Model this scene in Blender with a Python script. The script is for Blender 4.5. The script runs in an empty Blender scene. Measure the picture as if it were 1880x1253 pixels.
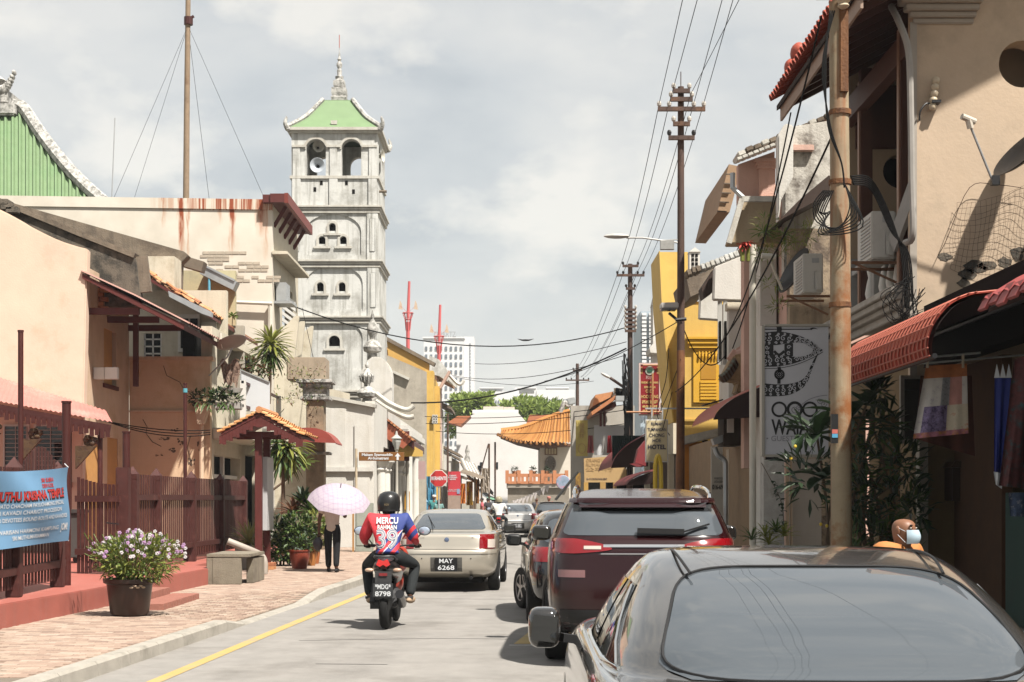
import bpy, bmesh, math, random
from mathutils import Vector, Matrix, Euler, Quaternion
R = math.radians
sc = bpy.context.scene
COL = sc.collection
random.seed(7)
# == camera, sky, sun, exposure
F, CX, HY, H = 2770.0, 940.0, 916.0, 1.6          # focal length in photo pixels, principal column, horizon row, eye height
cam = bpy.data.cameras.new('camera'); camo = bpy.data.objects.new('camera', cam); COL.objects.link(camo)
camo.location = (0, 0, H); camo.rotation_euler = (R(90), 0, 0)
cam.sensor_width = 36; cam.lens = F / 1880 * 36; cam.shift_y = (HY - 626.5) / 1880
cam.clip_start = 0.1; cam.clip_end = 6000
sc.camera = camo
TO_SUN = Vector((0.42, -0.50, 1.0)).normalized()
SUN_EL = math.asin(TO_SUN.z); SUN_ROT = math.atan2(TO_SUN.x, TO_SUN.y)
sun = bpy.data.lights.new('sun', 'SUN'); suno = bpy.data.objects.new('sun', sun); COL.objects.link(suno)
sun.energy = 5.0; sun.angle = R(1.6); sun.color = (1.0, 0.945, 0.865)
suno.rotation_euler = (-TO_SUN).to_track_quat('-Z', 'Y').to_euler()
suno.location = (20, -20, 40)
world = bpy.data.worlds.new('World'); sc.world = world; world.use_nodes = True
def build_world():
 nt = world.node_tree; nt.nodes.clear(); N = nt.nodes.new; L = nt.links.new
 out = N('ShaderNodeOutputWorld'); bg = N('ShaderNodeBackground'); bg.inputs[1].default_value = 0.10
 sky = N('ShaderNodeTexSky'); sky.sky_type = 'NISHITA'; sky.sun_disc = False
 sky.sun_elevation = SUN_EL; sky.sun_rotation = SUN_ROT; sky.dust_density = 2.5; sky.air_density = 1.2
 tc = N('ShaderNodeTexCoord')
 mp = N('ShaderNodeMapping'); mp.inputs['Scale'].default_value = (2.0, 2.0, 4.6); mp.inputs['Location'].default_value = (1.3, 0.2, 3.9)
 L(tc.outputs['Generated'], mp.inputs[0])
 n1 = N('ShaderNodeTexNoise'); n1.inputs['Scale'].default_value = 2.6; n1.inputs['Detail'].default_value = 9; n1.inputs['Roughness'].default_value = 0.52; n1.inputs['Distortion'].default_value = 0.25
 L(mp.outputs[0], n1.inputs['Vector'])
 mp2 = N('ShaderNodeMapping'); mp2.inputs['Scale'].default_value = (3.2, 3.2, 5.5); mp2.inputs['Location'].default_value = (2.4, 3.3, 0.6)
 L(tc.outputs['Generated'], mp2.inputs[0])
 n2 = N('ShaderNodeTexNoise'); n2.inputs['Scale'].default_value = 2.7; n2.inputs['Detail'].default_value = 10; n2.inputs['Roughness'].default_value = 0.56
 L(mp2.outputs[0], n2.inputs['Vector'])
 r1 = N('ShaderNodeValToRGB'); e = r1.color_ramp.elements                    # grey cloud sheet with lighter breaks
 e[0].position = 0.34; e[0].color = (2.0, 2.12, 2.15, 1)
 e[1].position = 0.68; e[1].color = (3.4, 3.3, 3.07, 1)
 m = e.new(0.5); m.color = (2.72, 2.76, 2.69, 1)
 L(n1.outputs[0], r1.inputs[0])
 r2 = N('ShaderNodeValToRGB'); e = r2.color_ramp.elements                    # bright warm cumulus heads
 e[0].position = 0.51; e[0].color = (0, 0, 0, 1); e[1].position = 0.64; e[1].color = (1, 1, 1, 1)
 L(n2.outputs[0], r2.inputs[0])
 mx = N('ShaderNodeMix'); mx.data_type = 'RGBA'; L(r2.outputs[0], mx.inputs['Factor']); L(r1.outputs[0], mx.inputs[6]); mx.inputs[7].default_value = (3.95, 3.75, 3.36, 1)
 mx2 = N('ShaderNodeMix'); mx2.data_type = 'RGBA'; mx2.inputs['Factor'].default_value = 0.87   # thin blue sky through the veil
 L(sky.outputs[0], mx2.inputs[6]); L(mx.outputs[2], mx2.inputs[7])
 L(mx2.outputs[2], bg.inputs[0]); L(bg.outputs[0], out.inputs[0])
build_world()
sc.view_settings.view_transform = 'Standard'; sc.view_settings.look = 'None'
sc.view_settings.exposure = 1.22; sc.view_settings.gamma = 1; sc.view_settings.use_curve_mapping = False
sc.render.engine = 'CYCLES'
sc.cycles.use_denoising = True
sc.cycles.max_bounces = 6; sc.cycles.diffuse_bounces = 3; sc.cycles.glossy_bounces = 3; sc.cycles.transmission_bounces = 4; sc.cycles.transparent_max_bounces = 6
sc.cycles.volume_bounces = 0; sc.cycles.use_adaptive_sampling = True
# == helpers
def P(px, py, Y):                                   # photo pixel + real depth -> world point
 s = F / Y
 return Vector(((px - CX) / s, Y, H - (py - HY) / s))
def Xp(px, Y): return (px - CX) * Y / F
def Zp(py, Y): return H - (py - HY) * Y / F
def lerp(a, b, t): return a + (b - a) * t
def rnd(a, b): return random.uniform(a, b)
def cat(pts, n=6):                                  # Catmull-Rom through points (any dimension)
 out = []; k = len(pts)
 for i in range(k - 1):
  p0, p1, p2, p3 = pts[max(i-1, 0)], pts[i], pts[i+1], pts[min(i+2, k-1)]
  for j in range(n):
   t = j / n
   out.append(tuple(0.5*((2*b) + (c-a)*t + (2*a-5*b+4*c-d)*t*t + (-a+3*b-3*c+d)*t**3) for a, b, c, d in zip(p0, p1, p2, p3)))
 out.append(tuple(pts[-1])); return out
class MB:
 def __init__(s): s.v = []; s.f = []; s.m = []; s.M = None
 def add(s, vs, fs, mi=0):
  b = len(s.v)
  if s.M is not None: vs = [s.M @ Vector(v) for v in vs]
  s.v += [tuple(v) for v in vs]; s.f += [tuple(b+i for i in f) for f in fs]; s.m += [mi]*len(fs); return s
 def box(s, x0, x1, y0, y1, z0, z1, mi=0):
  x0, x1 = min(x0, x1), max(x0, x1); y0, y1 = min(y0, y1), max(y0, y1); z0, z1 = min(z0, z1), max(z0, z1)
  return s.add([(x0,y0,z0),(x1,y0,z0),(x1,y1,z0),(x0,y1,z0),(x0,y0,z1),(x1,y0,z1),(x1,y1,z1),(x0,y1,z1)],
              [(0,3,2,1),(4,5,6,7),(0,1,5,4),(1,2,6,5),(2,3,7,6),(3,0,4,7)], mi)
 def cbox(s, c, d, rz=0, mi=0, ry=0, rx=0):      # centre, size, rotation
  M = Matrix.Translation(c) @ Euler((rx, ry, rz)).to_matrix().to_4x4()
  x, y, z = d[0]/2, d[1]/2, d[2]/2
  vs = [M @ Vector(p) for p in [(-x,-y,-z),(x,-y,-z),(x,y,-z),(-x,y,-z),(-x,-y,z),(x,-y,z),(x,y,z),(-x,y,z)]]
  return s.add(vs, [(0,3,2,1),(4,5,6,7),(0,1,5,4),(1,2,6,5),(2,3,7,6),(3,0,4,7)], mi)
 def bar(s, a, b, w, h=None, mi=0, up=(0,0,1)):   # rectangular bar from a to b
  h = h or w; a = Vector(a); b = Vector(b); d = (b-a).normalized(); u = Vector(up)
  if abs(d.dot(u)) > .99: u = Vector((0,1,0))
  x = d.cross(u).normalized(); z = x.cross(d).normalized()
  vs = [p + x*(sx*w/2) + z*(sz*h/2) for p in (a, b) for sx, sz in ((-1,-1),(1,-1),(1,1),(-1,1))]
  return s.add(vs, [(0,3,2,1)[::-1],(4,5,6,7)[::-1],(0,1,5,4)[::-1],(1,2,6,5)[::-1],(2,3,7,6)[::-1],(3,0,4,7)[::-1]], mi)
 def tube(s, pts, r, n=6, mi=0, caps=True):
  pts = [Vector(p) for p in pts]; k = len(pts); vs = []; fs = []; px = None
  for i, p in enumerate(pts):
   d = (pts[min(i+1, k-1)] - pts[max(i-1, 0)]).normalized()
   if px is None:
    u = Vector((0,0,1)) if abs(d.z) < .9 else Vector((0,1,0)); px = d.cross(u).normalized()
   else: px = (px - d*px.dot(d)).normalized()
   py = d.cross(px); rr = r[i] if isinstance(r, (list, tuple)) else r
   for j in range(n):
    a = 2*math.pi*j/n; vs.append(p + px*(math.cos(a)*rr) + py*(math.sin(a)*rr))
  for i in range(k-1):
   for j in range(n):
    j2 = (j+1) % n; fs.append((i*n+j, i*n+j2, (i+1)*n+j2, (i+1)*n+j))
  if caps: fs.append(tuple(range(n))[::-1]); fs.append(tuple((k-1)*n+j for j in range(n)))
  return s.add(vs, fs, mi)
 def lathe(s, prof, c=(0,0,0), n=16, mi=0, sx=1, sy=1, M=None, ph=0):       # prof [(r,z)...]
  vs = []; fs = []; k = len(prof); c = Vector(c)
  for r, z in prof:
   for j in range(n):
    a = 2*math.pi*j/n + ph; p = Vector((math.cos(a)*r*sx, math.sin(a)*r*sy, z)); vs.append(c + (M @ p if M else p))
  for i in range(k-1):
   for j in range(n):
    j2 = (j+1) % n; fs.append((i*n+j, i*n+j2, (i+1)*n+j2, (i+1)*n+j))
  fs.append(tuple(range(n))[::-1]); fs.append(tuple((k-1)*n+j for j in range(n)))
  return s.add(vs, fs, mi)
 def prism(s, poly, axis, a, b, mi=0):            # polygon (2D) extruded along axis from a to b; 'y': (x,z), 'x': (y,z), 'z': (x,y)
  mk = {'y': lambda p, t: (p[0], t, p[1]), 'x': lambda p, t: (t, p[0], p[1]), 'z': lambda p, t: (p[0], p[1], t)}[axis]
  n = len(poly); vs = [mk(p, a) for p in poly] + [mk(p, b) for p in poly]
  ar = sum(poly[i][0]*poly[(i+1)%n][1] - poly[(i+1)%n][0]*poly[i][1] for i in range(n))
  flip = (ar > 0) == (axis != 'y'); flip = flip if b > a else not flip
  fs = [tuple(range(n)), tuple(range(n, 2*n))[::-1]] + [(i, n+i, n+(i+1)%n, (i+1)%n) for i in range(n)]
  if flip: fs = [f[::-1] for f in fs]
  return s.add(vs, fs, mi)
 def grid(s, rows, mi=0, closed=False, flip=False):    # rows of equal-length point lists
  n = len(rows[0]); vs = [p for r in rows for p in r]; fs = []
  for i in range(len(rows)-1):
   for j in range(n if closed else n-1):
    j2 = (j+1) % n; q = (i*n+j, i*n+j2, (i+1)*n+j2, (i+1)*n+j); fs.append(q[::-1] if flip else q)
  return s.add(vs, fs, mi)
 def ell(s, c, r, n=14, m=10, mi=0, M=None):
  prof = [(math.sin(math.pi*i/m), -math.cos(math.pi*i/m)) for i in range(m+1)]
  prof[0] = (1e-3, -1); prof[-1] = (1e-3, 1)
  S = Matrix.Diagonal((r[0], r[1], r[2], 1)); T = Matrix.Translation(c) @ (M or Matrix()) @ S; old = s.M; s.M = (old @ T) if old is not None else T
  s.lathe(prof, n=n, mi=mi); s.M = old; return s
ORG = {}
def _link(o): COL.objects.link(o); return o
def obj(name, mb, mats, parent=None, smooth=False, bev=0, kind=None, ang=38, fixn=True):
 me = bpy.data.meshes.new(name)
 off = ORG.get(parent.name, Vector()) if parent else Vector()
 vs = [(v[0]-off.x, v[1]-off.y, v[2]-off.z) for v in mb.v]
 me.from_pydata(vs, [], mb.f); mats = mats if isinstance(mats, (list, tuple)) else [mats]
 for m in mats: me.materials.append(m)
 if len(mats) > 1: me.polygons.foreach_set('material_index', mb.m)
 if bev or fixn:
  bm = bmesh.new(); bm.from_mesh(me)
  if bev:
   bm.edges.ensure_lookup_table()
   es = [e for e in bm.edges if len(e.link_faces) == 2 and e.calc_face_angle(0) > .5]
   bmesh.ops.bevel(bm, geom=es, offset=bev, segments=1 if bev < .006 else 2 if bev < .04 else 5, affect='EDGES', clamp_overlap=True)
  if fixn: bmesh.ops.recalc_face_normals(bm, faces=bm.faces)
  bm.to_mesh(me); bm.free()
 if smooth:
  me.polygons.foreach_set('use_smooth', [True]*len(me.polygons)); me.set_sharp_from_angle(angle=R(ang))
 o = _link(bpy.data.objects.new(name, me)); ORG[o.name] = off
 if parent: o.parent = parent
 if kind: o['kind'] = kind
 return o
def share(o, name, parent, M):                        # another piece with the same mesh, placed by a matrix relative to the parent
 c = bpy.data.objects.new(name, o.data); _link(c); c.parent = parent; c.matrix_local = M; return c
def thing(name, label, catg, loc=(0,0,0), group=None):
 o = _link(bpy.data.objects.new(name, None)); o.location = loc; o.empty_display_size = .2
 o['label'] = label; o['category'] = catg; ORG[o.name] = Vector(loc)
 if group: o['group'] = group
 return o
def tag(o, label, catg, group=None):
 o['label'] = label; o['category'] = catg
 if group: o['group'] = group
 return o
def copy_tree(o, parent=None, label=None):
 c = o.copy(); _link(c)
 if parent: c.parent = parent
 if label: c['label'] = label
 for ch in o.children: copy_tree(ch, c)
 return c
def struct(o): o['kind'] = 'structure'; return o
def place(o, loc, rz=0): o.location = loc; o.rotation_euler = (0, 0, rz); return o
def text_mb(txt, size, font_w=1.0, depth=.004, align='CENTER', bold=0.0, spacing=1.0, leading=1.0):
 cu = bpy.data.curves.new('t', 'FONT'); cu.body = txt; cu.size = size; cu.extrude = depth/2; cu.align_x = align; cu.align_y = 'CENTER'
 cu.offset = bold; cu.space_character = spacing; cu.space_line = leading; cu.resolution_u = 3
 o = bpy.data.objects.new('t', cu); COL.objects.link(o); dg = bpy.context.evaluated_depsgraph_get(); dg.update()
 me = bpy.data.meshes.new_from_object(o.evaluated_get(dg)); bpy.data.objects.remove(o); bpy.data.curves.remove(cu)
 mb = MB(); mb.v = [(v.co.x*font_w, v.co.y, v.co.z) for v in me.vertices]; mb.f = [tuple(p.vertices) for p in me.polygons]; mb.m = [0]*len(mb.f)
 bpy.data.meshes.remove(me); return mb
def text(name, txt, size, M, mat, parent, fit=None, **k):     # lettering placed by matrix M (text in local xy plane, facing +z); fit = wanted width
 mb = text_mb(txt, size, **k)
 if not mb.v: return None
 if fit:
  xs = [v[0] for v in mb.v]; w = max(xs)-min(xs); c = (max(xs)+min(xs))/2; mb.v = [((v[0]-c)*fit/w, v[1], v[2]) for v in mb.v]
 mb.v = [tuple(M @ Vector(v)) for v in mb.v]
 return obj(name, mb, mat, parent, fixn=False)
def face_cam(x, y, z, rz=0): return Matrix.Translation((x, y, z)) @ Matrix.Rotation(rz, 4, 'Z') @ Matrix.Rotation(R(90), 4, 'X')   # text standing up, facing -Y
# == materials
MATS = {}; ALB = .68
def _pr(name):
 m = bpy.data.materials.new(name); m.use_nodes = True; nt = m.node_tree; b = nt.nodes['Principled BSDF']; return m, nt, b
def mat(name, c, rough=.6, var=.12, scale=6, bump=.0, bscale=60, metal=0, coat=0, spec=.32, c2=None, c2amt=.5, streak=0, sc3=None, emit=None, sheen=0, mottle=None, trans=0):
 """surface with cloudy colour variation, optional second colour in patches (c2), rain streaks and fine bump"""
 if name in MATS: return MATS[name]
 if metal < .3 and not emit: c = tuple(v*ALB for v in c); c2 = c2 and tuple(v*ALB for v in c2)
 m, nt, b = _pr(name); N = nt.nodes.new; L = nt.links.new
 geo = N('ShaderNodeNewGeometry')
 nz = N('ShaderNodeTexNoise'); nz.inputs['Scale'].default_value = scale; nz.inputs['Detail'].default_value = 8; nz.inputs['Roughness'].default_value = .65
 L(geo.outputs['Position'], nz.inputs['Vector'])
 mr = N('ShaderNodeMapRange'); mr.inputs[1].default_value = .3; mr.inputs[2].default_value = .7; mr.inputs[3].default_value = 1-var; mr.inputs[4].default_value = 1+var*.6
 L(nz.outputs[0], mr.inputs[0])
 col = N('ShaderNodeRGB'); col.outputs[0].default_value = (*c, 1); cur = col.outputs[0]
 if c2:
  n2 = N('ShaderNodeTexNoise'); n2.inputs['Scale'].default_value = sc3 or scale*.35; n2.inputs['Detail'].default_value = 10; n2.inputs['Roughness'].default_value = .7
  L(geo.outputs['Position'], n2.inputs['Vector'])
  rp = N('ShaderNodeMapRange'); t = 1-c2amt; rp.inputs[1].default_value = .28+.4*t; rp.inputs[2].default_value = .42+.4*t; L(n2.outputs[0], rp.inputs[0])
  mx = N('ShaderNodeMix'); mx.data_type = 'RGBA'; L(rp.outputs[0], mx.inputs['Factor']); L(cur, mx.inputs[6]); mx.inputs[7].default_value = (*c2, 1); cur = mx.outputs[2]
 if streak:
  mp = N('ShaderNodeMapping'); mp.inputs['Scale'].default_value = (5.5, 5.5, .35); L(geo.outputs['Position'], mp.inputs[0])
  n3 = N('ShaderNodeTexNoise'); n3.inputs['Scale'].default_value = 1.0; n3.inputs['Detail'].default_value = 6; n3.inputs['Roughness'].default_value = .6; L(mp.outputs[0], n3.inputs['Vector'])
  rp = N('ShaderNodeMapRange'); rp.inputs[1].default_value = .5; rp.inputs[2].default_value = .72; rp.inputs[4].default_value = streak; L(n3.outputs[0], rp.inputs[0])
  mx = N('ShaderNodeMix'); mx.data_type = 'RGBA'; L(rp.outputs[0], mx.inputs['Factor']); L(cur, mx.inputs[6])
  sc_ = mottle or (.13, .12, .10); mx.inputs[7].default_value = (*sc_, 1); cur = mx.outputs[2]
 mul = N('ShaderNodeMix'); mul.data_type = 'RGBA'; mul.blend_type = 'MULTIPLY'; mul.inputs['Factor'].default_value = 1; L(cur, mul.inputs[6])
 cmb = N('ShaderNodeCombineColor'); [L(mr.outputs[0], cmb.inputs[i]) for i in range(3)]; L(cmb.outputs[0], mul.inputs[7])
 L(mul.outputs[2], b.inputs['Base Color'])
 b.inputs['Metallic'].default_value = metal; b.inputs['Coat Weight'].default_value = coat; b.inputs['Coat Roughness'].default_value = .03; b.inputs['Specular IOR Level'].default_value = spec
 rr = N('ShaderNodeMapRange'); rr.inputs[3].default_value = max(rough-.06, 0.0 if rough < .1 else .02); rr.inputs[4].default_value = min(rough+.06, 1) if rough >= .1 else rough; L(nz.outputs[0], rr.inputs[0]); L(rr.outputs[0], b.inputs['Roughness'])
 if bump:
  nb = N('ShaderNodeTexNoise'); nb.inputs['Scale'].default_value = bscale; nb.inputs['Detail'].default_value = 6; L(geo.outputs['Position'], nb.inputs['Vector'])
  bp = N('ShaderNodeBump'); bp.inputs['Strength'].default_value = bump; bp.inputs['Distance'].default_value = .02; L(nb.outputs[0], bp.inputs['Height']); L(bp.outputs[0], b.inputs['Normal'])
 if emit: b.inputs['Emission Color'].default_value = (*c, 1); b.inputs['Emission Strength'].default_value = emit
 if trans:                                            # thin translucent leaf or cloth
  tr = N('ShaderNodeBsdfTranslucent'); L(mul.outputs[2], tr.inputs[0]); ms = N('ShaderNodeMixShader'); ms.inputs[0].default_value = trans
  out = nt.nodes['Material Output']; L(b.outputs[0], ms.inputs[1]); L(tr.outputs[0], ms.inputs[2]); L(ms.outputs[0], out.inputs[0])
 MATS[name] = m; return m
def obj_mat_local(name, c, **k): return mat(name, c, **k)
# == SETTING: ground, road, kerbs, pavement
asphalt = mat('asphalt', (.30,.284,.262), .85, .16, 2.6, .45, 70, c2=(.235,.22,.20), c2amt=.42, sc3=.7)
concrete = mat('kerb_concrete', (.40,.37,.32), .85, .16, 5, .3, 70, c2=(.27,.25,.21), c2amt=.4)
earth = mat('ground_earth', (.22,.20,.15), .95, .2, .3)
yellow_paint = mat('road_yellow', (.52,.37,.13), .7, .1, 4, .2, 80, c2=(.36,.31,.23), c2amt=.42, sc3=2.2)
white_paint = mat('road_white', (.62,.60,.55), .7, .1, 4, c2=(.34,.31,.28), c2amt=.4, sc3=3)
red_plinth = mat('red_oxide_paint', (.42,.13,.10), .55, .12, 3, .15, 50, c2=(.34,.10,.075), c2amt=.4, streak=.35, mottle=(.25,.12,.10))
g = MB().box(-2500, 2500, -60, 5000, -1.0, -.03); struct(obj('ground', g, earth))
KERB = [(-4.55,2.0),(-4.2,7.0),(-3.75,13.2),(-3.4,18.6),(-3.04,24.0),(-2.78,28.0),(-2.62,34.0),(-2.75,45.0),(-3.1,60.0),(-3.3,80.0),(-3.3,118.0)]
def kerb_x(y):
 for (x0,y0),(x1,y1) in zip(KERB, KERB[1:]):
  if y0 <= y <= y1: return lerp(x0, x1, (y-y0)/(y1-y0))
 return KERB[0][0] if y < 2 else KERB[-1][0]
def drop(y):                                            # 1 where the kerb is dropped for a crossing
 return max(0, min(1, (y-18.3)/.9))*max(0, min(1, (24.1-y)/.9))
def pave_z(x, y):
 d = max(0, 1-(kerb_x(y)-x)/1.3)
 return .12 - .105*drop(y)*d
RK = 2.75
rd = MB(); ys = [-20]+[i for i in range(0, 121, 4)]
rd.grid([[( kerb_x(y)-.02, y, 0), (0, y, .0), (RK+.02, y, 0)] for y in ys]);
rd.add([(-60,118,.0),(60,118,.0),(60,128,.0),(-60,128,.0)], [(0,1,2,3)])
struct(obj('road', rd, asphalt))
def strip(name, pts, w, m, z=.004):
 mb = MB(); n = len(pts); L_, R_ = [], []
 for i, (x, y) in enumerate(pts):
  a = Vector(pts[max(i-1,0)]); b = Vector(pts[min(i+1,n-1)]); d = (b-a).normalized(); q = Vector((-d.y, d.x))*w/2
  L_.append((x+q.x, y+q.y, z)); R_.append((x-q.x, y-q.y, z))
 mb.grid([L_, R_], flip=True); return struct(obj(name, mb, m))
strip('yellow_line', cat([(-3.35,9),(-3.12,13.2),(-2.82,19.0),(-2.5,24.8),(-2.36,28),(-2.3,34),(-2.45,45),(-2.8,60)], 5), .13, yellow_paint)
mb = MB().add([(.02,16.6,.004),(.62,16.6,.004),(.95,19.5,.004),(.38,19.5,.004)], [(0,1,2,3)]); struct(obj('yellow_parking_mark', mb, yellow_paint))
strip('white_parking_line', [(-.03,16.45),(1.9,16.45)], .10, white_paint, .004)
strip('white_bay_line', [(2.2,5.0),(2.2,40.0)], .09, white_paint, .004)
tar = mat('tar_seam', (.10,.095,.09), .8, .1, 5)
for k, pts in enumerate([[(-1.6,24.2),(-.2,24.0),(1.2,24.15)],[(-2.4,17.0),(-.9,17.25),(.1,17.15)],[(-.4,42.0),(1.0,42.1)],[(-1.9,14.6),(-1.2,14.55)]]):
 strip('tar_seam', cat([(x,y) for x,y in pts],5), .025, tar, .003)
stone = concrete; y = 9.0; pavement_root = _link(bpy.data.objects.new('pavement', None)); pavement_root['kind'] = 'structure'; ORG['pavement'] = Vector()
kerb_root = _link(bpy.data.objects.new('kerb', None)); kerb_root['kind'] = 'structure'; ORG['kerb'] = Vector()
while y < 66:
 L_ = .92; y1 = y+L_-.012
 def sect(yy):
  x = kerb_x(yy); z = .135 - .115*drop(yy); return [(x,yy,-.02),(x-.01,yy,z-.025),(x-.035,yy,z),(x-.17,yy,z),(x-.17,yy,-.02)]
 mb = MB(); a, b = sect(y), sect(y1); mb.grid([a,b]); mb.add(a, [(0,1,2,3,4)]); mb.add(b, [(4,3,2,1,0)])
 obj('kerb_stone', mb, concrete, kerb_root); y += L_
mb = MB(); mb.grid([[(kerb_x(yy),yy,-.02),(kerb_x(yy),yy,.135),(kerb_x(yy)-.17,yy,.135),(kerb_x(yy)-.17,yy,-.02)] for yy in range(66,119,4)]); obj('kerb_run', mb, concrete, kerb_root)
bed = MB(); ys2 = [2+i*.5 for i in range(0, 130)]+[70,90,118]
bed.grid([[(-14, yy, .108), (-7, yy, .108)] + [(kerb_x(yy)-t, yy, pave_z(kerb_x(yy)-t, yy)-.012) for t in (2.6,1.3,.8,.4,.17)] for yy in ys2], flip=False)
obj('mortar_bed', bed, mat('mortar', (.20,.165,.13), .95, .15, 5), pavement_root)
bt = [mat('paver_%s' % n, c, .85, .14, 7, .3, 60, c2=tuple(v*.72 for v in c), c2amt=.3) for n, c in
      (('rose',(.37,.265,.205)),('sand',(.41,.31,.24)),('brown',(.29,.205,.16)),('pale',(.44,.345,.275)))]
proto = []
for m in bt:
 mb = MB(); a, b, c_ = .097, .047, .006
 mb.add([(-a,-b,-.02),(a,-b,-.02),(a,b,-.02),(-a,b,-.02),(-a,-b,-.004),(a,-b,-.004),(a,b,-.004),(-a,b,-.004),(-a+c_,-b+c_,0),(a-c_,-b+c_,0),(a-c_,b-c_,0),(-a+c_,b-c_,0)],
           [(0,1,5,4),(1,2,6,5),(2,3,7,6),(3,0,4,7),(4,5,9,8),(5,6,10,9),(6,7,11,10),(7,4,8,11),(8,9,10,11)]); proto.append(mb)
cells = []; yy = 12.6; row = 0
while yy < 46:
 x1 = kerb_x(yy)-.19; xl = max(-6.6, -yy*.345-.3) if yy > 17 else -6.6
 nx = int((x1-xl)/.2)
 for i in range(nx):
  x = x1-.1-i*.2-(row % 2)*.1
  if x < xl: continue
  cells.append((x, yy))
 yy += .1; row += 1
vis = [c for c in cells if abs((c[0])*F/c[1]+CX-940) < 945 and HY+F*1.5/c[1] < 1262]
vis.sort(key=lambda c: c[1])
meshes = []
for k, (mbp, m) in enumerate(zip(proto, bt)):
 me = bpy.data.meshes.new('paving_brick'); me.from_pydata(mbp.v, [], mbp.f); me.materials.append(m); meshes.append(me)
def pick(x, y): return random.choices((0,1,2,3), (5,4,2.2 if y > 15.5 else 1.2,2))[0]
for (x, y) in vis[:296]:
 o = _link(bpy.data.objects.new('paving_brick', meshes[pick(x,y)])); o.parent = pavement_root
 o.location = (x, y, pave_z(x, y)+rnd(-.002,.003)); o.rotation_euler = (rnd(-.008,.008), rnd(-.008,.008), rnd(-.012,.012))
fieldb = MB()
for (x, y) in vis[296:]:
 k = pick(x, y); z = pave_z(x, y)+rnd(-.002,.003); tx, ty = rnd(-.01,.01), rnd(-.01,.01)
 fieldb.add([(x+a, y+b, z+c+a*tx+b*ty) for a, b, c in proto[k].v], proto[k].f, k)
obj('brick_field', fieldb, bt, pavement_root, kind='stuff', fixn=False)
mb = MB().box(RK, 7.4, 2, 118, -.02, .14); mb.box(RK-.002, RK+.16, 2, 118, -.03, .145, 0)
struct(obj('five_foot_way', mb, concrete))
ex = lambda y: lerp(-5.8, -5.2, (y-17.2)/8.6) if y < 26 else -5.2
mb = MB(); poly = [(-16,17.0),(ex(17),17.0),(ex(20.2),20.2),(ex(26.6),26.6),(ex(26.6)-.5,27.2),(-5.75,38.9),(-16,38.9)]
mb.prism(poly, 'z', .0, .40); struct(obj('forecourt_plinth', mb, red_plinth, bev=.012))
st = _link(bpy.data.objects.new('plinth_steps', None)); st['kind'] = 'structure'; ORG[st.name] = Vector()
brick_red = mat('step_brick', (.36,.15,.11), .8, .15, 8, .3, 60)
for j in range(9): obj('step_brick', MB().box(-5.38, -5.02, 20.3+j*.21, 20.49+j*.21, .1, .30), brick_red, st, bev=.006)
for j in range(11): obj('step_brick', MB().box(-5.02, -4.62, 20.0+j*.21, 20.19+j*.21, .1, .205), brick_red, st, bev=.006)
# == materials shared by buildings
peach = mat('peach_plaster', (.76,.585,.455), .85, .10, 1.2, .15, 25, c2=(.66,.48,.345), c2amt=.35, sc3=.5)
peach2 = mat('peach_plaster_worn', (.67,.505,.36), .85, .1, 2, .3, 30, c2=(.50,.36,.22), c2amt=.38, streak=.35, mottle=(.36,.25,.15))
cream = mat('cream_plaster', (.66,.60,.475), .85, .1, 2, .3, 30, c2=(.46,.40,.29), c2amt=.35, streak=.45, mottle=(.28,.24,.18))
lime = mat('limewash', (.60,.58,.52), .9, .12, 2.2, .4, 25, c2=(.47,.44,.38), c2amt=.42, sc3=1.1, streak=.6, mottle=(.22,.20,.17))
limeg = mat('limewash_grey', (.68,.68,.645), .9, .12, 1.6, .4, 22, c2=(.40,.395,.365), c2amt=.5, sc3=.8, streak=.8, mottle=(.15,.145,.12))
limew = mat('limewash_white', (.68,.66,.61), .88, .08, 2, .3, 25, c2=(.60,.57,.50), c2amt=.34, streak=.4, mottle=(.34,.31,.26))
mould = mat('mouldy_cement', (.16,.135,.105), .95, .25, 4, .6, 30, c2=(.055,.05,.042), c2amt=.5, sc3=2.2, streak=.6, mottle=(.03,.03,.026))
mouldb = mat('brown_cement', (.22,.175,.13), .95, .2, 3, .5, 28, c2=(.13,.10,.075), c2amt=.45, sc3=1.2, streak=.5, mottle=(.06,.05,.04))
rustwall = mat('render_wall', (.62,.535,.43), .88, .08, 1.5, .25, 22, c2=(.53,.45,.355), c2amt=.4, sc3=.5, streak=.25, mottle=(.40,.32,.24))
maroon = mat('maroon_paint', (.062,.014,.011), .5, .15, 6, .06, 50, c2=(.09,.024,.018), c2amt=.3)
redwood = mat('fence_paint', (.072,.020,.016), .6, .22, 9, .08, 50, c2=(.13,.046,.036), c2amt=.34, sc3=4)
darkred = mat('dark_red_timber', (.11,.022,.018), .6, .2, 5)
terracotta = [mat('terracotta_%d' % i, c, .8, .2, 12, .4, 50, c2=tuple(v*.55 for v in c), c2amt=.32, sc3=6) for i, c in enumerate(((.50,.20,.085),(.58,.27,.12),(.42,.16,.075),(.55,.33,.19)))]
orange = mat('orange_wood', (.56,.30,.10), .55, .12, 5, .15, 40)
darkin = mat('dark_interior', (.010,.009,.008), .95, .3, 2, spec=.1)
glassd = mat('window_glass', (.02,.024,.028), .06, .1, 2, spec=.6)
greyp = mat('grey_metal', (.30,.31,.31), .5, .15, 5, metal=.3)
pvc = mat('pvc_pipe', (.66,.62,.53), .5, .08, 5)
zinc = mat('zinc_gutter', (.33,.35,.36), .45, .15, 3, metal=.5, c2=(.22,.21,.2), c2amt=.3)
white = mat('white_paint', (.76,.74,.69), .6, .06, 4, c2=(.62,.59,.52), c2amt=.25)
black = mat('black_plastic', (.014,.014,.015), .45, .1, 6)
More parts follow.
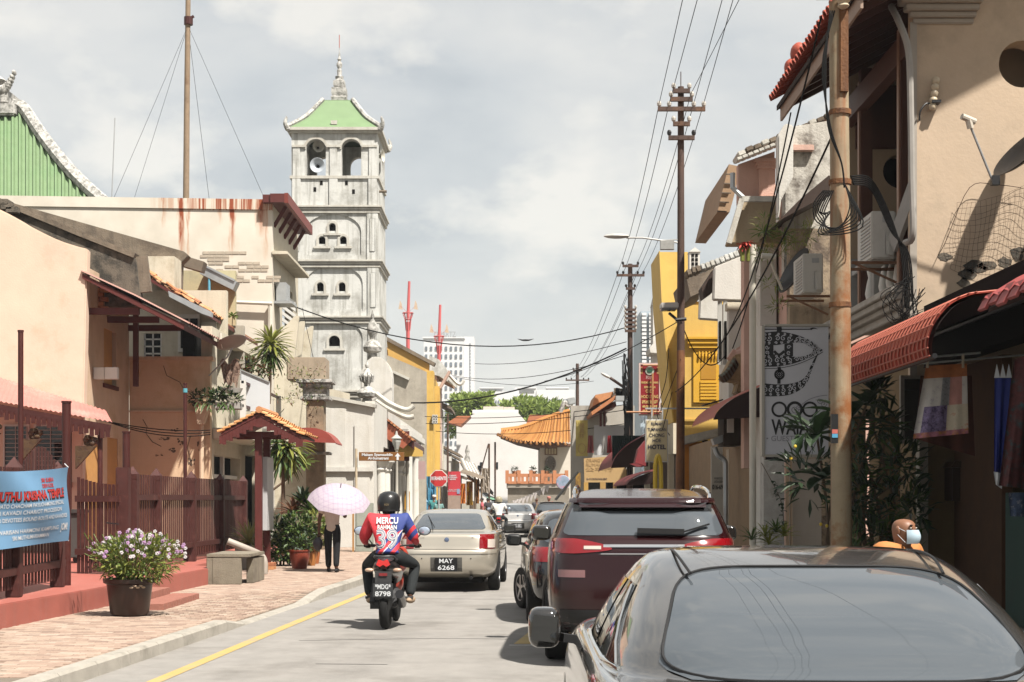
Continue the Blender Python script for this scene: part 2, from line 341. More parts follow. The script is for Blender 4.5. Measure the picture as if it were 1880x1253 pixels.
cable_m = mat('cable_black', (.012,.012,.012), .8, .1, 4, spec=.1)
yel = mat('yellow_plaster', (.66,.43,.11), .8, .1, 2, .2, 30, c2=(.56,.34,.08), c2amt=.35, streak=.3, mottle=(.30,.18,.05))
greenroof = mat('green_roof', (.19,.285,.145), .6, .10, 2, .1, 30, c2=(.17,.28,.135), c2amt=.4)
stucco = mat('ornate_stucco', (.58,.565,.53), .9, .2, 9, .8, 40, c2=(.24,.235,.215), c2amt=.58, sc3=5)
pinkp = mat('pink_plaster', (.66,.43,.35), .85, .1, 2, .3, 30, c2=(.52,.34,.27), c2amt=.35, streak=.4, mottle=(.30,.2,.16))
# == A. peach gable house
YA = 34.6
A = thing('gable_house', 'peach house with a sweeping plain gable wall, behind the fenced red forecourt', 'house', (-11,YA,.4))
pts = cat([(-260,290),(-120,335),(0,385),(60,418),(105,440),(140,452),(160,457)],5)
top = [(Xp(x,YA), Zp(y,YA)) for x,y in pts]
poly = [(top[0][0],.38)]+[( -9.9,.38)]+top[::-1]
obj('gable_wall', MB().prism([(p[0],p[1]) for p in poly], 'y', YA, YA+.3), peach, A, bev=.03)
def wall_x(mb, x, thick, y0, y1, z0, z1, holes, mi=0):       # wall in the YZ plane with rectangular holes (y0,y1,z0,z1)
 yc = sorted(set([y0,y1]+[h[0] for h in holes]+[h[1] for h in holes])); zc = sorted(set([z0,z1]+[h[2] for h in holes]+[h[3] for h in holes]))
 for a,b in zip(yc,yc[1:]):
  run = None
  for c,d in zip(zc,zc[1:]):
   inside = any(h[0]<=a+1e-6 and b<=h[1]+1e-6 and h[2]<=c+1e-6 and d<=h[3]+1e-6 for h in holes)
   if inside:
    if run: mb.box(x,x+thick,a,b,run[0],run[1],mi); run=None
   else: run = (run[0],d) if run else (c,d)
  if run: mb.box(x,x+thick,a,b,run[0],run[1],mi)
 return mb
def wall_y(mb, y, thick, x0, x1, z0, z1, holes, mi=0):       # wall in the XZ plane
 xc = sorted(set([x0,x1]+[h[0] for h in holes]+[h[1] for h in holes])); zc = sorted(set([z0,z1]+[h[2] for h in holes]+[h[3] for h in holes]))
 for a,b in zip(xc,xc[1:]):
  run = None
  for c,d in zip(zc,zc[1:]):
   inside = any(h[0]<=a+1e-6 and b<=h[1]+1e-6 and h[2]<=c+1e-6 and d<=h[3]+1e-6 for h in holes)
   if inside:
    if run: mb.box(a,b,y,y+thick,run[0],run[1],mi); run=None
   else: run = (run[0],d) if run else (c,d)
  if run: mb.box(a,b,y,y+thick,run[0],run[1],mi)
 return mb
ha = [(34.95,36.35,.62,3.0),(36.9,37.9,1.3,3.1),(36.6,37.75,4.4,5.75)]
obj('front_wall', wall_x(MB(), -10.2, .3, YA+.302, 39.0, .38, 7.0, ha), peach2, A)
d = obj('door', MB().box(-10.0,-9.95,34.95,36.22,.62,2.9), orange, A); obj('door_handle', MB().box(-9.948,-9.92,35.2,35.24,1.6,1.85), black, d)
obj('door_frame', MB().box(-10.12,-9.93,36.22,36.35,.62,3.0).box(-10.12,-9.93,34.95,36.22,2.9,3.0), maroon, A)
obj('threshold', MB().box(-10.1,-9.78,34.9,36.4,.4,.62), mat('stone_step',(.40,.27,.19),.8,.1,4), A)
obj('shutter', MB().box(-9.97,-9.92,36.9,37.9,1.3,3.1), orange, A)
sh = obj('shutter', MB().box(-9.97,-9.92,36.6,37.42,4.4,5.75), orange, A)
obj('window_recess', MB().box(-10.2,-10.12,36.6,37.75,4.4,5.75), darkin, A)
obj('window_sill', MB().box(-10.1,-9.86,36.5,37.85,4.3,4.4), darkred, A)
for (x0,x1) in ((-11.65,-11.05),(-10.95,-10.15)):
 w = obj('window_frame', MB().box(x0,x1,YA-.06,YA-.01,2.0,3.3), white, A)
 obj('pane', MB().box(x0+.05,x1-.05,YA-.085,YA-.062,2.05,3.25), glassd, w)
 gm = MB()
 for i in range(12): gm.box(x0+.05,x1-.05,YA-.11,YA-.095,2.06+i*.1,2.075+i*.1)
 for i in range(3): gm.box(x0+.05+(x1-x0-.1)*i/2-.008,x0+.05+(x1-x0-.1)*i/2+.008,YA-.115,YA-.09,2.05,3.25)
 obj('window_grille', gm, mat('grille_grey',(.42,.40,.37),.6), w)
 obj('window_sill', MB().box(x0-.08,x1+.08,YA-.2,YA-.002,1.86,1.98), mat('sill_pink',(.55,.33,.25),.8), A)
rows = []; nn = 60
pinkroof = mat('pink_corrugated', (.56,.235,.20), .6, .1, 3, c2=(.62,.33,.28), c2amt=.4, sc3=1)
for i in range(nn*2+1):
 t = i/(nn*2); z = .014*(1 if i%2 else -1)
 b = Vector((lerp(-15.2,-9.3,t), YA-.02, lerp(5.45,3.62,t))); f = Vector((lerp(-14.6,-8.45,t), lerp(31.6,31.9,t), lerp(4.35,3.22,t)))
 rows.append([b+Vector((0,0,z)), (b+f)/2+Vector((0,0,z)), f+Vector((0,0,z))])
obj('porch_roof', MB().grid(rows), pinkroof, A)
fm = MB(); fr = MB()
fm.bar((-14.6,31.65,4.22),(-8.5,31.95,3.08),.04,.16);
obj('porch_fascia', fm, maroon, A)
for i in range(26):
 t = i/25; x = lerp(-11.3,-8.55,t); y = lerp(31.76,31.94,t); z = lerp(3.60,3.08,t)
 obj('valance_board', MB().box(x-.045,x+.045,y-.05,y-.03,z-.22+.04*(i%2),z-.03), maroon, A)
for (x,y) in ((-9.45,32.2),(-8.75,32.05)):
 obj('porch_post', MB().tube([(x,y,.4),(x,y,3.15)], .055, 8), maroon, A)
carv = mat('gilt_carving', (.09,.05,.02), .6, .3, 14, .8, 40, c2=(.05,.02,.012), c2amt=.5, sc3=9)
for (x,y,z) in ((-10.95,31.9,3.05),(-10.1,31.95,2.92),(-8.95,32.0,2.78)):
 b = MB()
 for k in range(9):
  a = k*.75; b.ell((x+.12*math.cos(a)*(.4+.07*k), y+.03*math.sin(2*a), z+.03*k*.4+.1*math.sin(a)), (.07,.05,.06), 8, 6)
 b.prism([(x-.3,z-.06),(x+.14,z-.06),(x-.3,z-.55)], 'y', y-.05, y+.05)
 obj('carved_bracket', b, carv, A, smooth=True)
can = mat('canopy_sheet', (.36,.20,.165), .6, .12, 3, c2=(.27,.14,.11), c2amt=.4, sc3=1.2)
pr = [];
for i in range(41):
 y = lerp(YA-.1, 39.6, i/40); dz = .02*(1 if i%2 else -1)
 pr.append([(Xp(150,YA),y,Zp(497,YA)+dz),(Xp(250,YA),y,Zp(543,YA)+dz),(Xp(349,YA),y,Zp(594,YA)+dz)])
obj('canopy_roof', MB().grid(pr), can, A)
obj('canopy_soffit', MB().prism([(Xp(152,YA),Zp(503,YA)),(Xp(340,YA),Zp(597,YA)),(Xp(338,YA),Zp(606,YA)),(Xp(152,YA),Zp(512,YA))],'y',YA-.05,39.5), darkred, A)
for (y,xe,z) in ((35.0,-8.66,5.95),(36.9,-8.65,5.98),(38.9,-8.55,6.0)):
 obj('canopy_beam', MB().box(-9.9,xe,y,y+.12,z-.07,z+.08), darkred, A)
obj('canopy_post', MB().box(-9.45,-9.33,37.6,37.72,4.4,6.2), darkred, A)
obj('lamp_box', MB().box(-9.88,-9.62,35.6,35.75,4.42,4.7).box(-9.6,-9.3,35.55,35.72,4.42,4.70), white, A, bev=.01)
def sloped_wall(name, pxs, Y, th, m, below, parent, cop=None):
 top = [(Xp(x,Y), Zp(y,Y)) for x,y in pxs]; poly = top + [(top[-1][0], below), (top[0][0], below)]
 o = obj(name, MB().prism(poly, 'y', Y, Y+th), m, parent, bev=.02)
 if cop:
  c = MB()
  for a,b in zip(top, top[1:]): c.bar((a[0],Y+th/2,a[1]+.05),(b[0],Y+th/2,b[1]+.05), th+.16, .12)
  obj('coping', c, cop, parent)
 return o
sloped_wall('party_wall', [(-200,290),(18,381),(152,436),(248,474),(256,540)], 36.2, .35, mould, 6.2, A, mouldb)
for i,(x,y) in enumerate(((4,372),(12,380),(22,386))):
 obj('coping_block', MB().cbox((Xp(x,36),36.2,Zp(y,36)),(.3,.5,.16),0), mould, A, bev=.02)
for r in range(5):
 for c in range(2):
  obj('brick', MB().box(-10.05+c*.2-.1*(r%2),-9.87+c*.2-.1*(r%2),36.05,36.18,6.1+r*.11,6.2+r*.11), terracotta[r%3], A)
# == B. cream shophouse with the flat side wall, balcony and tile heap
B = thing('cream_shophouse', 'cream shophouse with broken orange tiles, satellite dish balcony and dark doorway', 'shophouse', (-8.5,39,.12))
obj('side_wall', MB().box(-9.9,Xp(385,39),39.02,39.3,.2,Zp(660,39)), mat('peach_side',(.68,.49,.325),.85,.08,1.6,.25,30,c2=(.55,.38,.21),c2amt=.35,sc3=.7,streak=.3,mottle=(.33,.22,.13)), B, bev=.02)
obj('parapet_cap', MB().box(-9.92,-7.72,38.96,39.36,Zp(662,39),Zp(655,39)), peach2, B)
obj('string_course', MB().box(-9.9,-7.78,38.95,39.018,Zp(757,39),Zp(754,39)), peach2, B)
blot = mat('mould_blotch', (.14,.10,.07), .95, .3, 9)
def blotches(parent, pts, Y, m, seed):
 random.seed(seed)
 for (x,y,w,h) in pts:
  b = MB()
  for k in range(7):
   cx_, cy_, r = x+rnd(-1,1)*w, y+rnd(-1,1)*h, rnd(.25,.6); b.prism([(Xp(cx_+w*r*math.cos(a)*rnd(.5,1.1),Y), Zp(cy_+h*r*math.sin(a)*rnd(.5,1.1),Y)) for a in [i*.6283 for i in range(10)]],'y',Y-.005-.0004*k,Y-.001)
  obj('stain', b, m, parent, kind='stuff')
blotches(B, ((300,806,9,3),(318,826,7,4),(292,836,6,2),(330,812,6,6),(322,790,7,3),(352,846,5,7),(366,820,4,8)), 39.02, blot, 5)
crk = MB()
for pts in ([(262,770),(270,784),(268,796),(280,812),(296,820)],[(300,672),(306,690),(330,702),(338,716)],[(350,800),(344,822),(352,850)]): crk.tube([P(x,y,39.005) for x,y in pts],.008,4)
obj('crack', crk, blot, B, kind='stuff')
hop = MB().prism([(Xp(357,38.8),Zp(738,39)),(Xp(386,38.8),Zp(738,39)),(Xp(381,38.8),Zp(760,39)),(Xp(375,38.8),Zp(780,39)),(Xp(364,38.8),Zp(780,39))],'y',38.7,38.95).tube([(Xp(370,38.85),38.85,Zp(780,39)),(Xp(370,38.85),38.85,.2)],.06,8)
obj('rain_hopper', hop, peach2, B)
XB = -7.8
hb = [(39.6,43.4,.3,2.75),(44.2,47.0,.3,2.9),(40.0,46.5,4.3,5.9)]
obj('front_wall', wall_x(MB(), XB-.3, .28, 39.32, 48.6, .1, 6.1, hb), cream, B)
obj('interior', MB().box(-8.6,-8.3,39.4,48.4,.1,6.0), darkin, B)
obj('door_post', MB().box(-8.0,-7.9,41.3,41.45,.2,2.75).box(-8.0,-7.9,39.7,43.4,2.15,2.25), white, B)
obj('balcony_slab', MB().box(XB-.02,-6.95,39.32,45.8,3.15,3.45), cream, B, bev=.03)
for yy in (39.5,41.2,43.0,45.5): obj('balcony_post', MB().box(-7.12,-6.98,yy,yy+.13,3.45,4.7), white, B)
for zz in (4.0,4.62): obj('balcony_rail', MB().box(-7.09,-7.02,39.5,45.6,zz,zz+.07), maroon, B)
obj('upper_wall', wall_y(MB(), 42.0, .25, -12.0, -7.95, 4.5, 7.4, [(-10.25,-9.75,4.6,6.2),(-9.2,-8.75,5.75,6.65)]), cream, B)
w = obj('window_frame', MB().box(-10.25,-9.75,42.08,42.12,4.6,6.2), glassd, B)
gm = MB()
for i in range(8): gm.box(-10.25,-9.75,42.02,42.06,4.62+i*.2,4.66+i*.2)
for i in range(3): gm.box(-10.25+i*.23,-10.21+i*.23,42.02,42.06,4.6,6.2)
obj('window_bars', gm, white, w)
w = obj('window_frame', MB().box(-9.28,-8.68,41.9,41.99,5.68,6.72), white, B)
for i in range(2): obj('pane', MB().box(-9.2+i*.26,-8.99+i*.26,41.88,41.899,5.78,6.6), glassd, w)
obj('louvre_shutter', MB().box(-8.6,-8.2,41.8,41.95,5.6,6.5), mat('pale_shutter',(.5,.49,.45),.7,.1,3), B)
Yb0, Yb1 = 40.6, 42.6
ax, az = Xp(248,Yb0), Zp(492,Yb0); bx, bz = Xp(388,Yb0), Zp(577,Yb0)
obj('roof_boarding', MB().prism([(ax,az-.03),(bx,bz-.03),(bx,bz-.12),(ax,az-.12)],'y',Yb0,48), darkred, B)
pt = []
for k in range(4):
 mb = MB(); n = 5; rws = []
 for q in (0,1):
  rws.append([(-.13+.26*q, -.1+.2*j/n, .05*math.sin(math.pi*j/n)+.012*(1-q)) for j in range(n+1)])
 mb.grid(rws); mb.grid([[(x,y,z-.018) for x,y,z in r] for r in rws], flip=True); mb.grid([[(-.13,p[1],p[2]) for p in rws[0]],[(-.13,p[1],p[2]-.018) for p in rws[0]]]); mb.grid([[(.13,p[1],p[2]-.018) for p in rws[1]],[(.13,p[1],p[2]) for p in rws[1]]])
 me = bpy.data.meshes.new('roof_tile'); me.from_pydata(mb.v,[],mb.f); me.materials.append(terracotta[k]); pt.append(me)
sl = math.atan2(bz-az, bx-ax); L_ = math.hypot(bx-ax, bz-az)
for r in range(9):
 n = int(L_/.2)
 for i in range(n):
  if r > 5 and random.random() < .25: continue
  o = _link(bpy.data.objects.new('roof_tile', random.choice(pt))); o.parent = B; t = (i+.5)/n
  o.location = Vector((lerp(ax,bx,t)+rnd(-.02,.02), Yb0+.1+r*.21+rnd(-.03,.03), lerp(az,bz,t)+rnd(0,.07)+(.05 if r==0 else 0))) - ORG[B.name]
  o.rotation_euler = (rnd(-.15,.15), -sl+rnd(-.18,.1), rnd(-.2,.2))
rs = MB(); rs.prism([(ax,az+.02),(bx,bz+.02),(bx,bz-.02),(ax,az-.02)],'y',Yb0+2,48); obj('roof_slope', rs, terracotta[2], B)
obj('gutter', MB().prism([(Xp(310,40.3),Zp(535,40.3)),(Xp(390,40.3),Zp(574,40.3)),(Xp(389,40.3),Zp(583,40.3)),(Xp(372,40.3),Zp(577,40.3)),(Xp(312,40.3),Zp(546,40.3))],'y',40.2,40.42), zinc, B)
sloped_wall('party_wall', [(-200,285),(20,372),(338,462),(346,470),(332,484),(330,560)], 43.2, .4, mouldb, 5.5, B)
obj('wall_stub', MB().box(Xp(255,43),Xp(330,43),42.3,43.2,5.5,Zp(478,43)), cream, B)
obj('eave_timber', MB().bar(P(322,476,44.5),P(375,492,44.5),.5,.3), mat('grey_timber',(.20,.16,.12),.9,.2,6), B)
gu = MB(); a, b = P(373,497,45.5), P(434,527,45.5); gu.bar(a, b, .5, .28); gu.bar(a+Vector((0,-.26,.15)), b+Vector((0,-.26,.15)), .06, .06); obj('box_gutter', gu, zinc, B)
obj('gutter_outlet', MB().tube([P(384,505,45.3),P(384,545,45.3)], .04, 8), mat('blue_pipe',(.12,.38,.52),.5), B)
obj('rear_wall', MB().box(Xp(326,45.8),Xp(432,45.8),45.8,46.0,4,Zp(497,45.8)), mat('olive_plaster',(.50,.44,.27),.85,.1,2,.3,30,c2=(.40,.36,.24),c2amt=.4,streak=.4,mottle=(.25,.22,.15)), B)
obj('grey_parapet', MB().box(Xp(322,44),Xp(447,44),44,44.25,4,Zp(598,44)), mat('grey_render',(.42,.38,.31),.9,.15,2,.3,30,streak=.5,mottle=(.2,.18,.15)), B)
# == C. tall wall with rust stains
YC = 49.0
C_ = thing('rust_stained_building', 'tall beige rendered building with rust streaks running down under its flat top', 'building', (-12,YC,.1))
poly = [(Xp(-120,YC),.1),(Xp(500,YC),.1),(Xp(500,YC),Zp(369,YC)),(Xp(-120,YC),Zp(360,YC))]
def rust_mat():
 m, nt, b = _pr('rust_streaked_render'); N = nt.nodes.new; L = nt.links.new
 geo = N('ShaderNodeNewGeometry'); sep = N('ShaderNodeSeparateXYZ'); L(geo.outputs['Position'], sep.inputs[0])
 def math_(op, a, bb, clamp=False):
  q = N('ShaderNodeMath'); q.operation = op; q.use_clamp = clamp
  for i, v in enumerate((a, bb)):
   if isinstance(v, (int, float)): q.inputs[i].default_value = v
   else: L(v, q.inputs[i])
  return q.outputs[0]
 nz = N('ShaderNodeTexNoise'); nz.inputs['Scale'].default_value = 1.1; nz.inputs['Detail'].default_value = 9; L(geo.outputs['Position'], nz.inputs['Vector'])
 base = N('ShaderNodeValToRGB'); e = base.color_ramp.elements; e[0].position = .3; e[0].color = (.43,.39,.325,1); e[1].position = .65; e[1].color = (.52,.48,.41,1); L(nz.outputs[0], base.inputs[0])
 n2 = N('ShaderNodeTexNoise'); n2.inputs['Scale'].default_value = 3.5; n2.inputs['Detail'].default_value = 5
 mp = N('ShaderNodeMapping'); mp.inputs['Scale'].default_value = (3.2,1,.5); L(geo.outputs['Position'], mp.inputs[0]); L(mp.outputs[0], n2.inputs['Vector'])
 ztop = Zp(369, YC)
 tot = None
 for (xp, w, ln, st) in ((333,.13,2.1,1),(426,.10,1.9,1),(480,.22,1.2,.8),(300,.07,.9,.5),(488,.1,2.0,.6),(405,.08,.8,.5),(345,.06,2.7,.5)):
  x = Xp(xp, YC); dx = math_('ABSOLUTE', math_('SUBTRACT', math_('ADD', sep.outputs[0], math_('MULTIPLY', math_('SUBTRACT', n2.outputs[0], .5), .28)), x), 0)
  a = math_('SUBTRACT', 1, math_('DIVIDE', dx, w), True); dz = math_('SUBTRACT', ztop, sep.outputs[2]); bz_ = math_('SUBTRACT', 1, math_('DIVIDE', dz, ln), True)
  q = math_('MULTIPLY', math_('MULTIPLY', a, math_('POWER', bz_, .7)), st); tot = q if tot is None else math_('MAXIMUM', tot, q)
 nb = N('ShaderNodeTexNoise'); nb.inputs['Scale'].default_value = 9; nb.inputs['Detail'].default_value = 3; mp2 = N('ShaderNodeMapping'); mp2.inputs['Scale'].default_value = (1.6,1,.04); L(geo.outputs['Position'], mp2.inputs[0]); L(mp2.outputs[0], nb.inputs['Vector'])
 band = math_('MULTIPLY', math_('GREATER_THAN', sep.outputs[2], ztop-.31), math_('MULTIPLY', math_('MULTIPLY', math_('SUBTRACT', nb.outputs[0], .42), 5, True), math_('DIVIDE', math_('SUBTRACT', sep.outputs[0], Xp(270, YC)), 1.6, True)))
 f = math_('MAXIMUM', math_('MULTIPLY', math_('MULTIPLY', tot, 1.9), math_('ADD', n2.outputs[0], .35)), band, True)
 rr = N('ShaderNodeValToRGB'); e = rr.color_ramp.elements; e[0].position = 0; e[0].color = (.42,.17,.05,1); e[1].position = 1; e[1].color = (.21,.045,.015,1); L(f, rr.inputs[0])
 mx = N('ShaderNodeMix'); mx.data_type = 'RGBA'; L(f, mx.inputs['Factor']); L(base.outputs[0], mx.inputs[6]); L(rr.outputs[0], mx.inputs[7]); L(mx.outputs[2], b.inputs['Base Color'])
 b.inputs['Roughness'].default_value = .88
 bp = N('ShaderNodeBump'); bp.inputs['Strength'].default_value = .3; bp.inputs['Distance'].default_value = .03; L(nz.outputs[0], bp.inputs['Height']); L(bp.outputs[0], b.inputs['Normal'])
 return m
rm = rust_mat()
obj('side_wall', MB().prism(poly, 'y', YC, YC+.3), rm, C_)
obj('parapet_band', MB().prism([(Xp(-120,YC),Zp(360,YC)-.30),(Xp(500,YC),Zp(369,YC)-.30),(Xp(500,YC),Zp(367,YC)),(Xp(-120,YC),Zp(358,YC))], 'y', YC-.05, YC-.002), rm, C_)
for r in range(9):
 n = random.randint(3,7); x0 = Xp(365+r*7+rnd(-8,8), YC)
 for i in range(n):
  if random.random() < .25: continue
  obj('brick', MB().box(x0+i*.24, x0+i*.24+.22, YC-.018, YC+.01, Zp(462+r*6.4,YC)-.09, Zp(462+r*6.4,YC)), mat('bare_brick',(.50,.43,.34),.9,.2,6,.3,40), C_)
XC = -7.8
obj('front_wall', wall_x(MB(), XC-.28, .28, YC+.302, 55.0, .1, Zp(372,YC), [(51.2,53.6,7.4,8.9),(50,54,.2,3.0),(50.3,54.3,4.4,6.2)]), cream, C_)
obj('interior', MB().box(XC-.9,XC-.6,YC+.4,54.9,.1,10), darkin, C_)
gm = MB()
for i in range(6): gm.bar((XC-.05,51.2,7.5+i*.22),(XC+.1,53.6,7.42+i*.22),.03,.12)
obj('louvres', gm, white, C_)
obj('eave_roof', MB().box(XC-.25,-7.34,YC-.3,54.6,11.17,11.42), darkred, C_)
obj('eave_barge', MB().box(-7.34,-7.22,YC-.36,54.6,11.14,11.46), mat('red_barge',(.20,.04,.028),.55,.15,4), C_)
obj('eave_barge', MB().box(XC,-7.342,YC-.36,YC-.302,11.16,11.44), darkred, C_)
for k in range(5): obj('eave_bracket', MB().bar((XC,YC+.4+k*1.1,10.5),(-7.4,YC+.4+k*1.1,11.16),.07,.12), darkred, C_)
obj('canopy_slab', MB().box(XC,-7.28,YC-.05,54.2,9.52,9.64), cream, C_, bev=.02)
obj('wall_bracket', MB().prism([(XC,6.9),(-7.15,7.6),(-7.0,7.6),(-7.3,4.8),(XC,4.2)],'y',YC+.6,YC+.75).prism([(XC,6.9),(-7.15,7.6),(-7.0,7.6),(-7.3,4.8),(XC,4.2)],'y',YC+2.0,YC+2.15).prism([(XC,6.9),(-7.0,7.6),(-6.9,7.6),(-7.2,4.8),(XC,4.2)],'y',YC+3.4,YC+3.55), cream, C_)
obj('condenser_shelf', MB().box(XC,-7.2,YC+.4,YC+1.5,8.0,8.08), greyp, C_)
obj('condenser', MB().box(-7.75,-7.4,YC+.5,YC+1.3,8.08,8.7), greyp, C_, bev=.02)
obj('drain_pipe', MB().tube([P(424,545,48.8),P(426,555,48.8),P(500,558,48.8)],.06,8).tube([P(497,556,48.85),P(495,700,48.85)],.09,8), pvc, C_)
fp = thing('flagpole', 'tall weathered flagpole held by guy wires above the rust stained wall', 'flagpole', (Xp(341,54),54,8))
obj('pole', MB().tube([P(341,440,54),P(343,200,54),P(346,-60,54)], [.115,.105,.085], 10), mat('old_wood_pole',(.30,.215,.14),.8,.2,5,c2=(.22,.14,.085),c2amt=.4), fp, smooth=True)
obj('collar', MB().tube([P(346,46,54),P(346,32,54)], .16, 10).bar(P(340,40,54),P(356,30,54),.08), maroon, fp)
for (x,y,dy) in ((208,366,-3),(246,366,2),(384,366,3),(486,366,-2)):
 g_ = MB().tube([P(345,48,54), P(x,y,54+dy)], .007, 4); obj('guy_wire', g_, cable_m, fp)
ae = tag(obj('aerial', MB().tube([P(205,370,52),P(211,217,52)], .018, 5), greyp), 'thin whip aerial rising from the roof between green roof and flagpole', 'aerial')
# == MINARET
YM = 64.0; SM = F/YM
MX = Xp(614, YM); HW = 80/SM
MN = thing('minaret', 'white weathered square minaret with green pyramid roof, arched belfry and spire', 'minaret', (MX,YM+HW,.1))
CYM = YM+HW
mb = MB()
tiers = [(.1, Zp(719,YM), 1.06), (Zp(719,YM), Zp(583,YM), 1.035), (Zp(583,YM), Zp(480,YM), 1.02), (Zp(480,YM), Zp(380,YM), 1.0)]
def niche_wall(mb, hw, z0, z1, arch, wins, sgn=-1):       # front face of a tier: pilasters, relief arch and small windows cut as geometry
 pass
for k,(z0,z1,f) in enumerate(tiers): mb.box(MX-HW*f+.6, MX+HW*f-.6, CYM-HW*f+.6, CYM+HW*f-.6, z0, z1)
obj('shaft', mb, limeg, MN)
def arch_pts(cx, w, zb, zs, n=10, rise=1.0):               # outline of an arched opening: up the left, over, down the right
 r = w/2; return [(cx-r, zb)] + [(cx-r*math.cos(math.pi*i/n), zs+rise*r*math.sin(math.pi*i/n)) for i in range(n+1)] + [(cx+r, zb)]
def arched_wall(mb, u0, u1, z0, z1, holes, put, n=10, mi=0):      # wall panel in (u,z) with arched holes [(cx,w,zb,zs,rise)]; put(u,z,depth) maps to 3D, depth 0 front / 1 back
 hs = sorted(holes); cur = u0
 def quadbox(a, b, c, d):
  if b-a < 1e-5 or d-c < 1e-5: return
  vs = [put(a,c,0),put(b,c,0),put(b,d,0),put(a,d,0),put(a,c,1),put(b,c,1),put(b,d,1),put(a,d,1)]
  mb.add(vs, [(0,1,2,3),(7,6,5,4),(0,4,5,1),(1,5,6,2),(2,6,7,3),(3,7,4,0)], mi)
 for (cx,w,zb,zs,rise) in hs:
  r = w/2; quadbox(cur, cx-r, z0, z1); quadbox(cx-r, cx+r, z0, zb)
  prev = (cx-r, zs)
  for i in range(1, n+1):
   p = (cx-r*math.cos(math.pi*i/n), zs+rise*r*math.sin(math.pi*i/n))
   vs = [put(prev[0],prev[1],0),put(p[0],p[1],0),put(p[0],z1,0),put(prev[0],z1,0),put(prev[0],prev[1],1),put(p[0],p[1],1),put(p[0],z1,1),put(prev[0],z1,1)]
   mb.add(vs, [(0,1,2,3),(7,6,5,4),(0,4,5,1),(2,6,7,3)], mi); prev = p
  cur = cx+r
 quadbox(cur, u1, z0, z1)
def put_front(y, t): return lambda u, z, d: (u, y+d*t, z)
def put_side(x, t, y0): return lambda u, z, d: (x-d*t, y0+u, z)
W_ = {1: [(604,624,617,636)], 2: [(582,594,519,535),(622,634,519,535)], 3: [(604,616,410,424),(585,597,434,448),(624,636,434,448)]}
A_ = {0: (614,92,780,748), 1: (614,104,680,620), 2: (614,104,572,520), 3: (612,102,470,425)}
for k,(z0,z1,f) in enumerate(tiers):
 hw = HW*f; y = CYM-hw; m1 = MB()
 holes = [((Xp((a+b)/2,YM)), (b-a)/SM, Zp(d,YM), Zp(c,YM)-(b-a)/SM/2+.0, 1) for a,b,c,d in W_.get(k,[])]
 cx,w,zb,zs = A_[k]; cxx, ww = Xp(cx,YM), w/SM
 pm = MB(); arched_wall(pm, cxx-ww/2-.05, cxx+ww/2+.05, z0+.2, Zp(zs,YM)+ww*.42, [], put_front(y+.06,.05))
 if holes:
  pm = MB(); rows_ = {}
  for h in holes: rows_.setdefault(round(h[2],2), []).append(h)
  zc = z0+.1; ks = sorted(rows_)
  for i,kz in enumerate(ks):
   zt = ks[i+1] if i+1 < len(ks) else Zp(zs,YM)+ww*.5
   zt = zt if i+1 == len(ks) else (ks[i+1]-.02)
   arched_wall(pm, cxx-ww/2-.05, cxx+ww/2+.05, zc, zt, rows_[kz], put_front(y+.06,.12)); zc = zt
 obj('recess_panel', pm, limeg, MN)
 arched_wall(m1, MX-hw, MX+hw, z0, z1, [(cxx, ww, Zp(zb,YM) if k else z0, Zp(zs,YM), .62 if k else .6)], put_front(y,.06), n=14)
 obj('face_wall', m1, limeg, MN)
 ms = MB(); ms.box(MX+hw-.2, MX+hw, y+.062, CYM+hw, z0, z1).box(MX-hw, MX-hw+.2, y+.062, CYM+hw, z0, z1); obj('flank_wall', ms, limeg, MN)
 for q in (-1,1):
  px_ = MX+q*(hw-.24); obj('pilaster', MB().box(px_-.24, px_+.24, y-.06, y-.002, z0, z1-.06).box(px_-.12, px_+.12, y-.085, y-.06, z0+.4, z1-.5), limeg, MN, bev=.015)
 for h in holes:
  cx_, w_, zb_, zs_, _ = h; bm_ = MB()
  o_ = arch_pts(cx_, w_+.22, zb_-.10, zs_); i_ = arch_pts(cx_, w_+.02, zb_-.10, zs_)
  for a in range(len(o_)-1):
   q4 = [o_[a], o_[a+1], i_[a+1], i_[a]]
   vs = [(p[0], y+.015, p[1]) for p in q4]+[(p[0], y+.061, p[1]) for p in q4]; bm_.add(vs, [(0,1,2,3),(0,4,5,1),(2,6,7,3),(1,5,6,2),(3,7,4,0)])
  bm_.box(cx_-w_/2-.22, cx_+w_/2+.22, y-.02, y+.058, zb_-.19, zb_-.1)
  w = obj('window_surround', bm_, lime, MN)
  obj('window_void', MB().box(cx_-w_/2-.05, cx_+w_/2+.05, y+.25, y+.27, zb_-.05, zs_+w_), darkin, w)
 for j,(dz,out,th) in enumerate(((.0,.17,.09),(-.10,.11,.09),(-.22,.078,.12))):
  obj('cornice', MB().box(MX-hw-out, MX+hw+out, y-out, CYM+hw+out, z1+dz-th/2, z1+dz+th/2), lime, MN, bev=.015)
z0, z1 = Zp(382,YM), Zp(237,YM); zb, zs = Zp(324,YM), Zp(274,YM); hw = 79/SM
c1, c2 = 580-614, 645-614
def bel_holes(o=0): return [(o+c1/SM, 36/SM, zb, zs, 1), (o+c2/SM, 36/SM, zb, zs, 1)]
m1 = MB(); arched_wall(m1, MX-hw, MX+hw, z0, z1, bel_holes(MX), put_front(CYM-hw,.35)); obj('belfry_front', m1, limeg, MN)
m1 = MB(); arched_wall(m1, MX-hw, MX+hw, z0, z1, bel_holes(MX), put_front(CYM+hw-.35,.35)); obj('belfry_rear', m1, limeg, MN)
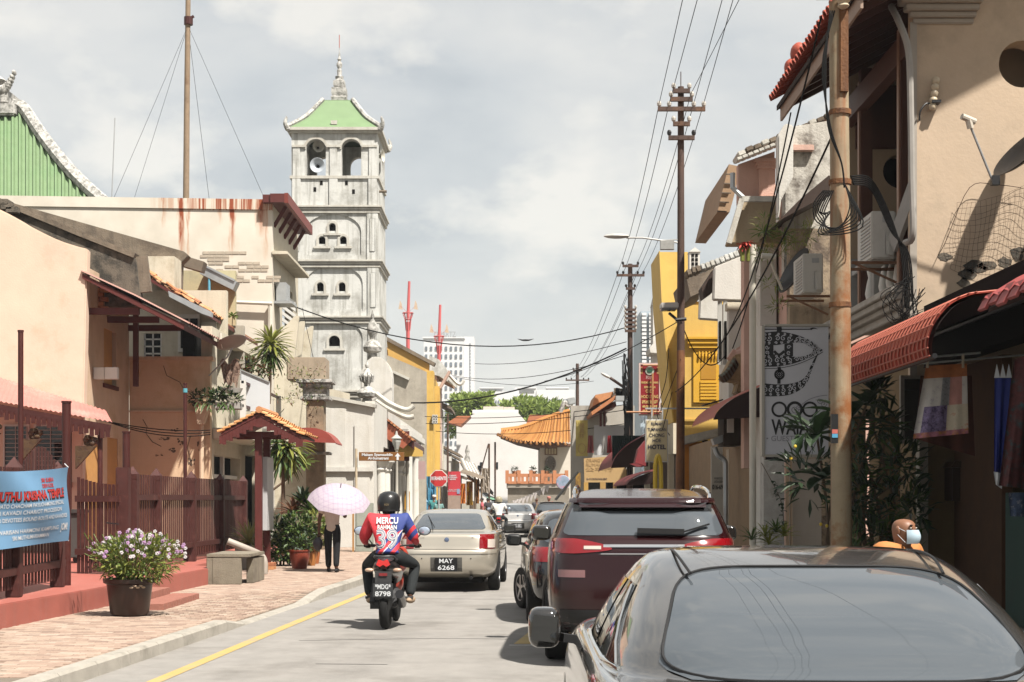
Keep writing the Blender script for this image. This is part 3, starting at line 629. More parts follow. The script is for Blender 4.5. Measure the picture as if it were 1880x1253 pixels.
for q in (-1,1):
 m1 = MB(); x = MX+q*hw; arched_wall(m1, .352-hw, hw-.352, z0, z1, bel_holes(0), (lambda q,x: lambda u,z,d: (x-q*d*.35, CYM+u, z))(q,x)); obj('belfry_side', m1, limeg, MN)
obj('belfry_floor', MB().box(MX-hw+.36, MX+hw-.36, CYM-hw+.36, CYM+hw-.36, zb-.4, zb-.25), limeg, MN)
for cx in (c1,c2):
 o_ = arch_pts(MX+cx/SM, 46/SM, zb, zs); i_ = arch_pts(MX+cx/SM, 37/SM, zb, zs); bm_ = MB(); y = CYM-hw
 for a in range(1,len(o_)-2):
  q4 = [o_[a], o_[a+1], i_[a+1], i_[a]]; vs = [(p[0], y-.05, p[1]) for p in q4]+[(p[0], y-.002, p[1]) for p in q4]; bm_.add(vs, [(0,1,2,3),(0,4,5,1),(2,6,7,3),(1,5,6,2),(3,7,4,0)])
 obj('arch_moulding', bm_, lime, MN)
for px_ in (544,612,684):
 obj('pilaster', MB().box(Xp(px_-8,YM), Xp(px_+8,YM), CYM-hw-.07, CYM-hw-.002, z0, zb-.1).box(Xp(px_-7,YM), Xp(px_+7,YM), CYM-hw-.06, CYM-hw-.002, zb, zs+.1), limeg, MN, bev=.015)
for zz,o in ((zb-.04,.07),(zs+.12,.05),(z1-.12,.1),(z1-.02,.2)):
 if o == .05:
  for a,b in ((536,561),(599,625),(664,692)): obj('impost', MB().box(Xp(a,YM),Xp(b,YM),CYM-hw-.09,CYM-hw-.001,zz-.05,zz+.05), lime, MN)
 else:
  rg = MB()
  for (xa,xb,ya,yb) in ((-hw-o,hw+o,-hw-o,-hw-.001),(-hw-o,hw+o,hw+.001,hw+o),(hw+.001,hw+o,-hw,hw),(-hw-o,-hw-.001,-hw,hw)): rg.box(MX+xa,MX+xb,CYM+ya,CYM+yb,zz-.06,zz+.06)
  obj('cornice', rg, lime, MN)
for (a,b) in ((578,348),(649,352),(590,336),(636,336)):
 obj('vent_hole', MB().box(Xp(a-2.5,YM),Xp(a+2.5,YM),CYM-hw-.012,CYM-hw-.003,Zp(b+4,YM),Zp(b-4,YM)), darkin, MN)
prof = [(1.06*HW, Zp(235,YM)),(.92*HW, Zp(226,YM)),(.72*HW, Zp(212,YM)),(.55*HW, Zp(195,YM)),(.34*HW, Zp(171,YM))]
pf = cat(prof, 4); mb = MB(); mb.grid([[(MX-r,CYM-r,z),(MX+r,CYM-r,z),(MX+r,CYM+r,z),(MX-r,CYM+r,z)] for r,z in pf], closed=True); mb.box(MX-pf[-1][0],MX+pf[-1][0],CYM-pf[-1][0],CYM+pf[-1][0],pf[-1][1]-.03,pf[-1][1]+.02)
obj('green_roof', mb, greenroof, MN)
for sx in (-1,1):
 for sy in (-1,1):
  pts = [(MX+sx*(r+.01),CYM+sy*(r+.01),z+.05) for r,z in pf]
  o = obj('hip_ridge', MB().tube(pts, .10, 6), stucco, MN, smooth=True)
  e = MB(); x,y,z = MX+sx*HW*1.06, CYM+sy*HW*1.06, Zp(233,YM)
  for k in range(8):
   t = k/7; e.ell((x+sx*.10*math.sin(t*2.6), y+sy*.10*math.sin(t*2.6), z-.12+t*.42), (.14-.09*t,.14-.09*t,.11), 7, 5)
  obj('corner_volute', e, stucco, o, smooth=True)
obj('roof_badge', MB().prism([(Xp(608,YM),Zp(228,YM)),(Xp(618,YM),Zp(228,YM)),(Xp(619,YM),Zp(221,YM)),(Xp(607,YM),Zp(221,YM))],'y',CYM-.98*HW,CYM-.94*HW), lime, MN)
fin = [(17,171),(19,160),(16,158),(18,152),(17,142),(12,141),(14,136),(13,128),(9,124),(10,119),(5,117),(6,108),(4,104),(7,98),(6,93),(3,90),(5,86),(2,82),(2.5,78),(1,74),(.7,62)]
obj('finial', MB().lathe([(r/SM*.92, Zp(y,YM)) for r,y in fin[:8]], (MX,CYM,0), 4, sx=1.2, sy=1.2, ph=math.pi/4).lathe([(r/SM*.8, Zp(y,YM)) for r,y in fin[7:]], (MX,CYM,0), 12), stucco, MN, smooth=True)
obj('finial_tip', MB().tube([(MX,CYM,Zp(64,YM)),(MX,CYM,Zp(40,YM))],.02,5), mat('faded_pink_rod',(.5,.2,.17),.6), MN)
def horn(loc, rz, tilt, r, label):
 t = thing('horn_loudspeaker', label, 'loudspeaker', (0,0,0)); hm = mat('horn_enamel',(.62,.60,.52),.5,.08,5) if 'cream' in label else mat('horn_grey',(.48,.52,.56),.5,.08,5)
 obj('horn_bell', MB().lathe([(r*.12,-.5*r),(r*.2,-.1*r),(r*.45,.45*r),(r*.8,.75*r),(r,.82*r),(r*.97,.83*r),(r*.75,.72*r),(r*.4,.40*r),(r*.17,0)], n=20), hm, t, smooth=True)
 obj('horn_throat', MB().lathe([(r*.2,.02),(r*.18,.1*r),(r*.05,.2*r)], n=10), black, t); obj('driver', MB().lathe([(r*.3,-.9*r),(r*.32,-.5*r),(r*.1,-.45*r)], n=12), hm, t)
 t.location = loc; t.rotation_euler = (R(90)+tilt, 0, rz)
horn(P(584,306,YM+.35), 0, 0, .32, 'grey horn loudspeaker facing the street in the lower half of the belfry arch')
horn(P(584,272,YM+.6), .25, -.1, .26, 'cream horn loudspeaker mounted high behind the grey one in the belfry arch')
horn(P(694,287,YM+1.2), 1.35, 0, .28, 'cream horn loudspeaker fixed outside on the flank of the belfry')
sp = tag(obj('timber_spout', MB().tube([P(690,352,YM+.8), P(710,352,YM+.8)], .06, 8), mouldb), 'short stub spout sticking out of the minaret flank below the belfry', 'spout')
# == mosque main roof (green ribbed), upper corner of the picture
YR = 62.0
mq = thing('mosque_roof', 'green ribbed mosque roof with weathered white hip and crown ornament', 'mosque', (Xp(-80,YR),YR,8))
apx, ex_ = -70, 168
hip = cat([(22,198),(40,206),(70,250),(105,296),(140,335),(180,372),(230,410)],4)
rows = []; Nn = 46; cxr = Xp(-70,YR)
def hipx(zpx):
 for (a,b),(c,d) in zip(hip,hip[1:]):
  if b <= zpx <= d: return lerp(a,c,(zpx-b)/(d-b+1e-9))
 return hip[-1][0]
zl = [200+i*10.5 for i in range(21)]
roofY = lambda zpx: YR + (410-zpx)*.02
mb = MB(); tilerows = []
for i in range(26):                                         # each ribbed sheet strip is a piece of its own
 u0 = -165+i*13.2; m_ = MB(); rws = []
 for zp in zl:
  if hipx(zp) < u0: continue
  y = roofY(zp); ux = min(u0+13.2, hipx(zp))
  rws.append([P(u0,zp,y)+Vector((0,0,0)), P(u0+(ux-u0)*.25,zp,y)+Vector((0,-.13,.05)), P(u0+(ux-u0)*.5,zp,y)+Vector((0,-.13,.05)), P(u0+(ux-u0)*.62,zp,y), P(ux,zp,y)])
 if len(rws) > 1: m_.grid(rws); obj('roof_rib', m_, greenroof, mq)
hp = [P(x,y,roofY(y)-.1) for x,y in hip]
obj('hip_ridge', MB().tube([p+Vector((.1,0,.12)) for p in hp], .27, 8), stucco, mq, smooth=True)
obj('hip_ridge', MB().tube([p+Vector((.25,-.12,.24)) for p in hp], .10, 8), stucco, mq, smooth=True)
cr = MB(); cr.box(Xp(-165,65.6),Xp(27,65.6),65.6,69,Zp(211,65.6),Zp(189,65.6)).box(Xp(-165,65.8),Xp(11,65.8),65.9,68.6,Zp(189,65.8),Zp(160,65.8))
obj('crown_base', cr, stucco, mq, bev=.08)
e = MB()
for k in range(9): t = k/8; e.ell(P(2+24*t,166-32*t*t,YR+4), (.26-.17*t,.22,.24-.12*t), 7, 5)
obj('crown_horn', e, stucco, mq, smooth=True)
obj('crown_finial', MB().lathe([(.4,Zp(134,YR)),(.75,Zp(115,YR)),(.6,Zp(110,YR)),(.85,Zp(98,YR)),(.55,Zp(88,YR)),(.1,Zp(82,YR))], (Xp(-22,YR+4.2),YR+4.2,0), 14), stucco, mq, smooth=True)
obj('lower_body', MB().box(-34,Xp(165,YR),YR+5,YR+14,.1,Zp(362,YR)), limeg, mq)
# == mosque boundary wall, gate and street front
GW = thing('mosque_gate', 'whitewashed mosque gate wall with ornate finials and a terracotta tiled gatehouse roof', 'gate', (-5,46,.1))
YG = 46.0
obj('boundary_wall', MB().prism([(Xp(592,YG),.1),(Xp(686,YG),.1),(Xp(686,YG),Zp(746,YG)),(Xp(640,YG),Zp(737,YG)),(Xp(592,YG),Zp(728,YG))],'y',YG,YG+.35), limew, GW, bev=.02)
for (a,b,z0_,z1_) in ((592,640,735,985),(646,684,765,985)): obj('wall_panel', MB().box(Xp(a+4,YG),Xp(b-4,YG),YG-.05,YG-.002,Zp(z1_,YG)+.9,Zp(z0_,YG)-.25), limew, GW, bev=.02)
obj('wall_ledge', MB().box(Xp(590,YG),Xp(688,YG),YG-.14,YG-.051,Zp(866,YG),Zp(858,YG)), limew, GW)
obj('wall_coping', MB().bar((Xp(588,YG),YG+.15,Zp(727,YG)),(Xp(690,YG),YG+.15,Zp(746,YG)),.55,.1), lime, GW)
obj('rear_wall', MB().prism([(Xp(520,47),.1),(Xp(640,47),.1),(Xp(640,47),Zp(722,47)),(Xp(520,47),Zp(692,47))],'y',47.2,47.4), cream, GW)
XG = Xp(686,YG)
obj('street_wall', wall_x(MB(), XG-.3, .3, YG+.352, 66, .1, 4.6, [(49.5,53.5,.1,3.3),(57,59,.6,3.2),(61,63,.6,3.2)]), limew, GW)
obj('gate_void', MB().box(XG-1.2,XG-.9,48,65,.1,4.3), darkin, GW)
for i,y in enumerate((47.2,49.1,54.0,56.2,60,64)):
 k_ = .74 if y < 57 else 1; c = MB()
 c.M = Matrix.Diagonal((1,1,k_,1)); c.box(XG-.05,XG+.28,y-.22,y+.22,.1,.7).lathe([(.17,.7),(.15,1.0),(.14,3.3),(.2,3.4),(.15,3.5),(.26,3.75)],(XG+.12,y,0),12).box(XG-.02,XG+.38,y-.28,y+.28,3.75,3.95)
 obj('column', c, limew, GW, bev=.01)
obj('street_cornice', MB().box(XG-.02,XG+.42,57.1,66,3.95,4.2).box(XG-.02,XG+.3,57.1,66,4.2,4.4), limew, GW, bev=.02)
Yg = 51.0; a, b = P(684,752,Yg), P(760,812,Yg)
obj('gate_roof_frame', MB().prism([(a.x,a.z),(b.x,b.z),(b.x,b.z-.25),(a.x,a.z-.3)],'y',Yg+.05,57), maroon, GW)
for i in range(14):
 t = i/14; p = a.lerp(b,(i+.5)/14)
 for r in range(3): o = obj('roof_tile', MB().cbox((p.x,Yg+.1+r*.42,p.z+.05),((b.x-a.x)/14*.98,.40,.06),ry=math.atan2(a.z-b.z,b.x-a.x)), terracotta[(i+r)%3], GW)
for dz in (.1,.32):
 pts = cat([P(690,742-dz*60,Yg), P(715,757-dz*50,Yg), P(745,772-dz*60,Yg), P(760,774-dz*90,Yg)],5); obj('ridge_roll', MB().tube(pts, .085, 8), lime, GW, smooth=True)
obj('gate_valance', MB().prism([(Xp(683,Yg),Zp(757,Yg)),(Xp(757,Yg),Zp(808,Yg)),(Xp(740,Yg),Zp(824,Yg)),(Xp(683,Yg),Zp(790,Yg))],'y',Yg+.0,Yg+.045), mat('russet_board',(.36,.10,.05),.7,.15,4), GW)
obj('gate_shade_box', MB().box(Xp(690,Yg),Xp(748,Yg),Yg+.8,Yg+1,2.9,Zp(790,Yg)), darkred, GW); obj('gate_gable', MB().prism([(Xp(725,Yg),Zp(800,Yg)),(Xp(775,Yg),Zp(828,Yg)),(Xp(775,Yg),Zp(838,Yg)),(Xp(725,Yg),Zp(838,Yg))],'y',Yg+.3,Yg+.5), yel, GW)  # dark box put in as the shade under the gate roof
Yf = 52.0
hb_ = MB(); n = 10; cxh = Xp(686,Yf)
hb_.prism([(cxh-.55,3)]+[(cxh-.55*math.cos(math.pi*i/n), Zp(690,Yf)+.75*math.sin(math.pi*i/n)) for i in range(n+1)]+[(cxh+.55,3)],'y',Yf+1,Yf+1.9); obj('arched_block', hb_, limew, GW, bev=.03)
def urn(x, Y, ztop, zbase, w, nm='finial'):
 h = ztop-zbase; c = (x,Y,zbase)
 return obj(nm, MB().lathe([(w*.55,0),(w*.45,.12*h),(w*.9,.16*h),(w*1.0,.24*h),(w*.7,.34*h),(w*.28,.4*h),(w*.3,.46*h),(w*.5,.52*h),(w*.62,.62*h),(w*.4,.74*h),(w*.12,.82*h),(w*.2,.88*h),(w*.12,.93*h),(.01,h)], c, 12), stucco, GW, smooth=True)
urn(Xp(675,Yf), Yf-.2, Zp(663,Yf), Zp(742,Yf), .36); urn(Xp(684,Yf+1.3), Yf+1.3, Zp(570,Yf+1.3), Zp(660,Yf+1.3), .34)
for q in range(10):
 a_ = q*.628; obj('lotus_petal', MB().tube([(Xp(675,Yf)+.2*math.cos(a_),Yf-.2+.2*math.sin(a_),Zp(702,Yf)),(Xp(675,Yf)+.26*math.cos(a_),Yf-.2+.26*math.sin(a_),Zp(692,Yf)),(Xp(675,Yf)+.08*math.cos(a_),Yf-.2+.08*math.sin(a_),Zp(682,Yf))],.03,5), stucco, GW, smooth=True)
OP = thing('old_pillar', 'brown stained masonry pillar with moulded capital beside the whitewashed gate wall', 'pillar', (Xp(580,44),44,.12))
x0, x1 = Xp(562,44), Xp(594,44)
obj('shaft', MB().box(x0,x1,44,44.6,.12,Zp(735,44)), mat('stained_pillar',(.34,.25,.165),.92,.2,3,.5,30,c2=(.20,.15,.10),c2amt=.45,streak=.6,mottle=(.1,.08,.06)), OP, bev=.02)
for (p,q,o) in ((728,735,.05),(712,728,-.02),(704,712,.08),(697,704,.15),(835,830,.06)): obj('capital_moulding', MB().box(x0-.12-o,x1+.12+o,43.95-o,44.65+o,Zp(q,44),Zp(p,44)), stucco, OP, bev=.02)
obj('parapet_block', MB().box(Xp(527,44.3),Xp(598,44.3),44.2,45.2,Zp(697,44),Zp(655,44)), mat('brown_block',(.40,.32,.235),.92,.2,3,.4,30,streak=.5,mottle=(.15,.12,.09)), OP, bev=.03)
obj('garden_wall', MB().box(Xp(478,44),x0-.002,44.1,44.4,.12,Zp(800,44)), cream, OP)
obj('door_pilaster', MB().box(Xp(488,43.6),Xp(500,43.6),43.6,44.0,.12,Zp(800,44)), limew, OP)
pa = MB(); cs = cat([(Xp(556,43),Zp(787,43)),(Xp(585,43),Zp(788,43)),(Xp(606,43),Zp(798,43)),(Xp(620,43),Zp(815,43))],5)
pa.grid([[(x,42.6,z) for x,z in cs],[(x,44.2,z) for x,z in cs]]); pa.grid([[(x,42.6,z-.03) for x,z in cs],[(x,44.2,z-.03) for x,z in cs]],flip=True)
pa.add([(x,42.6,z) for x,z in cs]+[(Xp(556,43),42.6,Zp(812,43))],[tuple(range(len(cs)+1))])
tag(obj('awning', pa, mat('red_sheet_awning',(.30,.06,.045),.5,.12,3)), 'small curved red sheet metal awning against the stained pillar', 'awning')
# == houses beyond the gate
YH = thing('yellow_gable_house', 'ochre gabled house with grey side walls, seen beyond the mosque gate', 'house', (Xp(745,80),80,.1))
Yy = 78.0
obj('gable_wall', MB().prism([(Xp(708,Yy),Zp(622,Yy)),(Xp(787,Yy),Zp(667,Yy)),(Xp(786,Yy),Zp(684,Yy)),(Xp(778,Yy),Zp(683,Yy)),(Xp(711,Yy),Zp(654,Yy))],'y',Yy+.6,Yy+1), mat('ochre_gable',(.60,.36,.10),.85,.08,2), YH)
obj('ridge_tiles', MB().bar((Xp(706,Yy),Yy+.8,Zp(619,Yy)),(Xp(797,Yy),Yy+.8,Zp(668,Yy)),.7,.18), mouldb, YH)
obj('side_wall', MB().prism([(Xp(700,Yy),.1),(Xp(783,Yy),.1),(Xp(783,Yy),Zp(683,Yy)),(Xp(700,Yy),Zp(648,Yy))],'y',Yy,Yy+.3), mat('grey_gable',(.44,.40,.33),.9,.15,1.5,.3,25,c2=(.30,.27,.22),c2amt=.45,streak=.5,mottle=(.2,.17,.14)), YH)
obj('rain_ledge', MB().bar((Xp(706,Yy),Yy-.1,Zp(676,Yy)),(Xp(752,Yy),Yy-.1,Zp(697,Yy)),.25,.12), lime, YH)
obj('street_pilaster', MB().box(Xp(780,Yy),Xp(795,Yy),Yy+.302,Yy+1.6,.1,Zp(680,Yy)), yel, YH)
obj('street_pilaster', MB().box(Xp(795,Yy+1),Xp(806,Yy+1),Yy+1.7,Yy+2.4,.1,Zp(705,Yy)), yel, YH)
obj('front_wall', MB().box(Xp(783,Yy),Xp(783,Yy)+.3,Yy+2.5,Yy+8,.1,8.0), yel, YH)
obj('vent_block', MB().box(Xp(793,Yy),Xp(803,Yy),Yy+.2,Yy+.29,Zp(778,Yy),Zp(762,Yy)), darkin, YH)
vg = MB()
for i in range(4): vg.box(Xp(793,Yy)+i*.085,Xp(793,Yy)+i*.085+.03,Yy+.12,Yy+.19,Zp(778,Yy),Zp(762,Yy)).box(Xp(793,Yy),Xp(803,Yy),Yy+.12,Yy+.19,Zp(778,Yy)+i*.14,Zp(778,Yy)+i*.14+.04)
obj('vent_grille', vg, white, YH)
def shophouse_left(px0, Y, depth, ztop, m, label, roofm, gable=True, win=True):
 x = Xp(px0, Y); t = thing('shophouse', label, 'shophouse', (x,Y,.1))
 obj('side_wall', MB().prism([(x-8,.1),(x,.1),(x,ztop),(x-3.5,ztop+1.7),(x-8,ztop+1.7)],'y',Y,Y+.25), m, t)
 hs = [(Y+.6+i*(depth-1)/2, Y+.6+i*(depth-1)/2+(depth-1)/2-.5, a, b) for i in range(2) for a,b in ((.3,2.7),(4.0,5.8)) if b < ztop]
 obj('front_wall', wall_x(MB(), x-.25, .25, Y+.252, Y+depth, .1, ztop, hs), m, t)
 obj('interior', MB().box(x-.9,x-.7,Y+.3,Y+depth,.1,ztop-.1), darkin, t)
 obj('roof', MB().prism([(x+.75,ztop-.12),(x-3.5,ztop+2.0),(x-3.5,ztop+1.85),(x+.75,ztop-.28)],'y',Y-.15,Y+depth+.1), roofm, t)
 c = MB().box(x+.002,x+.18,Y,Y+.35,.1,ztop-.3).box(x+.002,x+.25,Y-.05,Y+.4,ztop-.6,ztop-.3); obj('pilaster', c, limew, t, bev=.01)
 for (a,b,c_,d) in hs:
  if c_ > 1: w = obj('window', MB().box(x-.12,x-.08,a,b,c_,d), white, t); obj('louvre', MB().box(x-.078,x-.06,a+.08,(a+b)/2-.03,c_+.08,d-.08).box(x-.078,x-.06,(a+b)/2+.03,b-.08,c_+.08,d-.08), greyp, w)
 obj('canopy', MB().prism([(x+.002,3.35),(x+1.5,2.85),(x+1.5,2.78),(x+.002,3.25)],'y',Y+.1,Y+depth-.1), mouldb, t)
 return t
shophouse_left(802, 84, 6, 8.4, pinkp, 'pale pink shophouse with curled ridge ends next to the ochre house', terracotta[3])
shophouse_left(806, 90.3, 6, 7.2, cream, 'cream shophouse between the pink one and the temple roofed stalls', mouldb)
shophouse_left(822, 96.6, 7, 4.6, limew, 'low whitewashed shop under weathered striped roof near the street end', mouldb)
shophouse_left(836, 104, 8, 4.3, cream, 'last low shop with striped roof before the big white gable', mouldb)
pk = thing('ridge_ornament', 'pale upturned ridge ornament with tiled steps on the grey parapet beyond the ochre gable', 'ornament', (Xp(815,80),80,7))
obj('parapet', MB().prism([(Xp(787,80),Zp(652,80)),(Xp(806,80),Zp(660,80)),(Xp(838,80),Zp(700,80)),(Xp(838,80),Zp(712,80)),(Xp(806,80),Zp(690,80)),(Xp(787,80),Zp(686,80))],'y',80.2,80.8), limeg, pk)
obj('gutter_pipe', MB().tube([P(826,682,79.8),P(808,713,79.8)],.09,7), mat('pink_pipe',(.55,.38,.31),.6), pk)
obj('curled_tip', MB().tube(cat([P(826,690,80),P(838,703,80),P(846,706,80),P(852,699,80)],4),.1,6), limew, pk, smooth=True)
for k,(Y,x0p,x1p,z0p,z1p,lab) in enumerate(((97,838,905,845,905,'low roof striped with pale ridge rolls beside the red information board'),)):
 t = thing('striped_roof', lab, 'roof', P(870,880,Y));
 for i in range(9):
  u = i/8; a = P(lerp(838,872,u)*.5+.5*840, lerp(838,900,u*.3), Y);
  p0 = P(845+6*u*4, 842+u*10, Y); p1 = P(862+u*42, 872+u*34, Y-2)
  obj('roof_roll', MB().tube([p0,(p0+p1)/2+Vector((0,0,-.15)),p1],.09,5), limew if i%2 else mat('grey_tile',(.30,.28,.25),.9), t, smooth=True)
 obj('roof_bed', MB().add([P(843,848,Y+.2),P(872,858,Y+.2),P(908,912,Y-1.8),P(860,880,Y-1.8)],[(0,1,2,3)]), terracotta[1], t)
 obj('ridge_finial', MB().lathe([(.16,0),(.2,.3),(.1,.6),(.16,.8),(.05,1.2)],P(858,835,Y)-Vector((0,0,.6)),8), stucco, t, smooth=True)
# == plants: leaf builders
def leaf(mb, p, d, L, w, droop=.4, n=4, fold=.25, mi=0, roll=0):      # strap or oval leaf: starts at p along d, bends down
 p = Vector(p); d = Vector(d).normalized(); s = d.cross(Vector((0,0,1)));
 if s.length < .01: s = Vector((1,0,0))
 s = (Matrix.Rotation(roll,3,d) @ s).normalized(); rows = []; q = p.copy(); dd = d.copy()
 for i in range(n+1):
  t = i/n; ww = w*(math.sin(math.pi*min(.06+t*.94,1))**.7 if i < n else .02); up = s.cross(dd).normalized()
  rows.append([q - s*ww/2 + up*ww*fold, q, q + s*ww/2 + up*ww*fold]); q = q + dd*(L/n); dd = (dd + Vector((0,0,-droop/n))).normalized()
 mb.grid(rows, mi)
def lm(name, c, tr=.3, **k): return mat(name, c, .5, .22, 9, trans=tr, spec=.4, **k)
leaf_y = lm('leaf_yellowgreen', (.27,.29,.06)); leaf_g = lm('leaf_green', (.075,.13,.03)); leaf_d = lm('leaf_dark', (.022,.045,.016), .15); leaf_b = lm('leaf_bright', (.15,.22,.05)); leaf_br = lm('leaf_brown', (.17,.075,.035))
leaf_dk2 = lm('leaf_dark_glossy', (.03,.062,.024), .12); bark = mat('bark', (.15,.105,.07), .9, .25, 8, .5, 40)
leaf_v = lm('leaf_variegated', (.42,.42,.17))
def rosette(mb, c, n, L, w, up0, up1, droop, mi=0):
 for i in range(n):
  a = i*2.399+rnd(-.2,.2); u = lerp(up0, up1, i/n)+rnd(-.12,.12); l = L*rnd(.8,1.1)
  leaf(mb, c, (math.cos(a)*math.cos(u), math.sin(a)*math.cos(u), math.sin(u)), l, w*rnd(.85,1.1), droop*rnd(.8,1.2), 5, .22, mi)
def bushy(mb, c, r, n, L, w, nm=1, droop=.3, flat=.75):                # clump of oval leaves through a volume
 c = Vector(c)
 for i in range(n):
  v = Vector((rnd(-1,1),rnd(-1,1),rnd(-1,1)));
  if v.length > 1 or v.length < .25: v = v.normalized()*rnd(.45,1)
  p = c + Vector((v.x*r[0], v.y*r[1], v.z*r[2])); d = (v + Vector((rnd(-.7,.7),rnd(-.7,.7),rnd(-.3,.7)))).normalized()
  leaf(mb, p, d, L*rnd(.7,1.25), w*rnd(.7,1.2), droop, 2, .2, random.randrange(nm), rnd(-.8,.8))
# ---- big flower pot on the pavement
fpx = P(238,1112,19.1); fx = fpx.x
pot = thing('flower_pot', 'big dark brown pot of white and lilac flowers in front of the red steps', 'potted plant', (fx,19.1,.12))
potm = mat('glazed_brown_pot', (.035,.014,.010), .35, .2, 6, spec=.5)
obj('pot', MB().lathe([(.20,.0),(.24,.04),(.285,.40),(.325,.42),(.33,.47),(.29,.47),(.27,.43),(.02,.42)], (fx,19.1,.12), 28), potm, pot, smooth=True)
dec = MB()
for q in range(5):
 a = -1.25+q*.13; dec.ell((fx+.296*math.cos(a), 19.1+.296*math.sin(a), .49+.02*(q%2)), (.028,.012,.014), 6, 4)
obj('pot_decor', dec, mat('pot_cream',(.55,.42,.3),.5), pot)
fol = MB(); bushy(fol, (fx+.10,19.1,.84), (.55,.46,.32), 1700, .09, .028, 3);
for k in range(60):
 a = rnd(0,6.28); r = rnd(.2,.62); fol.tube([(fx+.1*math.cos(a),19.1+.1*math.sin(a),.55),(fx+r*.6*math.cos(a),19.1+r*.5*math.sin(a),.8),(fx+r*math.cos(a),19.1+r*.8*math.sin(a),rnd(.85,1.2))],.006,4,1)
obj('foliage', fol, [leaf_y, leaf_b, lm('leaf_lime',(.27,.31,.07))], pot)
fl = MB()
for k in range(140):
 a = rnd(0,6.28); r = abs(random.gauss(.36,.2)); r = min(r,.6); z = .90+.26*math.cos(r*2.1)+rnd(-.14,.06); c = Vector((fx+.1+r*math.cos(a), 19.1+.8*r*math.sin(a), z)); mi = 0 if random.random() < .6 else 1
 for q in range(5):
  b = q*1.257; fl.cbox((c.x+.014*math.cos(b), c.y+rnd(-.01,.01), c.z+.014*math.sin(b)), (.017,.012,.017), mi=mi, ry=b)
obj('blossom', fl, [mat('petal_white',(.75,.70,.72),.6), mat('petal_lilac',(.55,.33,.56),.6)], pot)
# ---- concrete bench
bx_ = Xp(383,26.2)
bn = thing('concrete_bench', 'square grey concrete bench with open side, next to the picket fence', 'bench', (bx_+.35,26.3,.12))
cg = mat('bench_concrete', (.26,.225,.17), .9, .2, 4, .4, 50, c2=(.17,.145,.11), c2amt=.4, streak=.4, mottle=(.1,.085,.07))
obj('side_slab', MB().box(bx_,bx_+.10,26.0,27.3,.12,.585).box(bx_+.1,bx_+.60,26.0,26.1,.12,.585), cg, bn, bev=.01); obj('side_slab', MB().box(bx_+.62,bx_+.74,26.4,27.6,.12,.56), cg, bn, bev=.01); obj('top_slab', MB().box(bx_+.0,bx_+.76,26.0,27.5,.588,.645), cg, bn, bev=.01)
# ---- little information shelter with tiled gable roof
YS = 30.4; sx = Xp(475,YS)
sh = thing('tiled_shelter', 'small maroon notice shelter with an orange tiled gable roof on the pavement', 'shelter', (sx,YS,.12))
for (x,y) in ((sx,YS),(Xp(490,31.6),31.6)):
 obj('post', MB().box(x-.07,x+.07,y-.07,y+.07,.24,2.95), darkred, sh, bev=.008)
 for r in range(2):
  for c in range(2): obj('footing_brick', MB().box(x-.17+c*.17,x-.005+c*.17,y-.2,y+.2,.12+r*.075,.19+r*.075), terracotta[(r+c)%3], sh, bev=.005)
pk_, el, er = P(481,757,YS), P(408,795,YS), P(560,800,YS)
y0, y1 = YS-.35, YS+1.75
for s_, e in ((-1,el),(1,er)):
 n = 7; rows_n = 7
 for i in range(n):
  t0, t1 = i/n, (i+1)/n
  for r in range(rows_n):
   a = pk_.lerp(e,t0); b = pk_.lerp(e,t1+.03); ya = lerp(y0,y1,r/rows_n); yb = lerp(y0,y1,(r+1)/rows_n)-.01; up = .035
   nrm = Vector((-(b.z-a.z),0,b.x-a.x)).normalized(); nrm = nrm if nrm.z > 0 else -nrm; m_ = MB()
   A0, B0 = a+nrm*.0, b+nrm*.035; mid = .5
   prof = [(ya,0),(lerp(ya,yb,.3),.03),(lerp(ya,yb,.7),.03),(yb,0)]
   top = [[Vector((q.x,yy,q.z))+nrm*h for yy,h in prof] for q in (A0,B0)]; bot = [[p-nrm*.022 for p in rw] for rw in top]
   m_.grid(top); m_.grid(bot,flip=True); m_.grid([top[1],bot[1]]); m_.grid([bot[0],top[0]]); m_.grid([[top[0][0],top[1][0]],[bot[0][0],bot[1][0]]]); m_.grid([[top[0][-1],top[1][-1]],[bot[0][-1],bot[1][-1]]])
   obj('roof_tile', m_, random.choice([mat('new_tile_a',(.60,.27,.10),.75,.12,8),mat('new_tile_b',(.66,.35,.16),.75,.12,8)]), sh)
 d = (e-pk_); under = MB(); under.prism([(pk_.x,pk_.z-.03),(e.x-s_*.03,e.z-.02),(e.x-s_*.03,e.z-.07),(pk_.x,pk_.z-.09)],'y',y0+.03,y1-.03); obj('roof_board', under, darkred, sh)
 nb_ = 12
 for i in range(nb_):
  t = (i+.5)/nb_; p = pk_.lerp(e,t); obj('valance_board', MB().box(p.x-.035,p.x+.035,y0+.04,y0+.065,p.z-.30+.05*(i%2),p.z-.09), darkred, sh)
obj('ridge_cap', MB().tube([(pk_.x,y0-.02,pk_.z+.03),(pk_.x,y1+.02,pk_.z+.03)],.07,8), terracotta[1], sh, smooth=True)
obj('tie_beam', MB().box(el.x+.1,er.x-.1,YS-.05,YS+.05,2.84,2.95).box(el.x+.1,er.x-.1,31.5,31.6,2.84,2.95), darkred, sh)
nbd = obj('notice_board', MB().box(Xp(483,31.0),Xp(496,31.0),30.62,31.45,.95,2.45), mat('board_grey',(.52,.52,.52),.4,.06,3), sh, bev=.01)
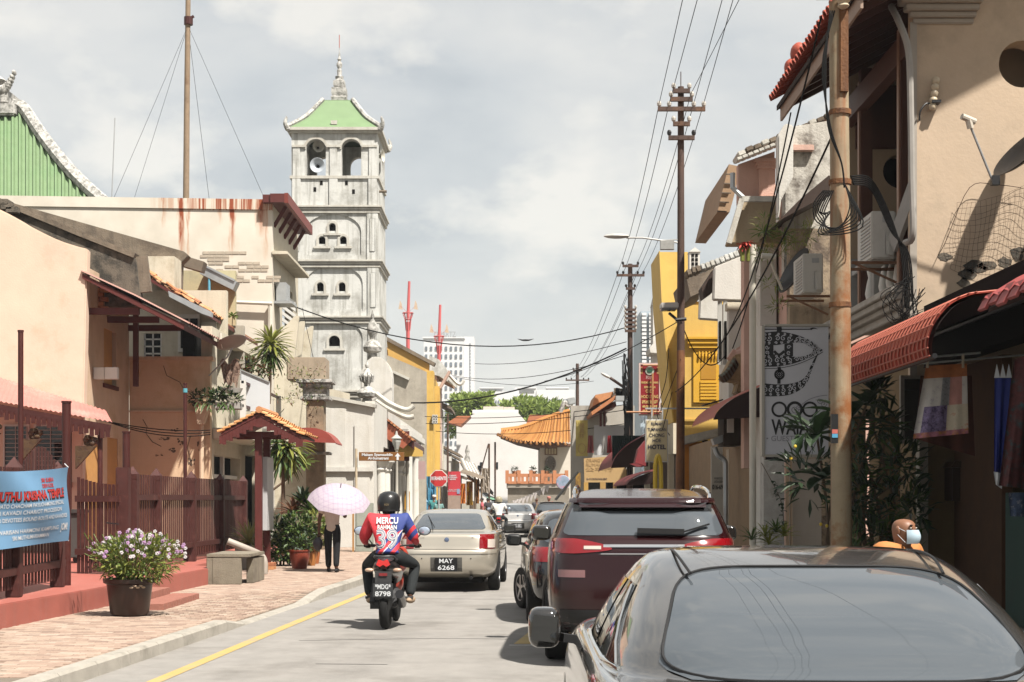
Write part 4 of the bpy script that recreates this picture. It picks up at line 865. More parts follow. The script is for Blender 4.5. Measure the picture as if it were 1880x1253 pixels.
pp = tag(obj('drain_pipe', MB().tube(cat([(Xp(418,29.2),29.2,.78),(Xp(450,29.3),29.3,.64),(Xp(477,29.6),29.6,.50),(Xp(485,29.6),29.6,.36),(Xp(485,29.6),29.6,.13)],4), .07, 10), mat('pvc_old',(.40,.35,.30),.5,.12,5), smooth=True), 'thick pale plastic drain pipe bending down to the pavement by the shelter post', 'pipe')
# ---- picket fence beside the forecourt: posts, rails and every picket
def fence_run(name, label, pts, posts, ztop, z0, swoop=None, pitch=.155):
 t = thing(name, label, 'fence', (*pts[0], z0)); (xa,ya),(xb,yb) = pts; L_ = math.hypot(xb-xa,yb-ya); ang = math.atan2(yb-ya,xb-xa); n = int(L_/pitch)
 for i in range(n):
  u = (i+.5)/n; x, y = lerp(xa,xb,u), lerp(ya,yb,u); zt = ztop-.04+(swoop(u) if swoop else 0)
  obj('picket', MB().cbox((x,y,(z0+.1+zt)/2),(.07,.016,zt-z0-.1),ang), redwood, t)
 d = Vector((math.cos(ang),math.sin(ang),0)); q = Vector((d.y,-d.x,0))
 for zz in (z0+.32, z0+1.22):
  obj('rail', MB().bar(Vector((xa,ya,zz))+q*.04, Vector((xb,yb,zz))+q*.04, .05, .10), redwood, t, bev=.006)
 for u in posts:
  x, y = lerp(xa,xb,u), lerp(ya,yb,u); c = MB().cbox((x,y,(z0+ztop-.05)/2),(.17,.17,ztop-.05-z0),ang)
  pst = obj('fence_post', c, redwood, t, bev=.01)
  k = MB(); h = ztop
  M_ = Matrix.Translation((x,y,0)) @ Matrix.Rotation(ang,4,'Z'); k.M = M_
  k.lathe([(.12,h-.35),(.12,h-.30),(.085,h-.26),(.085,h-.2),(.125,h-.12),(.125,h-.04),(.005,h+.09)], n=4, ph=math.pi/4); obj('post_cap', k, redwood, pst)
 return t
fence_run('picket_fence', 'maroon picket fence with shaped posts beyond the gateway, ending by the shelter', [(-6.16,24.5),(-6.1,34.4)], [.0,.16,.44,.72,.985], 2.04, .40)
fence_run('picket_fence', 'maroon picket fence with a raised curved top, carrying the blue banner', [(-5.88,14.6),(-6.18,20.7)], [.0,.3,.62,.965], 2.02, .40, swoop=lambda u: .30*max(0,math.sin((u-.66)*9.5)) if .66 < u < .99 else 0)
gt = thing('fence_gate', 'maroon gate leaf standing open between the fences, by the gatepost', 'gate', (-6.7,24.2,.4))
for i in range(11): obj('picket', MB().cbox((-6.25-i*.07,23.9+i*.03,1.15+.0),(.05,.022,1.35+.24*(i/10)**2),-.4), redwood, gt)
for zz in (.75,1.6): obj('rail', MB().bar((-6.2,23.86,zz),(-7.0,24.2,zz),.045,.1), redwood, gt)
obj('gate_post', MB().box(-6.32,-6.12,24.05,24.25,.4,2.1), redwood, gt, bev=.01); obj('gate_bolt', MB().bar((-6.2,23.8,1.2),(-6.4,23.8,1.22),.02), black, gt)
for (px_,Y,zt,lab) in ((122,20.9,Zp(745,21.5),'stout maroon pole at the end of the banner fence, on the plinth edge'),(38,20.0,Zp(610,20),'tall thin rust red pole rising behind the blue banner'),(232,24.6,Zp(795,24.6),'round maroon pole beside the open gate leaf'),(340,29.2,Zp(706,29.2),'thin red pole with blue tape on its tip above the picket fence')):
 x = Xp(px_,Y); r = .036 if px_ in (38,340) else .062
 t = thing('forecourt_pole', lab, 'pole', (x,Y,.4)); obj('shaft', MB().tube([(x,Y,.4),(x,Y,zt)], r, 12), maroon, t, smooth=True); obj('end_cap', MB().tube([(x,Y,zt),(x,Y,zt+.025)], r*1.15, 12), maroon, t)
 if px_ == 340: obj('tape', MB().tube([(x,Y,zt-.16),(x,Y,zt-.08)], r*1.2, 10), mat('blue_tape',(.1,.35,.42),.5), t)
# ---- blue banner tied to the fence
bl = thing('banner', 'blue cloth banner with red and white lettering tied to the maroon fence', 'banner', (-6.0,18.6,1.3))
ya, yb = 18.3, 20.15; bmat = mat('banner_blue', (.155,.315,.50), .65, .08, 2)
def bpt(u, v):                                                # u along fence 0..1 (near to far), v 0 top .. 1 bottom
 y = lerp(15.4, 20.15, u); zt = lerp(Zp(864,18), Zp(858,20.15), u)-.06*math.sin(math.pi*u); zb_ = lerp(Zp(1008,18), Zp(993,20.15), u)
 x = -5.88-.012*(y-17.5)+.022*math.sin(9*u+3*v)+.016*math.sin(17*u-6*v)*(1-v)+.03*math.sin(6*(u-v)); return Vector((x, y, lerp(zt, zb_, v)))
rows = [[bpt(u/40, v/24) for u in range(41)] for v in range(25)]
obj('cloth', MB().grid(rows), bmat, bl, smooth=True, fixn=False)
def on_banner(name, s, vmid, size, u0, u1, m, bold=0, ol=0.0):
 mb = text_mb(s, 1.0, bold=bold, depth=0); xs = [p[0] for p in mb.v]; ys = [p[1] for p in mb.v]; x0, x1 = min(xs), max(xs); h = 1.0
 mb.v = [tuple(bpt(lerp(u0,u1,(p[0]-x0)/(x1-x0)), vmid-p[1]*size)+Vector((.006+ol,0,0))) for p in mb.v]; obj(name, mb, m, bl, fixn=False)
bw = mat('print_white',(.72,.74,.76),.6,.03,3); brd = mat('print_red',(.55,.035,.03),.6,.05,3); bbk = mat('print_shadow',(.02,.02,.03),.6)
on_banner('lettering','SRI MUTHU KRISHNA TEMPLE',.345,.17,.30,.95,bbk,.09,-.004); on_banner('lettering','SRI MUTHU KRISHNA TEMPLE',.335,.16,.30,.945,brd,.03,.0)
on_banner('lettering','SRI SUBRA',.14,.075,.74,.84,brd,.03); on_banner('lettering','DEVI KOIL',.215,.075,.74,.84,brd,.03)
for vm,s,u1 in ((.46,'PANGUNI UTHIRAM DATO CHACHAM PAYUCHAMONG SPECIAL',.9),(.55,'PAL KUDAM PARAI KAVADI CHARIOT PROCESSION',.84),(.645,'KAVADI BEARERS AND DEVOTEES BOUND ROUTE AND KAVADIES',.97),(.80,'MUHABATKAN WARISAN HARMONI KAMPUNG',.80),(.885,'SRI MUTHUMARIAMMAN',.62)): on_banner('lettering',s,vm,.075,.16 if vm < .85 else .5,.55+.43*u1,bw,.012)
on_banner('emblem','JOM!',.80,.13,.915,.975,bw,.03)
for p in (bpt(1,0),bpt(1,1),bpt(0,0)): obj('tie_cord', MB().tube([p,p+Vector((-.12,.25,.05))],.008,4), bw, bl)
# ---- small things on the forecourt
wb = thing('wheelie_bin', 'grey wheeled bin on the red forecourt behind the banner fence pole', 'bin', (Xp(124,28),28,.4))
bx2 = Xp(132,28); obj('tub', MB().prism([(bx2-.18,.5),(bx2+.10,.5),(bx2+.15,1.32),(bx2-.22,1.32)],'y',28,28.45), mat('bin_grey',(.07,.065,.06),.5), wb, bev=.02); obj('lid', MB().box(bx2-.25,bx2+.18,27.95,28.5,1.325,1.40), mat('bin_lid',(.05,.045,.042),.5), wb, bev=.015)
for q in (0,1): obj('wheel', MB().lathe([(.07,-.02),(.07,.02)],(bx2+.06-.2*q,28.1,.47),12,M=Matrix.Rotation(R(90),4,'X')), black, wb)
ks = thing('kick_scooter', 'small folding trolley with thin wheels leaning by the gate opening', 'trolley', (Xp(186,25.5),25.5,.4)); kx = Xp(186,25.5)
obj('handle', MB().tube([(kx,25.5,.5),(kx+.01,25.55,1.62)],.012,6).tube([(kx-.1,25.55,1.62),(kx+.14,25.55,1.62)],.018,6), black, ks)
for q in range(3):
 wpts = [(kx-.14+q*.13+.07*math.cos(a*.393),25.4+q*.05,.49+.07*math.sin(a*.393)) for a in range(17)]; obj('wheel', MB().tube(wpts,.012,5,caps=False), black, ks)
obj('frame', MB().tube(cat([(kx-.14,25.4,.49),(kx-.12,25.45,.72),(kx-.04,25.45,.78),(kx,25.5,.62),(kx+.12,25.5,.49)],5),.012,5), black, ks)
# ---- stuff on the balcony of the cream shophouse
ds = thing('satellite_dish', 'pinkish grey satellite dish tilted to the sky on the balcony corner', 'satellite dish', (Xp(425,38.7),38.7,5.6))
dm = MB(); DM = Matrix.Translation(P(426,634,38.6)) @ Euler((R(-18),R(-20),0)).to_matrix().to_4x4(); dm.M = DM
dm.lathe([(.01,-.02),(.15,-.012),(.3,.03),(.39,.075),(.395,.08),(.385,.082),(.3,.042),(.15,0),(.01,-.008)], n=28); obj('reflector', dm, mat('dish_beige',(.30,.235,.20),.6,.1,5), ds, smooth=True)
obj('arm', MB().tube([P(426,640,38.6),P(418,655,38.6),P(398,676,38.8),P(384,690,39.0)],.022,6), greyp, ds); obj('feed_horn', MB().tube([P(405,612,38.4),P(405,626,38.4)],.035,8).bar(P(405,628,38.4),P(408,640,38.5),.02), pvc, ds)
wbd = thing('white_board', 'large blank white sign board fixed to the balcony edge above the shelter', 'sign', (Xp(467,40.5),40.5,4.2))
obj('panel', MB().prism([(Xp(441,40.5),Zp(679,40.5)),(Xp(495,40.5),Zp(702,40.5)),(Xp(495,40.5),Zp(757,40.5)),(Xp(441,40.5),Zp(755,40.5))],'y',40.5,40.56), mat('board_white',(.66,.68,.70),.45,.05,2), wbd, bev=.006)
obj('frame_edge', MB().bar(P(442,680,40.48),P(442,755,40.48),.03).bar(P(441,679,40.48),P(495,702,40.48),.03), greyp, wbd)
lg = thing('planter_ledge', 'concrete planter ledge full of trailing plants over the dark doorway', 'planter', P(400,745,39.2))
obj('trough', MB().box(Xp(394,38.6),Xp(441,38.6),38.55,38.95,Zp(752,38.6),Zp(739,38.6)), mat('trough_grey',(.40,.38,.35),.9,.2,4,.3,40), lg, bev=.02)
fo = MB()
for (x,y) in ((362,732),(380,728),(400,730),(412,722),(428,733),(398,738)): bushy(fo, P(x,y,38.6), (.24,.18,.17), 70, .13, .06, 2)
for k in range(16): p = P(rnd(360,436),rnd(738,750),38.5); leaf(fo, p, (rnd(-.4,.4),-.4,-.2), rnd(.2,.5), .05, .9, 4)
obj('foliage', fo, [leaf_g, leaf_d], lg)
cl = thing('drying_cloth', 'crumpled patterned cloth bundled over the balcony rail by the dish', 'cloth', P(424,688,39.0))
rows = [[P(lerp(404,442,u/10)*.6+.4*424+ (1-v/8)*(lerp(404,442,u/10)-424)*.4, lerp(664,708,v/8)-6*math.sin(u*1.1), 38.9+.07*math.sin(u*1.9+v)) for u in range(11)] for v in range(9)]
obj('fabric', MB().grid(rows), mat('cloth_print',(.36,.25,.19),.9,.4,22,c2=(.17,.10,.08),c2amt=.5,sc3=14), cl, smooth=True, fixn=False)
obj('tray', MB().lathe([(.25,0),(.3,.1),(.31,.12),(.28,.1),(.02,.02)],P(424,722,38.8),18), white, cl)
fwp = MB()
for k in range(26): bushy(fwp, P(rnd(446,492),rnd(664,690),41.2), (.16,.12,.12), 8, .16, .06, 2)
tag(obj('balcony_greenery', fwp, [leaf_g, leaf_br]), 'low mixed greenery in a box along the top of the white board', 'plants')
dr = thing('dracaena', 'tall spiky dracaena with drooping sword leaves above the white board', 'plant', (Xp(497,41.8),41.8,4.2))
obj('stem', MB().tube([P(494,742,41.8),P(496,700,41.8),P(497,645,41.8)],[.05,.045,.04],7), bark, dr)
dl = MB(); rosette(dl, P(497,634,41.8), 75, .78, .075, 1.2, -.6, .95); rosette(dl, P(497,650,41.8), 55, .72, .07, .6, -1.0, .9, 1); obj('leaves', dl, [leaf_y, leaf_g], dr)
ppy = thing('papaya_seedling', 'small papaya seedling sprouting from the grey parapet beside the dish', 'plant', P(427,600,43.8))
obj('stem', MB().tube([P(426,604,43.8),P(427,582,43.8)],.012,5), bark, ppy); dl = MB(); rosette(dl, P(427,581,43.8), 22, .24, .07, .9, -.3, .8); obj('leaves', dl, [leaf_b], ppy)
wd = MB()
for k in range(42): bushy(wd, P(rnd(508,592),rnd(668,745),44.0)+Vector((0,-.2,0)), (.12,.12,.14), 7, .12, .035, 3)
tag(obj('wall_weeds', wd, [leaf_y, leaf_br, leaf_g]), 'dry weeds and creepers growing over the brown parapet block', 'weeds')
d2 = thing('dracaena', 'bushy dracaena with hanging leaves half hidden behind the shelter roof', 'plant', (Xp(520,38),38,.12))
obj('stem', MB().tube([(Xp(520,38),38,.12),P(520,880,38),P(523,800,38)],[.06,.05,.04],7), bark, d2)
dl = MB();
for (x,y) in ((508,815),(530,822),(520,840)): rosette(dl, P(x,y,38), 46, .8, .09, .7, -1.1, 1.0, random.randrange(2))
obj('leaves', dl, [leaf_g, leaf_y], d2)
fr_ = thing('frangipani', 'leaning frangipani branch with a bunch of broad leaves beside the brown pillar', 'plant', (Xp(480,40),40,.12))
obj('branch', MB().tube([(Xp(478,40),40,.12),P(494,905,40),P(525,882,40),P(552,855,40)],[.05,.04,.03,.02],7), bark, fr_); dl = MB(); rosette(dl, P(553,852,40), 26, .5, .14, 1.0, -.3, .5); obj('leaves', dl, [leaf_b], fr_)
vp = thing('variegated_plant', 'pale striped spider plant in a square concrete tub by the shelter', 'potted plant', (Xp(455,31.8),31.8,.12)); vx = Xp(457,31.8)
obj('tub', MB().box(vx-.26,vx+.26,31.6,32.1,.12,.62), mat('tub_concrete',(.46,.43,.37),.9,.15,5), vp, bev=.015); dl = MB(); rosette(dl, (vx,31.85,.62), 80, .62, .035, 1.35, .2, .9); obj('leaves', dl, [leaf_v], vp)
gp = thing('shrub', 'rounded leafy green shrub bed along the wall behind the shelter', 'plants', (Xp(515,33.2),33.2,.12)); dl = MB()
for (x,y,r) in ((505,975,.42),(530,985,.40),(515,1005,.42),(548,965,.38),(495,1010,.36),(560,985,.34),(540,1012,.3)): bushy(dl, P(x,y,33.2), (r,.35,r*.8), 330, .12, .055, 3)
obj('foliage', dl, [leaf_g, leaf_b, leaf_d], gp); obj('branches', MB().tube([(Xp(515,33.2),33.2,.12),P(515,980,33.2)],.03,5).tube([(Xp(540,33.2),33.2,.12),P(545,970,33.2)],.03,5), bark, gp)
cd = thing('cordyline', 'tall cordyline with long upright leaves, some reddish, rising behind the shrub bed', 'plant', (Xp(570,35.5),35.5,.12)); dl = MB()
obj('stem', MB().tube([(Xp(568,35.5),35.5,.12),P(572,960,35.5)],.035,6).tube([(Xp(545,35.5),35.5,.12),P(540,950,35.5)],.03,6), bark, cd)
rosette(dl, P(574,945,35.5), 34, .62, .13, 1.35, .1, .5); rosette(dl, P(540,945,35.5), 26, .5, .10, 1.2, .1, .5, 1); rosette(dl, P(556,925,35.5), 18, .5, .1, 1.35, .4, .4, 2); obj('leaves', dl, [leaf_g, leaf_br, leaf_d], cd)
yb_ = thing('shrub', 'yellowish leafy shrub next to the umbrella walker', 'plants', (Xp(580,34.5),34.5,.12)); dl = MB(); bushy(dl, P(578,965,34.5), (.34,.3,.3), 260, .12, .06, 2); bushy(dl, P(590,985,34.5), (.25,.25,.25), 150, .12, .06, 2); obj('foliage', dl, [leaf_y, leaf_b], yb_); obj('stem', MB().tube([(Xp(580,34.5),34.5,.12),P(580,965,34.5)],.03,5), bark, yb_)
for k,(px_,Y,w,h,m,lab) in enumerate(((550,31.9,.42,.40,(.24,.05,.03),'red brown glazed plant pot, the biggest of the pots on the pavement'),(570,33.4,.28,.36,(.42,.17,.05),'orange clay pot standing beside the red brown pot'),(579,34.4,.22,.38,(.38,.13,.045),'slim orange clay pot closest to the umbrella walker'))):
 x = Xp(px_,Y); t = thing('plant_pot', lab, 'pot', (x,Y,.12)); obj('pot', MB().lathe([(w*.36,0),(w*.5,h*.6),(w*.52,h*.92),(w*.56,h*.93),(w*.56,h),(w*.48,h),(w*.45,h*.9),(.02,h*.88)],(x,Y,.12),20), mat('pot_%d'%k,m,.35,.12,6), t, smooth=True)
 dl = MB(); bushy(dl, (x,Y,.12+h+.12), (w*.6,w*.5,.18), 90, .13, .05, 2); obj('foliage', dl, [leaf_g, leaf_d], t)
# ---- street items on this side
sg = thing('direction_sign', 'brown direction sign with white lettering and an arrow on a thin pole', 'sign', (Xp(654,42.5),42.5,.13)); X0 = Xp(654,42.5)
obj('pole', MB().tube([(X0,42.5,.12),(X0,42.5,Zp(824,42.5))],.035,8), mat('cream_pole',(.55,.46,.33),.5), sg)
xa, xb = Xp(659,42.4), Xp(742,42.4); zc = Zp(838.5,42.4)
obj('panel', MB().box(xa,xb,42.38,42.42,Zp(846.5,42.4),Zp(830.5,42.4)), mat('sign_brown',(.22,.095,.025),.45), sg, bev=.004)
text('lettering','Makam Syamsuddin\n  Al-Sumatrani',.105,face_cam((xa+xb)/2-.12,42.373,zc-.002),bw,sg,fit=.86,bold=.003,leading=.95)
obj('arrow', MB().prism([(xb-.21,zc-.1),(xb-.15,zc-.1),(xb-.15,zc),(xb-.1,zc),(xb-.18,zc+.1),(xb-.26,zc),(xb-.21,zc)],'y',42.37,42.378), bw, sg)
ub = thing('utility_box', 'pale grey green utility cabinet against the whitewashed wall behind the rider', 'cabinet', (Xp(668,42),42,.12)); obj('cabinet', MB().box(Xp(651,42),Xp(683,42),42.1,42.5,.12,Zp(924,42)), mat('cabinet_green',(.32,.34,.29),.6,.1,4,c2=(.22,.24,.2),c2amt=.3), ub, bev=.01); obj('door', MB().box(Xp(654,42),Xp(680,42),42.085,42.098,.3,Zp(930,42)), mat('cabinet_door',(.35,.37,.32),.6), ub); obj('rust_post', MB().box(Xp(646,42),Xp(649,42),42.1,42.15,.12,Zp(915,42)), mat('rust_post',(.40,.20,.06),.8), ub)
def lamp_post(px_, Y, zp, lab):
 x = Xp(px_,Y); t = thing('street_lamp', lab, 'street lamp', (x,Y,.12)); zt = Zp(zp,Y); m = mat('lamp_white',(.60,.57,.50),.6,.1,5)
 obj('post', MB().lathe([(.14,0),(.14,.3),(.08,.45),(.06,1.2),(.05,zt-.5-.12),(.09,zt-.45-.12)],(x,Y,.12),10), m, t, smooth=True)
 obj('lantern', MB().lathe([(.07,zt-.45),(.15,zt-.2),(.13,zt-.12),(.19,zt-.1),(.05,zt+.02),(.02,zt+.15)],(x,Y,0),8), mat('lantern_glass',(.45,.45,.42),.2), t)
lamp_post(728, 50, 800, 'white iron street lamp before the columns of the mosque gate'); lamp_post(748, 53, 806, 'second white street lamp, standing under the ochre gate gable')
bs = thing('stop_sign', 'red octagonal BERHENTI stop sign on a grey pole above the silver car', 'sign', (Xp(806,69),69,.1)); c = P(805.5,879,69)
obj('pole', MB().tube([(c.x,69.05,.1),(c.x,69.05,c.z)],.035,8), greyp, bs)
def octo(r): return [(c.x+r*math.cos(R(22.5+45*i)), c.z+r*math.sin(R(22.5+45*i))) for i in range(8)]
obj('white_border', MB().prism(octo(.42),'y',69.0,69.03), white, bs); obj('panel', MB().prism(octo(.385),'y',68.985,68.998), mat('sign_red',(.50,.035,.035),.45,.05), bs)
text('lettering','BERHENTI',.22,face_cam(c.x,68.98,c.z),bw,bs,fit=.66,bold=.006)
ib = thing('information_board', 'tall red information board with white small print and a plain lower panel', 'sign', (Xp(834,70),70,.1)); x0,x1 = Xp(822.5,70), Xp(845.5,70)
obj('panel', MB().box(x0,x1,70,70.12,Zp(910,70),Zp(866,70)), mat('board_red',(.52,.05,.065),.45,.05), ib); obj('base_panel', MB().box(x0,x1,70,70.12,.1,Zp(910,70)-.003), mat('board_taupe',(.34,.25,.2),.6), ib)
text('lettering','SEJARAH\nKAMPUNG\nKELING',.085,face_cam(x0+.22,69.99,Zp(877,70)),bw,ib,bold=.002); text('lettering','MASJID  TOKONG\nJALAN  TUKANG  EMAS',.06,face_cam(x0+.28,69.99,Zp(901,70)),bw,ib)
obj('blue_patch', MB().box(Xp(839,70),Xp(844,70),69.98,69.99,Zp(907,70),Zp(898,70)), mat('patch_blue',(.25,.32,.45),.5), ib)
tp = MB(); rows = [[P(lerp(783,801,u/6),lerp(875,945,v/6),73+.15*math.sin(u*1.7+v)) for u in range(7)] for v in range(7)]; tag(obj('tarpaulin', tp.grid(rows), mat('tarp_blue',(.09,.30,.46),.5,.15,4), fixn=False), 'crumpled blue tarpaulin hanging beside the stop sign', 'tarpaulin')
ylt = thing('orange_frame', 'orange framed narrow panel standing by the shop front beside the lamp posts', 'board', P(747,925,56)); obj('panel', MB().box(Xp(743,56),Xp(752,56),56,56.06,Zp(938,56),Zp(904,56)), mat('pale_panel',(.55,.5,.42),.6), ylt)
fmx = MB(); [fmx.box(Xp(a,56),Xp(b,56),55.95,55.998,Zp(d,56),Zp(c_,56)) for a,b,c_,d in ((743,745,904,938),(750.5,752.5,904,938),(743,752,936,939),(743,752,902,905))]; obj('frame', fmx, mat('frame_orange',(.60,.30,.03),.5), ylt)
tag(obj('shop_board', MB().box(Xp(768,62),Xp(781,62),62,62.06,Zp(880,62),Zp(847,62)), mat('mauve_board',(.46,.31,.30),.6,.1,4)), 'faded mauve shop board hanging under the upper windows past the mosque gate', 'sign')
for k,(x0p,x1p,y0p,y1p,Y,c,lab) in enumerate(((846,855,888,925,76,(.62,.20,.03),'orange cloth hung at the stall beside the information board'),(856,868,884,928,79,(.50,.28,.03),'yellow cloth with red pattern at the stall front'),(872,880,880,925,82,(.32,.14,.04),'brown striped cloth hanging at the far stall'),(884,899,860,905,86,(.35,.30,.25),'pale bundled goods at the end of the stall row'))):
 rows = [[P(lerp(x0p,x1p,u/5),lerp(y0p,y1p,v/5),Y+.12*math.sin(u*2+v)) for u in range(6)] for v in range(6)]
 tag(obj('hanging_cloth', MB().grid(rows), mat('stall_cloth_%d'%k,c,.8,.25,5,c2=(.35,.05,.03) if k == 1 else None,c2amt=.45,sc3=3), fixn=False), lab, 'cloth')
st = thing('stall_canopy', 'tattered low stall canopy on poles at the shop fronts past the red board', 'stall', P(870,885,80))
obj('canopy', MB().grid([[P(842,868,77),P(860,873,77),P(884,880,77)],[P(850,862,84),P(866,866,84),P(890,876,84)]]), mouldb, st)
for x,Y in ((846,78),(872,81),(884,83)): obj('pole', MB().tube([(Xp(x,Y),Y,.1),(Xp(x,Y),Y,2.8)],.05,6), bark, st)
tn = thing('parasol_tent', 'grey tarpaulin sheet with a green edge sheltering the far end of the street stalls', 'tent', P(895,920,92)); obj('sheet', MB().grid([[P(876,900,90),P(888,912,89),P(905,921,88)],[P(884,896,96),P(900,910,96),P(918,918,96)]]), mat('tent_grey',(.17,.19,.20),.7,.1,2), tn); obj('edge_sheet', MB().grid([[P(893,914,88),P(905,918,88)],[P(900,911,95),P(922,916,95)]]), mat('tent_green',(.18,.40,.26),.6), tn)
# == RIGHT SIDE
peach3 = mat('peach_pillar', (.56,.435,.315), .85, .07, 1.3, .14, 22, c2=(.43,.345,.25), c2amt=.38, sc3=.5, streak=.22, mottle=(.36,.27,.18))
peachd = mat('peach_inner', (.46,.35,.24), .9, .1, 2)
redtile = mat('red_roof_tile', (.42,.085,.05), .6, .15, 8, .2, 40, c2=(.33,.06,.04), c2amt=.35)
awn_red = mat('awning_red', (.32,.042,.024), .75, .12, 5, .15, 40, c2=(.26,.04,.025), c2amt=.4, spec=.15)
awn_pale = mat('awning_worn', (.46,.135,.09), .6, .1, 5)
brownp = mat('brown_post', (.09,.035,.022), .55, .15, 5)
rustm = mat('rusty_steel', (.36,.285,.185), .75, .18, 3, .15, 35, c2=(.26,.10,.028), c2amt=.42, sc3=1.6, streak=.95, mottle=(.20,.065,.018))
rustd = mat('rusty_steel_dark', (.22,.095,.035), .8, .25, 4, .5, 35, c2=(.07,.03,.018), c2amt=.45, sc3=2.0, streak=.5, mottle=(.05,.02,.01))
shadewall = mat('shaded_peach_wall', (.22,.15,.075), .92, .2, 2, .4, 25, c2=(.16,.11,.06), c2amt=.4, sc3=1.0, streak=.4, mottle=(.1,.07,.04))  # peach plaster with the shade under the awning put into its colour
# == R1: near peach house with open upper veranda
Y1 = 19.8
R1 = thing('veranda_house', 'peach house with a moulded corner pillar, open dark veranda and red tiled eave', 'house', (6,Y1,.14))
xw = Xp(1680,Y1)
def ring_hole_wall(mb, x0, x1, z0, z1, cx, cz, r, y, th, n=24):          # wall with one round hole
 ang = [2*math.pi*i/n for i in range(n)]
 def sq(a):
  c, s = math.cos(a), math.sin(a); t = min((x1-cx)/c if c > 1e-6 else 1e9, (x0-cx)/c if c < -1e-6 else 1e9, (z1-cz)/s if s > 1e-6 else 1e9, (z0-cz)/s if s < -1e-6 else 1e9); return (cx+c*t, cz+s*t)
 cs = sorted(set(ang+[math.atan2(b-cz,a-cx) % (2*math.pi) for a in (x0,x1) for b in (z0,z1)])); m = len(cs)
 A = [(cx+r*math.cos(a), y, cz+r*math.sin(a)) for a in cs]; B = [(sq(a)[0], y, sq(a)[1]) for a in cs]
 A2 = [(p[0],y+th,p[2]) for p in A]; B2 = [(p[0],y+th,p[2]) for p in B]
 mb.grid([A,B],closed=True); mb.grid([B2,A2],closed=True); mb.grid([A2,A],closed=True); mb.grid([B,B2],closed=True); return mb
hx, hz = Xp(1877,Y1), Zp(118,Y1)
obj('pillar_wall', ring_hole_wall(MB(), xw, 9.5, 3.2, 9.6, hx, hz, .31, Y1, .35), peach3, R1)
obj('vent_reveal', MB().box(hx-.5,hx+.5,Y1+.9,Y1+1.0,hz-.5,hz+.5), peachd, R1)
obj('corner_bead', MB().box(xw-.07,xw+.02,Y1-.02,Y1-.002,3.2,7.85), mat('grey_edge',(.40,.36,.31),.8,.1,4), R1)
obj('lower_wall', MB().box(xw,9.5,Y1,Y1+.35,.14,3.198), shadewall, R1)
zc = Zp(45,Y1)
for k,(o,h0,h1) in enumerate(((.04,0,.07),(.10,.07,.14),(.17,.14,.22),(.25,.22,.32),(.30,.32,.42))): obj('capital_moulding', MB().box(xw-o*.95,Xp(1785,Y1)+o*.3,Y1-o,Y1-.002-.0,zc+h0+.001*k,zc+h1), mat('grey_moulding',(.42,.37,.31),.85,.12,5), R1, bev=.012)
obj('far_party_wall', ring_hole_wall(MB(), 5.35, 8.5, 4.4, 10.2, Xp(1652,24.2), Zp(315,24.2), .27, 24.2, .3), peachd, R1)
obj('round_vent_dark', MB().box(5.9,6.7,24.51,24.55,6.3,7.5), darkin, R1)
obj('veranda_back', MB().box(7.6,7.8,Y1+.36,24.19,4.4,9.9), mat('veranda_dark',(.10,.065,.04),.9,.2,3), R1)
obj('veranda_floor', MB().box(5.2,7.8,Y1+.352,24.5,4.25,4.4), concrete, R1)
for (px_,Y) in ((1589,23.2),(1663,20.6)):
 x = Xp(px_,Y); obj('veranda_post', MB().box(x-.09,x+.09,Y-.09,Y+.09,4.4,8.2), brownp, R1, bev=.012)
 obj('post_edge', MB().box(x-.092-.02,x-.091,Y-.05,Y+.05,4.4,8.0), mat('post_pale',(.30,.17,.11),.5), R1)
obj('veranda_beam', MB().box(5.28,5.45,Y1+.36,24.3,7.55,7.9), brownp, R1)
obj('lattice_frieze', MB().box(5.5,7.5,24.1,24.18,7.2,8.2), brownp, R1)
for k,(o,za,zb) in enumerate(((.0,4.05,4.16),(.08,4.16,4.24),(.16,4.24,4.33),(.22,4.33,4.42))): obj('floor_cornice', MB().box(5.22-o,5.3,Y1+.2-0.01*k,24.6,za,zb), mat('grey_cornice',(.44,.41,.36),.85,.15,4,c2=(.3,.27,.23),c2amt=.4), R1, bev=.01)
bal = [(.05,0),(.07,.05),(.04,.1),(.085,.3),(.06,.45),(.035,.55),(.06,.66),(.05,.7)]
for i in range(8):
 y = 20.5+i*.42; obj('baluster', MB().lathe([(r,4.42+z) for r,z in bal], (5.47,y,0), 10), white, R1, smooth=True)
obj('balustrade_rail', MB().box(5.38,5.58,Y1+.36,24.15,5.12,5.24), greyp, R1, bev=.01)
for y in (Y1+.36,22.3,23.9): obj('balustrade_pier', MB().box(5.35,5.62,y,y+.22,4.42,5.4), mat('pier_grey',(.34,.33,.31),.8,.12,4), R1, bev=.012)
obj('bargeboard_panel', MB().bar(P(1640,450,20.7),P(1678,345,20.0),.06,.30), mat('pier_grey',(.34,.33,.31)), R1)
xe, ze = 4.22, 7.98; rise = .52
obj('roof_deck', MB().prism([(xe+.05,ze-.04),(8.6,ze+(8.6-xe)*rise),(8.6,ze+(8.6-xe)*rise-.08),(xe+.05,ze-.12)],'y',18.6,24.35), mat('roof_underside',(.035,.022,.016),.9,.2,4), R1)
obj('eave_fascia', MB().box(xe+.10,xe+.135,18.7,24.3,ze-.30,ze-.06), mat('pale_fascia',(.36,.26,.2),.7,.15,4), R1)
for i in range(10):
 y = 18.9+i*.56; obj('rafter', MB().bar((xe+.2,y,ze-.1),(8.3,y,ze-.1+(8.1-xe)*rise),.07,.12), brownp, R1)
tm = MB(); prof = [(math.cos(a)*.085, math.sin(a)*.075) for a in [math.pi*i/6 for i in range(7)]]
